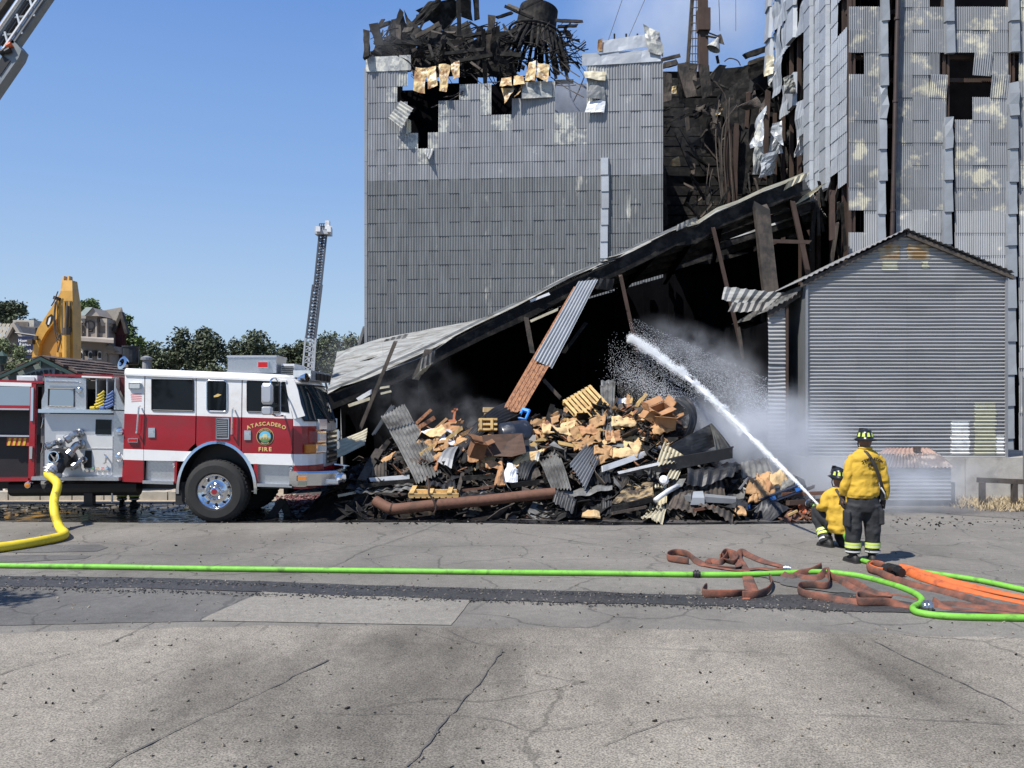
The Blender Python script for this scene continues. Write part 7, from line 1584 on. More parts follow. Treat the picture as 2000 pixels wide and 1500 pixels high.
# --- kneeling figure at the nozzle
KY2 = 13.62
def KP(px, py, d=0.0): q = P(px, py, KY2); q.y -= d; return q
kn = thing('person', 'kneeling firefighter in yellow shirt aiming the water jet at the rubble', 'person', KP(1632, 1070)-V((0, 0, KP(1632, 1070).z)))
q = MB(); head_into(q, KP(1639, 935, -.04), .98); limb(q, [(KP(1637, 958), .06, .06), (KP(1639, 942, -.02), .056, .058)], 16)
limb(q, [(KP(1636, 1030), .15, .12), (KP(1634, 1000), .145, .11), (KP(1632, 975, -.02), .16, .11), (KP(1634, 958, -.03), .09, .08)], 18)
limb(q, [(KP(1616, 967), .06, .06), (KP(1609, 987, .02), .048, .05), (KP(1610, 994, -.26), .036, .036)], 14); limb(q, [(KP(1651, 967), .06, .06), (KP(1652, 990, .0), .048, .05), (KP(1628, 997, -.30), .036, .036)], 14)
limb(q, [(KP(1626, 1022), .09, .09), (KP(1613, 1002, -.36), .075, .075), (KP(1618, 1030, -.22), .06, .06), (KP(1619, 1062, -.10), .05, .05)], 16); limb(q, [(KP(1648, 1024), .09, .09), (KP(1656, 1058, -.28), .07, .07), (KP(1656, 1062, .0), .06, .06), (KP(1655, 1062, .22), .05, .05)], 16)
hand(q, KP(1609, 994, -.29), V((-.1, 1, -.2)), V((0, .2, 1)), 1.1); hand(q, KP(1626, 997, -.33), V((-.6, 1, -.1)), V((0, .2, -1)), 1.1)
o = obj('body', q, M['skin'], kn); remesh(o, .014, 2)
q = MB(); rings = []
for px, py, rx, ry, d in ((1642, 1040, .17, .16, .07), (1640, 1030, .205, .17, .06), (1638, 1014, .205, .165, .05), (1635, 995, .19, .145, .03), (1633, 978, .20, .14, .01), (1632, 966, .195, .13, 0), (1634, 957, .14, .10, -.01), (1636, 952, .08, .08, -.01)):
    rings.append((KP(px, py, d), rx, ry))
P3 = []
for i in range(len(rings)-1):
    for t in (0, .33, .66): P3.append((rings[i][0].lerp(rings[i+1][0], t), lerp(rings[i][1], rings[i+1][1], t), lerp(rings[i][2], rings[i+1][2], t)))
P3.append(rings[-1]); q.loft([ell(c, rx, ry, 36, nz_=.022, sd=20) for c, rx, ry in P3])
limb(q, [(KP(1619, 966), .085, .085), (KP(1612, 976, .0), .08, .08), (KP(1609, 988, .02), .072, .072), (KP(1610, 993, -.14), .062, .062), (KP(1610, 994, -.24), .052, .052)], 20, .012, 6, 3); limb(q, [(KP(1648, 966), .085, .085), (KP(1652, 978), .08, .08), (KP(1653, 992, .0), .072, .072), (KP(1630, 997, -.26), .055, .055)], 20, .012, 6, 4)
o = obj('shirt', q, M['shirt'], kn); remesh(o, .012, 3)
q = MB(); limb(q, [(KP(1628, 1024, .0), .13, .13), (KP(1620, 1010, -.2), .12, .12), (KP(1613, 1004, -.36), .11, .11), (KP(1615, 1022, -.32), .105, .105), (KP(1618, 1045, -.2), .10, .10), (KP(1619, 1062, -.1), .10, .10)], 24, .014, 6, 31)
limb(q, [(KP(1648, 1024, .0), .13, .13), (KP(1655, 1050, -.24), .11, .11), (KP(1656, 1060, -.18), .10, .10), (KP(1656, 1062, .0), .095, .095), (KP(1655, 1062, .18), .09, .09)], 24, .012, 6, 33); limb(q, [(KP(1638, 1018, .04), .18, .16), (KP(1638, 1036, .04), .18, .15)], 24)
o = obj('trousers', q, M['trouser'], kn); remesh(o, .013, 3)
for a, b, m in (((1618, 1042.5, -.22), (1618.2, 1038.5, -.24), 'lime'), ((1618.6, 1048.5, -.18), (1618.5, 1044.5, -.20), 'lime'), ((1618.6, 1044.7, -.20), (1618.4, 1042.3, -.22), 'silver'), ((1619, 1057, -.13), (1619, 1054, -.145), 'silver')):
    cuff(kn, KP(*a), KP(*b), .111 if m == 'lime' else .1085, M[m])
boot(kn, KP(1619, 1062, -.08), V((-.5, 1, 0)))
q = MB(); a = KP(1655, 1063, .2); limb(q, [(a+V((0, .08, .02)), .06, .06), (a+V((0, -.06, .0)), .055, .06), (a+V((0, -.12, -.05)), .045, .07), (a+V((0, -.13, -.07)), .03, .05)], 14); q.smooth = True; obj('boot', q, M['boot'], kn)
for w_, d_, s_ in ((KP(1609, 994, -.29), V((-.1, 1, -.2)), V((0, .2, 1))), (KP(1626, 997, -.33), V((-.6, 1, -.1)), V((0, .2, -1)))):
    q = MB(); hand(q, w_, d_, s_, 1.1, 1.14); o = obj('glove', q, M['glove'], kn); remesh(o, .007, 2)
helmet(kn, KP(1639, 931, -.04), .25, .12)
q = MB(); q.tube(smoothpath([KP(1629, 954, .08), KP(1633, 965, .15), KP(1641, 985, .175), KP(1648, 1000, .15)], 4), .022, 8, True, .3, V((0, -1, .2))); obj('shoulder_strap', q, M['strap'], kn)
# --- third figure, hidden behind the engine but for the boots
off = V((P(251, 0, 19.3).x-FP(1686, 0).x, 19.3-FY, 0))
m3 = thing('person', 'firefighter behind the fire engine, only legs and boots in view beneath it', 'person', V((P(251, 0, 19.3).x, 19.3, 0)))
standing(m3, off, M['trouser'], M['trouser'])

# ------------------------------------------------------------------ hoses
M['green_hose'] = mat('lime_green_hose', (.17, .46, .05), .6, 0, .14, 8, col2=(.10, .26, .03), thr=.60, scale2=7, bump=.25, bscale=90)
M['brown_hose'] = mat('dirty_red_hose', (.24, .085, .05), .85, 0, .3, 7, col2=(.06, .042, .036), thr=.50, soft=.14, scale2=4, bump=.3, bscale=60); M['orange_hose'] = mat('orange_hose', (.56, .13, .035), .75, 0, .15, 8, col2=(.30, .075, .03), thr=.62, scale2=5)
def round_hose(name, pts, r, m, label, cat='hose', extra=None):
    t = thing(name, label, cat, pts[0]); q = MB(); q.tube(smoothpath(pts, 8), r, 14); q.smooth = True; obj('hose_run', q, m, t); return t
def coupling(t, a, b, r, m, name='coupling'):
    q = MB(); a, b = V(a), V(b); q.tube([a, a.lerp(b, .2), a.lerp(b, .22), a.lerp(b, .45), a.lerp(b, .47), a.lerp(b, .53), a.lerp(b, .55), a.lerp(b, .78), a.lerp(b, .8), b], [r*.8, r*.8, r*1.15, r*1.15, r*.9, r*.9, r*1.15, r*1.15, r*.8, r*.8], 14); return obj(name, q, m, t)
gz = .036
gp = [G(x, y, gz) for x, y in ((-80, 1101), (0, 1104.5), (200, 1107), (400, 1110.5), (600, 1113), (800, 1115.5), (1000, 1118), (1200, 1120), (1350, 1122), (1450, 1122), (1540, 1119), (1600, 1117), (1660, 1122), (1700, 1130), (1750, 1144), (1785, 1158), (1800, 1170), (1797, 1179), (1787, 1184), (1783, 1189), (1790, 1195), (1815, 1200), (1860, 1204), (1940, 1206), (2010, 1207), (2090, 1206))]
t = round_hose('green_hose', gp, gz, M['green_hose'], 'long lime green hose crossing the asphalt, curving at the right'); coupling(t, G(1353, 1122, gz), G(1368, 1122.5, gz), .052, M['black'])
g2 = [KP(1606, 993, -.42), KP(1622, 999, -.30), KP(1640, 1012, .05), KP(1640, 1040, .20), KP(1648, 1064, .24), G(1668, 1090, gz), G(1690, 1096, gz), G(1715, 1103, gz), G(1760, 1111, gz), G(1830, 1121, gz), G(1910, 1133, gz), G(2000, 1152, gz), G(2090, 1172, gz)]
t2 = round_hose('green_hose', g2, gz*.92, M['green_hose'], 'second lime green hose running from the kneeling firefighter to the right edge')
noz = thing('hose_nozzle', 'black and silver hose nozzle in the hands of the kneeling firefighter', 'nozzle', KP(1606, 993, -.42))
na, nb = KP(1606, 993, -.40), KP(1601, 990, -.52); q = MB(); q.tube([na, na.lerp(nb, .4), na.lerp(nb, .45), nb], [.035, .035, .05, .055], 14); obj('nozzle_body', q, M['black'], noz); q = MB(); q.tube([na.lerp(nb, .92), na.lerp(nb, 1.06)], .058, 14); obj('bumper_ring', q, M['chrome'], noz); q = MB(); q.tube([na.lerp(nb, .2), na.lerp(nb, .2)+V((.02, 0, -.10))], .018, 8); obj('grip', q, M['black'], noz)
yz = .076
yp = [Q(124, 912, .40), Q(120, 922, .48), P(112, 945, 15.95), P(106, 975, 15.7), P(107, 1003, 15.45), G(117, 1031, yz), G(126, 1041, yz), G(121, 1047, yz), G(98, 1053, yz), G(50, 1062, yz), G(0, 1069, yz), G(-80, 1078, yz)]
ty = round_hose('yellow_hose', yp, yz, M['yellow_hose'], 'thick yellow supply hose coupled to the engine pump panel'); coupling(ty, Q(125, 908, .38), Q(119, 921, .50), .105, M['alu'])
def flat_hose(label, pts, m, edge=None, w=.047, flat=.2, group=None, n=6):
    """pts: photo ground pixels with optional edge factor (0 lying flat, 1 on its edge) and extra lift"""
    P3 = []; E3 = []
    for p in pts:
        e = p[2] if len(p) > 2 else 0; l = p[3] if len(p) > 3 else 0
        P3.append(G(p[0], p[1])+V((0, 0, .012+e*w*.95+l))); E3.append(e)
    path = smoothpath(P3, n); ups = []
    for i, p in enumerate(path):
        f = i/(len(path)-1)*(len(P3)-1); k = min(int(f), len(P3)-2); e = lerp(E3[k], E3[k+1], f-k); e = e*e*(3-2*e)
        d = path[min(i+1, len(path)-1)]-path[max(i-1, 0)]; per = V((d.y, -d.x, 0)); per = per.normalized() if per.length > 1e-6 else V((0, 1, 0))
        ups.append((V((0, 0, 1))*(1-e)+per*(e+.001)).normalized())
    t = thing('flat_hose', label, 'hose', P3[0], group); q = MB(); q.tube(path, w, 10, True, flat, ups); q.smooth = True; obj('hose_run', q, m, t); return t
Z = lambda a: [(1290+p[0]*.355, 1050+p[1]*.355)+tuple(p[2:]) for p in a]
flat_hose('brown flat hose kinked in zigzag folds, left end of the tangle', Z([(155, 150, 1), (90, 142, 1), (42, 132, 1), (44, 112, 1), (90, 100, 1), (150, 112, 1), (190, 140, .6), (245, 160, .4), (275, 142, .5), (330, 150, .6), (360, 125, .8), (372, 108, .8), (400, 128, .6), (430, 170, .3), (330, 165, .2), (270, 158, .2)]), M['brown_hose'])
th = flat_hose('brown flat hose lying from the zigzag folds to a silver coupling', Z([(250, 160, .1), (340, 176, .1), (440, 186, 0), (540, 178, .2), (620, 185, .2), (690, 176, .2)]), M['brown_hose'])
th = flat_hose('brown hose doubled over beside the zigzag folds, ending at a coupling', Z([(520, 300, 0), (500, 250, 0), (470, 180, .1), (432, 120, .3, .02), (448, 98, .6, .02), (480, 108, .5), (560, 140, .4), (640, 160, .3), (675, 170, .2)]), M['brown_hose']); coupling(th, G(1530, 1110, .04), G(1545, 1111, .04), .045, M['dullchrome'])
flat_hose('dark brown flat hose curled in a U on the wet seam', Z([(470, 345, 0), (480, 320, .4), (400, 332, .9), (300, 336, 1), (236, 330, 1), (242, 305, 1), (255, 296, 1)]), M['brown_hose'])
flat_hose('dark hose end curling upward at the right of the U', Z([(450, 340, .9), (520, 338, .9), (575, 325, 1), (605, 300, 1), (614, 268, 1), (600, 240, 1)]), M['brown_hose'])
flat_hose('dark flat strip of hose under the green hose, above the U', Z([(468, 210, 0), (476, 250, 0), (486, 300, 0)]), M['brown_hose'])
flat_hose('rust red flat hose folded in an S right of the U', Z([(640, 205, .2), (740, 215, .3), (800, 235, .5), (870, 236, .5), (915, 205, .6, .02), (928, 250, .8, .02), (920, 288, 1), (850, 285, 1), (775, 288, 1), (758, 312, 1), (800, 335, .9), (900, 352, .8), (1000, 362, .5), (1095, 372, .5)]), M['brown_hose'])
flat_hose('rust brown hose slanting right behind the S fold', Z([(900, 215, .2), (960, 228, .4), (1040, 250, .5), (1100, 285, .6), (1160, 320, .6), (1265, 352, .5)]), M['brown_hose'])
flat_hose('thin brown hose lying straight behind the slanting one', Z([(940, 245, .1), (1050, 268, .1), (1200, 310, .1), (1320, 325, .1), (1420, 350, .1)]), M['brown_hose'], w=.03)
flat_hose('brown hose standing on edge, tapering towards the silver coupling', Z([(1265, 352, .5), (1180, 350, .6), (1090, 345, 1), (1090, 378, 1), (1160, 382, 1), (1240, 380, .9), (1320, 385, .4), (1400, 400, .2)]), M['brown_hose'])
th = flat_hose('flat brown hose leaving the silver coupling to the right', Z([(1500, 372, .8), (1540, 390, .4), (1620, 405, .2), (1750, 412, .1), (1900, 425, .1), (2040, 440, .1)]), M['brown_hose']); coupling(th, G(1800, 1184, .05), G(1822, 1185, .05), .06, M['dullchrome'])
th = flat_hose('bright orange flat hose, upper of the pair at the right edge', Z([(1310, 185, .6), (1370, 200, .7), (1450, 225, .6), (1600, 258, .4), (1750, 290, .3), (1900, 322, .2), (2060, 352, .2)]), M['orange_hose'], w=.06, flat=.35); coupling(th, G(1727, 1110, .06), G(1762, 1119, .06), .075, M['black'])
q = MB(); q.tube([G(1738, 1112, .06), G(1742, 1108, .16), G(1750, 1112, .17)], .035, 8); obj('valve_handle', q, M['black'], th)
flat_hose('bright orange flat hose, lower of the pair at the right edge', Z([(1360, 205, .6), (1430, 235, .6), (1580, 280, .4), (1740, 318, .3), (1900, 352, .2), (2060, 385, .2)]), M['orange_hose'], w=.055, flat=.35)
flat_hose('rusty red hose looping back below the orange pair', Z([(1235, 175, .7), (1190, 168, .9), (1145, 172, 1), (1148, 195, 1), (1200, 210, .8), (1260, 235, .6), (1400, 280, .5), (1560, 315, .5), (1700, 355, .5), (1830, 390, .4), (1920, 402, .4), (2060, 408, .3)]), M['brown_hose'], w=.05, flat=.4)
flat_hose('crumpled brown hose bunched at the middle of the zigzag folds', Z([(330, 128, .8), (352, 98, .9), (385, 96, .6), (425, 118, .8), (410, 150, .7), (360, 140, .5), (345, 118, .8)]), M['brown_hose'])
flat_hose('brown hose lying under the green hose between the two tangles', Z([(600, 196, .3), (660, 210, .5), (720, 226, .3), (770, 212, .6), (830, 204, .8), (885, 190, .9, .03)]), M['brown_hose'])
flat_hose('brown hose fold standing just right of the S fold', Z([(925, 205, 1), (940, 232, .9), (1000, 262, .6), (1080, 300, .4), (1190, 330, .4), (1260, 334, .5)]), M['brown_hose'])
flat_hose('rust brown hose trailing to the bottom right edge', Z([(1480, 392, .5), (1600, 380, .4), (1720, 392, .4), (1860, 405, .3), (2050, 425, .2)]), M['brown_hose'])
flat_hose('short orange fold beside the black coupling', Z([(1225, 170, .8), (1180, 166, 1), (1150, 180, .9), (1190, 200, .8), (1240, 200, .6)]), M['orange_hose'])
# ------------------------------------------------------------------ background: kiosk, excavator, shops, ladders, trees
random.seed(101)
M['leaf'] = mat('oak_leaves', (.085, .105, .055), .7, 0, .35, 1.2, rnd=.15); M['leaf_b'] = mat('bright_leaves', (.11, .16, .05), .7, 0, .35, 1.2); M['leaf_p'] = mat('grey_green_leaves', (.15, .18, .085), .7, 0, .3, 1.5); M['bark'] = mat('bark', (.09, .07, .05), .9, 0, .3, 4)
def tree(name, label, base, blobs, n, ls, m, trunk_r=.25, cat='tree', group=None, branches=True):
    """blobs: (dx, dz, r) clumps; leaves scattered through their outer shell in small sprays"""
    t = thing(name, label, cat, base, group); b = V(base); q = MB()
    tot = sum(r**2 for _, _, r in blobs)
    for dx, dz, r in blobs:
        for _ in range(int(n*r*r/tot)):
            d = V((random.gauss(0, 1), random.gauss(0, 1), random.gauss(0, 1))).normalized(); k = (random.random()**.45)
            p = b+V((dx, 0, dz))+V((d.x*r, d.y*r, d.z*r*.8))*k; 
            if mnoise.noise(p*(1.1/max(.6, r*.5)))< -.12: continue
            for s in range(2):
                a = V((rr(-1, 1), rr(-1, 1), rr(-.6, .8))).normalized()*ls*rr(.6, 1.3); c = a.cross(V((rr(-1, 1), rr(-1, 1), rr(-1, 1)))).normalized()*ls*rr(.3, .55); o = p+V((rr(-1, 1), rr(-1, 1), rr(-1, 1)))*ls*.7
                q.add([o-a*.5, o+c*.5, o+a*.5, o-c*.5], [(0, 1, 2, 3)])
    obj('crown', q, m, t)
    q = MB(); top = max(dz for _, dz, _ in blobs)
    q.tube([b, b+V((rr(-.1, .1), 0, top*.35)), b+V((rr(-.3, .3), 0, top*.7))], [trunk_r, trunk_r*.8, trunk_r*.4], 8)
    for dx, dz, r in blobs: q.tube(smoothpath([b+V((0, 0, top*.3)), b+V((dx*.5, rr(-.2, .2), dz*.62)), b+V((dx, 0, dz))], 3), [trunk_r*.45*(1-.1*i) for i in range(7)], 6)
    obj('trunk', q, M['bark'], t); return t
def gtree(label, px, Y, blobs_px, n, ls, m, name='oak_tree', group=None, tr=.25, cat='tree'):
    k = Y/F; base = V(((px-CX)*k, Y, 0)); tree(name, label, base, [((x-px)*k, CH+(HY-y)*k, r*k) for x, y, r in blobs_px], n, ls, m, tr, cat, group)
gtree('dark oak behind the cab roof, first from the left building', 300, 60, [(275, 705, 28), (300, 690, 26), (325, 705, 30), (310, 720, 34)], 2600, .30, M['leaf'])
gtree('tall dark oak in the middle of the tree row', 375, 58, [(352, 668, 24), (345, 695, 26), (372, 690, 28), (408, 672, 30), (420, 695, 28), (385, 715, 34), (400, 655, 18), (355, 655, 16)], 4200, .30, M['leaf'])
gtree('rounded oak right of the tallest oaks, above the roof box', 500, 62, [(468, 680, 24), (500, 668, 26), (530, 690, 24), (488, 700, 30), (525, 712, 26), (455, 705, 20)], 3400, .30, M['leaf'])
gtree('low oak just left of the far ladder', 580, 64, [(570, 690, 22), (590, 682, 20), (565, 712, 24), (600, 705, 24)], 2400, .30, M['leaf'])
gtree('hazy oak just right of the far ladder', 650, 66, [(640, 668, 24), (625, 690, 24), (660, 690, 28), (645, 715, 30), (615, 712, 18)], 3000, .30, M['leaf'])
gtree('hazy oak close to the left edge of the mill tower', 690, 68, [(685, 668, 20), (700, 685, 24), (675, 700, 26), (710, 705, 26)], 2400, .30, M['leaf'])
gtree('low dark shrub row below the oaks, behind the engine roof', 440, 56, [(420, 728, 22), (460, 728, 22), (500, 730, 20), (380, 735, 22), (540, 735, 20), (580, 738, 20)], 2200, .28, M['leaf'], 'shrub_row', cat='shrub')
gtree('bright green tree behind the red barn gable', 255, 52, [(245, 625, 10), (250, 648, 16), (262, 672, 20), (255, 700, 22), (240, 640, 12)], 2600, .24, M['leaf_b'], 'leafy_tree')
gtree('bright tree top behind the shop pediment', 172, 60, [(165, 598, 12), (180, 594, 10), (160, 610, 14), (188, 606, 8)], 1300, .24, M['leaf_b'], 'leafy_tree', tr=.12)
gtree('dark oak at the far left above the pale roof', 18, 60, [(10, 600, 18), (32, 600, 16), (2, 622, 20), (40, 612, 12), (20, 625, 22), (-20, 610, 24)], 3000, .28, M['leaf'])
gtree('small dark treetop between the roof unit and the excavator arm', 68, 62, [(66, 632, 8), (72, 640, 9)], 500, .24, M['leaf'], tr=.1)
gtree('grey green olive bush at the left edge behind the kiosk', 20, 27, [(8, 680, 22), (30, 690, 20), (48, 715, 18), (10, 715, 28), (-15, 700, 26), (35, 730, 20)], 5200, .10, M['leaf_p'], 'olive_bush', tr=.08, cat='bush')
# tree out of frame whose shade falls across the lower left
tree('street_tree', 'street tree standing left of the view that throws shade on the asphalt', V((-8.6, 8.0, 0)), [(-.1, 3.6, .55), (.5, 3.9, .45), (-.5, 3.3, .5), (.2, 4.4, .4), (.9, 4.3, .3)], 1700, .13, M['leaf'], .10)
# trees across the street behind the view: they show only in the chrome, the glass and the puddles
for i, (x, y, h) in enumerate(((-22, -16, 6), (-9, -22, 7.5), (2, -26, 6.5), (13, -21, 8), (26, -17, 6))):
    tree('street_tree', ['round street tree across the street, farthest left', 'tall street tree across the street, left of centre', 'street tree across the street, straight behind the view', 'tallest street tree across the street', 'street tree across the street, farthest right'][i], V((x, y, 0)), [(0, h*.75, h*.28), (-h*.2, h*.6, h*.25), (h*.2, h*.6, h*.25)], 500, .55, M['leaf'], .16, group='trees across the street')
# ---- kiosk
KY = 22.0
def K(px, py, d=0.0): q = P(px, py, KY); q.y -= d; return q
M['greenpaint'] = mat('dark_green_paint', (.025, .055, .048), .6, 0, .2, 3); M['shingle'] = mat('brown_shingle', (.085, .062, .052), .9, 0, .35, 6, rnd=.35, bump=.4); M['kiosk_board'] = mat('grey_green_board', (.16, .19, .17), .7, 0, .15, 3)
kio = thing('notice_kiosk', 'green kiosk with shingled gable roof and curved black lettering', 'kiosk', K(92, 795)-V((0, 0, CH)))
ap, le, re_ = (92, 696), (-14, 744), (185, 742)
DEP = 3.6
def slope(a, b, nrow, ncol):
    for i in range(nrow):
        for j in range(ncol):
            t0, t1 = i/nrow, (i+1.25)/nrow; u0, u1 = (j+.03)/ncol, (j+.97)/ncol
            if j % 1 == 0: off = (i % 2)*.5/ncol
            u0, u1 = min(1, u0+off), min(1, u1+off)
            if u1-u0 < .01: continue
            A0, B0 = K(*a), K(*b); dy = V((0, DEP, 0)); f = lambda t, u, l: A0.lerp(B0, min(t, 1.02))+dy*u+V((0, -.3, l))
            q = MB(); e = .025+rr(0, .012); q.hexa([f(t0, u0, 0), f(t0, u1, 0), f(t1, u1, .0), f(t1, u0, .0), f(t0, u0, .02), f(t0, u1, .02), f(t1, u1, e+.03), f(t1, u0, e+.03)]); obj('shingle', q, M['shingle'], kio)
slope(ap, re_, 7, 9); slope(ap, le, 7, 4)
for a, b in ((ap, le), (ap, re_)):
    q = MB(); q.hexa([K(a[0], a[1]+9, .34), K(b[0], b[1]+9, .34), K(b[0], b[1]+9, .27), K(a[0], a[1]+9, .27), K(a[0], a[1]+3, .34), K(b[0], b[1]+3, .34), K(b[0], b[1]+3, .27), K(a[0], a[1]+3, .27)]); obj('barge_board', q, M['greenpaint'], kio)
q = MB(); q.prism([K(*ap)+V((0, 0, -.08)), K(le[0]+14, 742), K(le[0]+14, 760), K(re_[0]-10, 760), K(re_[0]-10, 742)], V((0, .06, 0))); obj('gable_board', q, M['kiosk_board'], kio)
q = MB(); arcp = [(52+ i*10, 738-19*math.sin(math.pi*(i+1.3)/13.0)) for i in range(13)]
q.prism([K(x, y, .20) for x, y in arcp]+[K(x, y+19, .20) for x, y in reversed(arcp)], V((0, .02, 0))); obj('sign_arc', q, mat('sign_grey', (.30, .32, .28), .7), kio)
q = MB(); text_into(q, 'TEMPLETON', .20, lambda x, y, z: K(112, 734, .215)+V((x, -z, y)), .012, .006, 1.0, arc=1.7); obj('lettering', q, M['black'], kio)
q = MB(); q.prism([K(le[0]+16, 790), K(re_[0]-12, 790), K(re_[0]-12, 900), K(le[0]+16, 900)], V((0, 3.0, 0))); obj('kiosk_wall', q, M['kiosk_board'], kio)
for px in (0, 172): q = MB(); q.bar(V((K(px, 0).x, KY-.1, 0)), V((K(px, 0).x, KY-.1, K(0, 742).z)), .16, .16, (0, 1, 0)); obj('post', q, M['greenpaint'], kio)
q = MB(); q.bar(K(92, 702, .3), K(92, 716, .3), .05, .06, (0, 1, 0)); obj('king_post', q, M['greenpaint'], kio)
# kerb, white fence bits, pier behind the engine
q = MB()
for i in range(7): q = MB(); x0 = P(-40+i*62, 0, 20.6).x; q.box2((x0, 20.5, 0), (x0+.72, 20.8, .20)); obj('kerb', q, M['concrete'], kind='structure')
fen = thing('white_picket_fence', 'low white picket fence seen under the fire engine', 'fence', (-11, 23, 0))
for i in range(26): q = MB(); x = P(-10+i*9, 0, 23).x; q.box2((x-.03, 23, 0), (x+.03, 23.03, .55+.03*(i % 2))); obj('picket', q, M['white_metal'], fen)
for z in (.18, .42): q = MB(); q.box2((P(-20, 0, 23).x, 23.035, z), (P(225, 0, 23).x, 23.06, z+.05)); obj('rail', q, M['white_metal'], fen)
lp = thing('street_lamp', 'black lantern lamp post at the left edge', 'street lamp', V((P(4, 0, 24).x, 24, 0)))
q = MB(); q.tube([(P(4, 0, 24).x, 24, 0), (P(4, 0, 24).x, 24, P(4, 712, 24).z)], .05, 8); obj('post', q, M['black'], lp)
q = MB(); q.lathe([(.05, 0), (.10, .05), (.14, .25), (.17, .26), (.05, .36), (0, .42)], (P(4, 0, 24).x, 24, P(4, 714, 24).z), n=8); obj('lantern', q, M['greenpaint'], lp)
# little roof-top fittings glimpsed right of the kiosk
q = MB(); q.tube([P(250, 735, 21), P(246, 715, 21)], .05, 8); q.lathe([(0, 0), (.12, .02), (.17, .12), (.1, .14)], P(247, 712, 21), (-.5, -.8, .3), 12); obj('spot_lamp', q, M['chrome'], label='small silver spotlight between kiosk roof and engine cab', cat='lamp')
q = MB(); q.lathe([(.0, .0), (.17, .0), (.19, .05), (.19, .40), (.21, .42), (.21, .46), (0, .47)], P(256, 712, 21.5), (0, 0, 1), 14); obj('black_bin', q, M['black_sheet'], label='black cylinder behind the cab, beside the silver spotlight', cat='cylinder')
q = MB(); q.lathe([(.10, 0), (.10, .22), (.14, .24), (.14, .30), (.04, .34)], P(286, 722, 21.5), (0, 0, 1), 12); obj('vent_cap', q, M['galv'], label='small grey vent cap above the engine roof', cat='vent')
# ---- excavator
XY = 34.0; xk = XY/F
exc = thing('excavator', 'yellow excavator with its folded arm raised above the kiosk roof', 'excavator', P(100, 795, XY)-V((0, 0, CH)))
M['cat_yellow'] = mat('machine_yellow', (.55, .30, .055), .45, 0, .12, 2, col2=(.42, .23, .05), thr=.6, scale2=3)
def X(px, py, d=0.0): q = P(px, py, XY); q.y -= d; return q
def xpoly(name, pts, m, d, th): q = MB(); q.prism([X(x, y, d) for x, y in pts], V((0, th, 0))); return obj(name, q, m, exc)
xpoly('boom', [(64, 705), (70, 660), (76, 642), (104, 600), (124, 566), (130, 580), (114, 622), (92, 650), (80, 672), (76, 705)], M['cat_yellow'], .1, .55)
xpoly('boom', [(76, 705), (80, 672), (92, 650), (112, 622), (116, 640), (110, 672), (106, 705)], mat('machine_yellow_side', (.40, .20, .035), .5, 0, .1, 2), -.1, .3)
xpoly('logo_plate', [(92, 632), (95, 620), (103, 614), (108, 618), (104, 630), (96, 640)], M['black'], .115, .015)
xpoly('logo_letter', [(96, 634), (99, 622), (103, 619), (102, 627), (99, 635)], M['white'], .13, .015)
q = MB(); a = X(138, 760); 
q.loft([[X(123, 750, .3), X(151, 750, .3), X(151, 750, -.3), X(123, 750, -.3)], [X(122, 600, .35), X(151, 600, .35), X(151, 600, -.3), X(122, 600, -.3)], [X(126, 570, .3), X(149, 570, .3), X(149, 570, -.2), X(126, 570, -.2)], [X(126, 549, .2), X(146, 549, .2), X(146, 549, -.2), X(126, 549, -.2)]]); obj('stick', q, M['cat_yellow'], exc)
for x0, x1 in ((131, 136), (137, 150)): xpoly('stick_recess', [(x0, 590), (x1-.5, 590), (x1-.8, 650), (x0, 650)], mat('recess_brown', (.10, .07, .03), .7), .37, .03)
q = MB(); q.box2(X(134, 591, .40), X(136.5, 752, .36)); q.box2(X(143.5, 591, .40), X(146, 640, .36)); obj('stick_web', q, M['cat_yellow'], exc)
q = MB(); q.hexa([X(126, 552, .2), X(129, 552, .2), X(129, 552, -.1), X(126, 552, -.1), X(127, 540, .15), X(129, 540, .15), X(129, 540, -.1), X(127, 540, -.1)]); q.hexa([X(136, 552, .2), X(140, 552, .2), X(140, 552, -.1), X(136, 552, -.1), X(136, 540, .15), X(139, 540, .15), X(139, 540, -.1), X(136, 540, -.1)]); obj('stick_lugs', q, M['cat_yellow'], exc)
q = MB(); q.tube([X(142, 752, .5), X(142, 655, .5)], .14, 12); cy_ = obj('ram_cylinder', q, M['cat_yellow'], exc); q = MB(); q.tube([X(142, 656, .5), X(142, 643, .5)], .16, 12); q.tube([X(142, 643, .5), X(143, 600, .45)], .07, 10); obj('ram_rod', q, M['char2'], cy_)
q = MB(); q.tube([X(129, 752, .5), X(129, 690, .5)], .10, 10); obj('ram_cylinder', q, M['cat_yellow'], exc)
for pts in ([(122, 590), (119, 620), (121, 648), (126, 656), (134, 652)], [(120, 592), (117, 625), (119, 650), (124, 672)], [(123, 586), (124, 610), (124, 650), (127, 668)], [(122, 668), (130, 655), (128, 675), (124, 690)], [(112, 600), (117, 592), (121, 582), (125, 572)]):
    q = MB(); q.tube(smoothpath([X(x, y, .45) for x, y in pts], 4), .022, 6); obj('hydraulic_hose', q, M['char2'], exc)
q = MB(); q.box(X(76, 661, .2), (.12, .12, .16)); q.box(X(66, 668, .2), (.2, .2, .2)); q.tube([X(119, 588, .3), X(121, 582, .3)], .16, 8); obj('pivot', q, M['char2'], exc)
q = MB(); q.tube([X(104, 612, -.1), X(82, 640, -.1)], .04, 6); obj('guard', q, M['char2'], exc)
q = MB(); q.box2((X(20, 0).x, XY-.5, .9), (X(150, 0).x, XY+2.4, 2.2)); obj('body', q, M['cat_yellow'], exc)
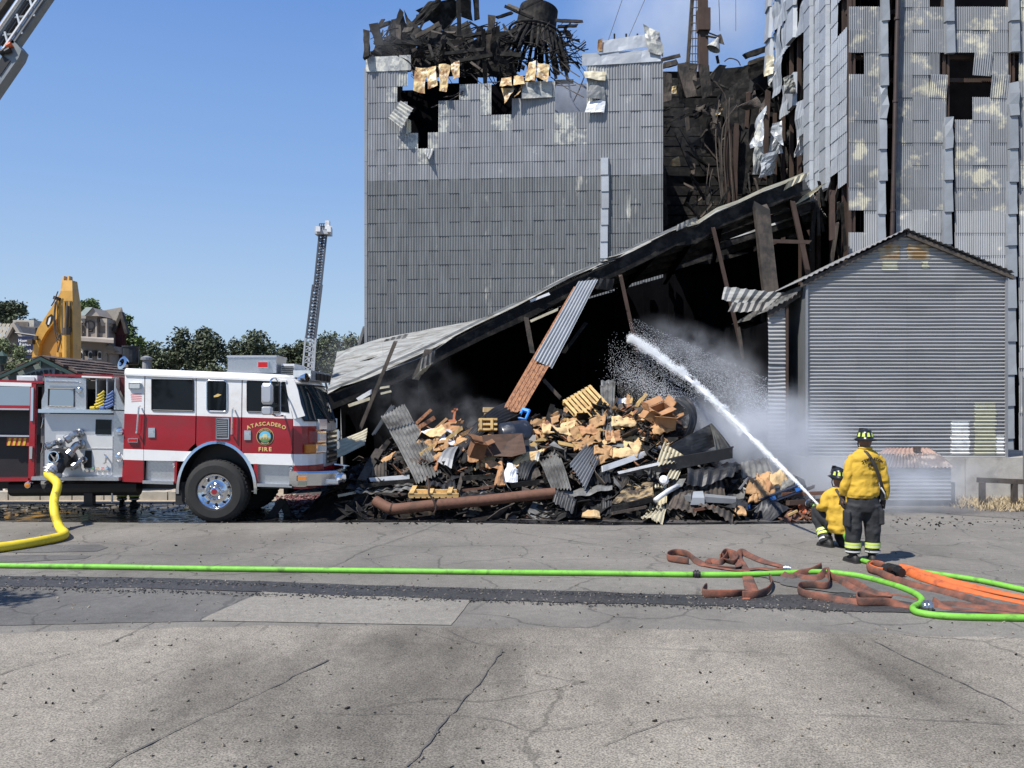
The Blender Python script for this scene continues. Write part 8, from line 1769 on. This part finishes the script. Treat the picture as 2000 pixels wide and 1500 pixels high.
for d in (-.7, 1.9): q = MB(); q.box2((X(10, 0).x, XY+d, 0), (X(170, 0).x, XY+d+.5, .85)); obj('track', q, M['rubber'], exc)
# ---- shops
def bx(mb, px0, px1, py0, py1, Y, dep): a, b = P(px0, py1, Y), P(px1, py0, Y); return mb.box2((a.x, Y, a.z), (b.x, Y+dep, b.z))
M['taupe'] = mat('taupe_siding', (.25, .215, .185), .8, 0, .1, 2); M['taupe_d'] = mat('taupe_trim', (.33, .29, .25), .8, 0, .08, 2); M['barn'] = mat('barn_red', (.10, .030, .028), .8, 0, .2, 4, (6, 1, .3)); M['roofdark'] = mat('grey_shingles', (.17, .155, .135), .9, 0, .15, 5); M['patina'] = mat('patina_roof', (.36, .42, .40), .7, 0, .1, 4); M['wall_lt'] = mat('light_siding', (.36, .32, .27), .8, 0, .1, 3)
SYY = 46.0
shop = thing('taupe_shop', 'taupe shop front with pediment and arched windows behind the excavator', 'building', P(185, 795, SYY)-V((0, 0, CH)))
q = MB(); bx(q, 110, 209, 650, 850, SYY, 1.8); obj('wall', q, M['taupe'], shop)
q = MB(); bx(q, 152, 209, 628, 662, SYY+.1, 1); obj('parapet', q, M['taupe'], shop)
q = MB(); bx(q, 168, 189, 610, 662, SYY-.1, 1); obj('pediment_block', q, M['taupe'], shop)
q = MB(); q.prism([P(155, 614, SYY-.3), P(181, 614, SYY-.3), P(181, 600, SYY-.3)], V((0, .01, 0))) if False else q.prism([P(165, 617, SYY-.4), P(194, 617, SYY-.4), P(181, 601, SYY-.4)], V((0, 1.6, 0))); obj('pediment', q, M['taupe_d'], shop)
q = MB(); q.hexa([P(152, 616, SYY-.5), P(166, 616, SYY-.5), P(166, 616, SYY+1.2), P(152, 616, SYY+1.2), P(168, 600, SYY-.5), P(181, 600, SYY-.5), P(181, 600, SYY+1.2), P(168, 600, SYY+1.2)]); obj('pediment_roof', q, M['patina'], shop)
for px in (196, 153): q = MB(); bx(q, px, px+13, 622, 630, SYY-.2, 1.2); bx(q, px+1, px+12, 630, 636, SYY-.1, 1.1); obj('capital', q, M['wall_lt'], shop)
for px in (156, 169, 186, 206): q = MB(); bx(q, px, px+3, 630, 662, SYY-.2, .2); obj('pilaster', q, M['taupe_d'], shop)
q = MB(); bx(q, 171, 181, 642, 648, SYY-.13, .05); obj('date_plate', q, M['char2'], shop); q = MB(); q.lathe([(.28, 0), (.22, 0), (.22, .05), (.28, .05)], P(176, 636, SYY-.12), (0, -1, 0), 16); obj('arch_ornament', q, M['char2'], shop)
q = MB(); q.loft([[P(150, 665, SYY-1.2), P(222, 670, SYY-1.2), P(222, 664, SYY-1.2), P(150, 658, SYY-1.2)], [P(150, 668, SYY), P(222, 672, SYY), P(222, 660, SYY), P(150, 656, SYY)]]); obj('cornice', q, M['taupe_d'], shop)
for px in (157, 176, 194):
    q = MB(); pts = [P(px-4, 702, SYY-.06), P(px+4, 702, SYY-.06)]+[P(px+4.5*math.cos(t), 692-7*math.sin(t), SYY-.06) for t in [math.pi*i/8 for i in range(9)]]; q.prism(pts, V((0, .05, 0))); w = obj('arched_window', q, M['white'], shop)
    q = MB(); q.prism([P(px+(p.x/SYY*F+CX-px)*.65, 694+((HY-(p.z-CH)/SYY*F)-694)*.7, SYY-.09) for p in pts], V((0, .03, 0))); obj('pane', q, M['glass_dark'], w)
for px in (167, 185): q = MB(); q.box(P(px, 690, SYY-.2), (.16, .2, .3)); obj('wall_lamp', q, M['black'], shop)
for i in range(12): q = MB(); bx(q, 110, 152, 662+i*5, 666.6+i*5, SYY-.05, .04); obj('clapboard', q, M['wall_lt'], shop)
barn = thing('red_barn', 'dark red barn with a grey shingle roof right of the taupe shop', 'building', P(225, 795, SYY+2)-V((0, 0, CH)))
BY = SYY+1.0
q = MB(); q.prism([P(208, 850, BY), P(247, 850, BY), P(247, 645, BY), P(238, 612, BY), P(222, 650, BY), P(208, 650, BY)], V((-4.6, 4.2, 0))); obj('wall', q, M['barn'], barn)
q = MB(); ex = V((-4.6, 4.2, 0)); fa = [P(220, 650, BY-.3), P(238, 609, BY-.3), P(249, 650, BY-.3)]; q.prism([fa[0], fa[1], fa[2], fa[2]+V((0, 0, .18)), fa[1]+V((0, 0, .25)), fa[0]+V((0, 0, .18))], ex); obj('roof', q, M['roofdark'], barn)
q = MB(); q.bar(P(237, 610, BY-.3), P(249, 652, BY-.3), .16, .3, (0, 1, 0)); q.bar(P(238, 611, BY-.3), P(223, 648, BY-.3), .16, .2, (0, 1, 0)); obj('barge_board', q, M['char2'], barn)
for i in range(11): q = MB(); bx(q, 209+i*3.4, 209.9+i*3.4, 655, 800, BY-.04, .03); obj('batten', q, mat('batten_red', (.07, .02, .02), .8) if i == 0 else bpy.data.materials['batten_red'], barn)
q = MB(); bx(q, 230, 233.5, 626, 640, BY-.03, .02); obj('loft_window', q, M['char'], barn)
q = MB(); bx(q, 204, 222, 676, 690, BY-1.1, 1.0); bx(q, 205, 218, 684, 760, BY-.9, .9); obj('porch', q, M['taupe'], barn); q = MB(); q.hexa([P(206, 682, BY-1.6), P(233, 687, BY-1.6), P(233, 687, BY-.1), P(206, 682, BY-.1), P(206, 677, BY-1.6), P(215, 672, BY-1.6), P(215, 672, BY-.1), P(206, 677, BY-.1)]); obj('porch_roof', q, M['roofdark'], barn)
pal = thing('pale_roof_house', 'house with a cream standing seam roof at the far left', 'building', P(10, 795, 44)-V((0, 0, CH)))
q = MB(); q.prism([P(-60, 850, 44), P(44, 850, 44), P(44, 660, 44), P(28, 635, 44), P(12, 662, 44), P(-60, 662, 44)], V((0, 6, 0))); obj('wall', q, mat('grey_gable', (.20, .18, .16), .8), pal)
M['seamroof'] = mat('cream_metal_roof', (.50, .45, .36), .6, .1, .08, 3)
for i in range(9): q = MB(); a, b = -60+i*8.2, -60+(i+1)*8.0; q.hexa([P(a, 662, 43.6), P(b, 662, 43.6), P(b, 662, 50), P(a, 662, 50), P(a+16, 632, 43.6), P(b+16, 632, 43.6), P(b+16, 632, 50), P(a+16, 632, 50)]); obj('roof_panel', q, M['seamroof'], pal)
q = MB(); q.bar(P(28, 632, 43.5), P(46, 662, 43.5), .15, .3, (0, 1, 0)); q.bar(P(28, 632, 43.5), P(11, 662, 43.5), .12, .2, (0, 1, 0)); obj('barge_board', q, M['wall_lt'], pal)
flat = thing('flat_roof_building', 'beige flat roofed building with a rooftop unit behind the navy sign', 'building', P(55, 795, 50)-V((0, 0, CH)))
q = MB(); bx(q, 34, 150, 640, 850, 50, 6); obj('wall', q, M['wall_lt'], flat); q = MB(); bx(q, 33, 152, 638, 643, 49.8, 6.4); obj('roof_edge', q, M['roofdark'], flat)
for i in range(4): q = MB(); bx(q, 34, 150, 645+i*6, 650+i*6, 49.92, .05); obj('clapboard', q, M['wall_lt'], flat)
q = MB(); bx(q, 25, 66, 625, 639, 50.5, 2.5); hv = obj('rooftop_unit', q, mat('unit_beige', (.45, .42, .36), .7), flat)
for i in range(11): q = MB(); bx(q, 30+i*2.3, 31.2+i*2.3, 628, 638, 50.44, .05); obj('louvre', q, M['taupe'], hv)
sg = thing('navy_sign', 'navy blue hanging shop sign with white lettering, partly behind the excavator', 'sign', P(48, 795, 40)-V((0, 0, CH)))
q = MB(); bx(q, 34, 71, 657, 698, 40, .15); obj('sign_board', q, mat('navy_paint', (.010, .016, .055), .4), sg)
q = MB(); q.tube([P(30, 650, 40.07), P(72, 656, 40.07)], .05, 6); q.tube([P(72, 640, 40.07), P(72, 800, 40.07)], .07, 8); obj('sign_post', q, M['black'], sg)
for s, x, y, sz in (('Home &', 52, 668, .20), ('Ranch', 49, 675, .19), ("Sotheby's", 54, 688, .21)):
    q = MB(); text_into(q, s, sz, (lambda X0, Y0: lambda a, b, c: P(X0, Y0, 39.98)+V((a, -c, b)))(x, y), .004, .006, .8); obj('lettering', q, M['white'], sg)
q = MB(); bx(q, 41, 64, 691, 692, 39.98, .01); obj('small_print', q, M['taupe_d'], sg)
# ---- far aerial ladder
LY = 52.0
lad = thing('far_aerial_ladder', 'distant raised aerial ladder with a bucket, against the sky', 'ladder', P(605, 795, LY)-V((0, 0, CH)))
M['ladder'] = mat('ladder_grey', (.10, .11, .13), .5, .4, .15, 3); M['ladder_lt'] = mat('ladder_silver', (.48, .50, .52), .5, .5, .1, 3)
def lattice(name, c0, c1, w0, w1, n, m, dep, rb):
    L0, R0, L1, R1 = P(c0[0]-w0/2, c0[1], dep), P(c0[0]+w0/2, c0[1], dep), P(c1[0]-w1/2, c1[1], dep), P(c1[0]+w1/2, c1[1], dep); back = V((0, .9, 0)); q = MB()
    q.bar(L0, L1, rb*1.6, rb*1.6, (0, 1, 0)); q.bar(R0, R1, rb*1.6, rb*1.6, (0, 1, 0)); q.bar((L0+R0)/2+back, (L1+R1)/2+back, rb*1.8, rb*1.8, (0, 1, 0)); q.bar((L0+R0)/2, (L1+R1)/2, rb*2.2, rb, (0, 1, 0)); obj('rails', q, m, lad)
    for i in range(n):
        t0, t1 = i/n, (i+1)/n; a, b, c, d = L0.lerp(L1, t0), R0.lerp(R1, t0), L0.lerp(L1, t1), R0.lerp(R1, t1); q = MB(); q.bar(a, b, rb, rb, (0, 1, 0)); q.bar(a if i % 2 else b, ((c+d)/2), rb*.8, rb*.8, (0, 1, 0)); q.bar(a, (a+b)/2+back, rb*.7, rb*.7, (0, 1, 0)); q.bar(b, (c+d)/2+back, rb*.7, rb*.7, (0, 1, 0)); obj('rung', q, m, lad)
lattice('upper', (620, 560), (631, 455), 13, 14, 20, M['ladder'], LY, .06); lattice('middle', (607, 660), (620, 556), 18, 17, 17, M['ladder'], LY, .07); lattice('lower', (596, 800), (607, 656), 24, 20, 14, M['ladder_lt'], LY, .06)
bk_ = MB(); bk_.box(P(632, 452, LY), (.9, .8, .45)); bko = obj('bucket', bk_, M['ladder_lt'], lad)
q = MB()
for dx in (-8, -4, 0, 5, 9): q.bar(P(632+dx, 448, LY-.4), P(632+dx, 437, LY-.4), .05, .05, (0, 1, 0))
q.bar(P(624, 437, LY-.4), P(643, 437, LY-.4), .05, .05); q.bar(P(624, 442, LY-.4), P(643, 442, LY-.4), .05, .05); obj('bucket_rails', q, M['ladder'], bko)
q = MB(); q.box(P(622, 448, LY-.5), (.25, .3, .3)); q.box(P(643, 448, LY-.5), (.25, .3, .35)); q.box(P(640, 440, LY-.3), (.25, .3, .5)); q.tube([P(618, 445, LY-.6), P(626, 452, LY-.4)], .06, 6); q.tube([P(648, 443, LY-.6), P(640, 452, LY-.4)], .06, 6); obj('nozzle', q, M['white_metal'], bko)
# ---- near aerial ladder, top left
NYY = 20.0
nl = thing('near_aerial_ladder', 'grey aerial ladder crossing the top left corner of the sky', 'ladder', P(0, 0, NYY))
M['ladsteel'] = mat('ladder_steel', (.22, .24, .245), .5, .4, .15, 4)
def Lp(s, w, d=0.0):       # s along the boom (pixels from (0,160)), w across
    ux, uy = 110/ math.hypot(110, 160), -160/math.hypot(110, 160); vx, vy = -uy*-1, ux*-1
    return P(36+ux*s+(-.82)*w, 88+uy*s+(-.57)*w, NYY-d)
def lbar(name, s0, w0, s1, w1, th, m, d=0.0, dd=.10): q = MB(); q.bar(Lp(s0, w0, d), Lp(s1, w1, d), th*NYY/F, dd, (0, 1, 0)); return obj(name, q, m, nl)
lbar('base_rail', 0, 2, 260, 2, 9, M['ladsteel'], 0, .2); lbar('base_rail', -4, 10, 260, 10, 6, M['galv_dark'], .1, .1); lbar('top_rail', -40, 40, 260, 40, 13, M['ladsteel'], 0, .2); lbar('inner_rail', -30, 20, 260, 20, 3, M['white'], .15, .06); lbar('handrail', -60, 50, 260, 50, 3, M['white'], .15, .06); lbar('far_rail', -80, 66, 260, 66, 10, M['char2'], -.3, .2); lbar('rack', -20, 29, 260, 29, 5, M['black'], .05, .1)
for i in range(14): lbar('rung', i*18-30, 20, i*18-26, 30, 3, M['ladder_lt'], 0, .05)
for i in range(6): lbar('lattice_bar', i*42-20, 6, i*42+6, 36, 3.5, M['ladder_lt'], .12, .05); lbar('lattice_bar', i*42+24, 6, i*42-2, 36, 3.5, M['ladsteel'], .1, .05)
q = MB(); q.prism([Lp(0, 4, .15), Lp(-4, -10, .15), Lp(-20, -14, .15), Lp(-160, -14, .15), Lp(-160, 16, .15), Lp(-30, 16, .15), Lp(-14, 22, .15), Lp(2, 20, .15)], V((0, .3, 0))); obj('heel_plate', q, M['ladsteel'], nl)
q = MB(); q.prism([Lp(-34, -4, .17), Lp(-70, -4, .17), Lp(-70, 12, .17), Lp(-34, 14, .17)], V((0, .02, 0))); obj('heel_opening', q, M['black'], nl)
for s, w in ((-6, 12), (-16, 8), (-24, 16)): q = MB(); q.tube([Lp(s, w, .2), Lp(s-10, w+5, .2)], .06, 8); obj('cable_sheave', q, M['black'] if s != -6 else mat('orange_band', (.55, .10, .03), .5), nl)
# ------------------------------------------------------------------ water jet, spray and smoke
random.seed(111)
def water_mat():
    m = bpy.data.materials.new('white_water'); m.use_nodes = True; N = m.node_tree.nodes; L = m.node_tree.links; b = N['Principled BSDF']
    b.inputs['Base Color'].default_value = (.93, .95, .97, 1); b.inputs['Roughness'].default_value = .25
    tr = N.new('ShaderNodeBsdfTranslucent'); tr.inputs[0].default_value = (.93, .95, .97, 1); mx = N.new('ShaderNodeMixShader'); mx.inputs[0].default_value = .4
    L.new(b.outputs[0], mx.inputs[1]); L.new(tr.outputs[0], mx.inputs[2]); L.new(mx.outputs[0], N['Material Output'].inputs[0]); return m
M['water'] = water_mat()
jp = [(1601, 989, 13.95, .018), (1560, 946, 14.6, .042), (1500, 887, 15.6, .070), (1440, 828, 16.8, .088), (1380, 770, 18.2, .10), (1320, 722, 19.6, .115), (1260, 682, 21.2, .13), (1228, 662, 22.3, .06)]
path = smoothpath([P(*p[:3]) for p in jp], 10); nP = len(path)
def rad(f): k = min(int(f*(len(jp)-1)), len(jp)-2); return .82*lerp(jp[k][3], jp[k+1][3], f*(len(jp)-1)-k)
jet = thing('water_jet', 'white water jet arching from the nozzle into the dark shed', 'water jet', path[0])
q = MB(); rings = []
for i, p in enumerate(path):
    f = i/(nP-1); d = (path[min(i+1, nP-1)]-path[max(i-1, 0)]).normalized(); u = d.cross(V((0, 0, 1))).normalized(); w = d.cross(u); r = rad(f)*(.72-.55*f); rg = []
    for k in range(12): t = 2*math.pi*k/12; o = u*math.cos(t)+w*math.sin(t); rg.append(p+o*r*(1+.9*mnoise.noise((p+o*r)*7)*min(1, f*4)+.5*mnoise.noise((p+o*r)*17)*min(1, f*4)))
    rings.append(rg)
q.loft(rings); q.smooth = True; obj('stream', q, M['water'], jet)
def drop(q, p, s, d, st=1.5):
    d = V(d).normalized(); u = d.orthogonal().normalized()*s; w = d.cross(u); e = d*s*st
    n = len(q.v); q.v += [p+e, p-e, p+u, p-u, p+w, p-w]; q.f += [(n, n+2, n+4), (n, n+4, n+3), (n, n+3, n+5), (n, n+5, n+2), (n+1, n+4, n+2), (n+1, n+3, n+4), (n+1, n+5, n+3), (n+1, n+2, n+5)]
q = MB()
for _ in range(42000):
    f = random.random()**.7; x = f*(nP-1); i = min(int(x), nP-2); p = path[i].lerp(path[i+1], x-i); d = path[i+1]-path[i]; r = rad(f)
    cl = V((mnoise.noise(p*3.1), mnoise.noise(p*3.1+V((9, 0, 0))), mnoise.noise(p*3.1+V((0, 9, 0)))))*r*.9*f; o = cl+V((random.gauss(0, 1), random.gauss(0, 1), random.gauss(0, 1)))*r*(.32+.18*f)*(1+1.2*max(0, mnoise.noise(p*4)))
    if f > .35 and mnoise.noise(p*2.3+o*3) < -.22: continue
    if f > .6: o += V((.5, 0, .8))*abs(random.gauss(0, 1))*r*.9*(f-.6)*2.5
    drop(q, p+o, rr(.002, .0062)*(.6+f*.6), d, rr(1.5, 5))
obj('droplets', q, M['water'], jet, kind='stuff')
q = MB()
for _ in range(16000):          # spray thrown back to the right of the point where the jet breaks up
    f = random.random()**.8; a = random.random(); x0 = lerp(1232, 1500, f); top = 622+f*120; bot = 700+f*140
    py = lerp(top, bot, min(1, max(0, .55+.28*random.gauss(0, 1)))); Y = 22.3-2.2*f+random.gauss(0, .35)
    drop(q, P(x0+rr(-8, 8), py, Y), rr(.0025, .0065), V((1, 0, -.8)), 1.5)
for _ in range(6500):          # drops falling below it
    f = random.random(); px = 1215+130*f+random.gauss(0, 16); py = 715+70*f+random.gauss(0, 16)+abs(random.gauss(0, 14)); drop(q, P(px, py, 21.2-1.2*f+random.gauss(0, .3)), rr(.0025, .0075), V((.2, 0, -1)), 1.3)
for _ in range(300): drop(q, P(1200+rr(-12, 30), 700+random.gauss(0, 22), 22), rr(.004, .009), V((0, 0, -1)), 1)
obj('water_spray', q, M['water'], kind='stuff')
# ---- smoke: closed bodies of thin, uneven fog
def smoke_mat(name, dens, scale=1.2, col=(.88, .91, .96), lo=.35, hi=.7, aniso=.2, stretch=(1, 1, 1)):
    m = bpy.data.materials.new(name); m.use_nodes = True; N = m.node_tree.nodes; L = m.node_tree.links; N.remove(N['Principled BSDF'])
    vol = N.new('ShaderNodeVolumePrincipled'); vol.inputs['Color'].default_value = (*col, 1); vol.inputs['Anisotropy'].default_value = aniso; L.new(vol.outputs[0], N['Material Output'].inputs['Volume'])
    tc = N.new('ShaderNodeTexCoord'); ln_ = N.new('ShaderNodeVectorMath'); ln_.operation = 'LENGTH'; L.new(tc.outputs['Object'], ln_.inputs[0])
    fo = N.new('ShaderNodeMapRange'); fo.interpolation_type = 'SMOOTHSTEP'; fo.inputs[1].default_value = 1.0; fo.inputs[2].default_value = .15; fo.inputs[3].default_value = 0; fo.inputs[4].default_value = 1; L.new(ln_.outputs['Value'], fo.inputs[0])
    g_ = N.new('ShaderNodeNewGeometry'); mp = N.new('ShaderNodeMapping'); mp.inputs['Scale'].default_value = stretch; L.new(g_.outputs['Position'], mp.inputs[0])
    n = N.new('ShaderNodeTexNoise'); n.inputs['Scale'].default_value = scale; n.inputs['Detail'].default_value = 4; n.inputs['Roughness'].default_value = .6; L.new(mp.outputs[0], n.inputs[0])
    r = N.new('ShaderNodeMapRange'); r.inputs[1].default_value = lo; r.inputs[2].default_value = hi; r.inputs[3].default_value = .05; r.inputs[4].default_value = 1; L.new(n.outputs[0], r.inputs[0])
    a = N.new('ShaderNodeMath'); a.operation = 'MULTIPLY'; L.new(fo.outputs[0], a.inputs[0]); L.new(r.outputs[0], a.inputs[1]); b = N.new('ShaderNodeMath'); b.operation = 'MULTIPLY'; L.new(a.outputs[0], b.inputs[0]); b.inputs[1].default_value = dens; L.new(b.outputs[0], vol.inputs['Density'])
    return m
def puff(c, r, dens, scale=1.2, rot=0.0, **kw):
    q = MB(); q.lathe([(0, -1), (.38, -.92), (.71, -.71), (.92, -.38), (1, 0), (.92, .38), (.71, .71), (.38, .92), (0, 1)], (0, 0, 0), (0, 0, 1), 16)
    o = obj('smoke', q, smoke_mat('smoke_volume', dens, scale, **kw), kind='stuff'); o.location = c; o.scale = r; o.rotation_euler = (0, rot, 0); return o
puff(P(1480, 875, 19.4), (2.6, 1.1, 1.75), 3.6, 1.0, lo=.34, hi=.64)
puff(P(1720, 945, 18.1), (3.0, .9, .95), 2.4, 1.2, lo=.34, hi=.64)
puff(P(1380, 695, 21.0), (2.1, .9, .75), 1.1, 2.0, .45, lo=.38)
puff(P(810, 780, 20.8), (1.9, .8, 1.5), .30, 1.5, .5, lo=.44)
puff(P(925, 810, 20.2), (1.0, .5, .55), .9, 2.6, lo=.46)
puff(P(1470, 740, 22.5), (1.8, 1.2, 1.6), .35, 1.0)
puff(P(1330, 20, 38.5), (6.0, 2.4, 4.2), .6, .45, lo=.3)
puff(P(672, 720, 32), (1.4, 1.5, 1.6), .25, .9)
puff(P(1110, 180, 29.4), (.8, .8, .9), .35, 1.2)
puff(P(1320, 300, 30.5), (1.2, 1.0, 2.2), .06, .8)
puff(P(760, 80, 30), (1.5, 1.0, 1.0), .18, 1.0)
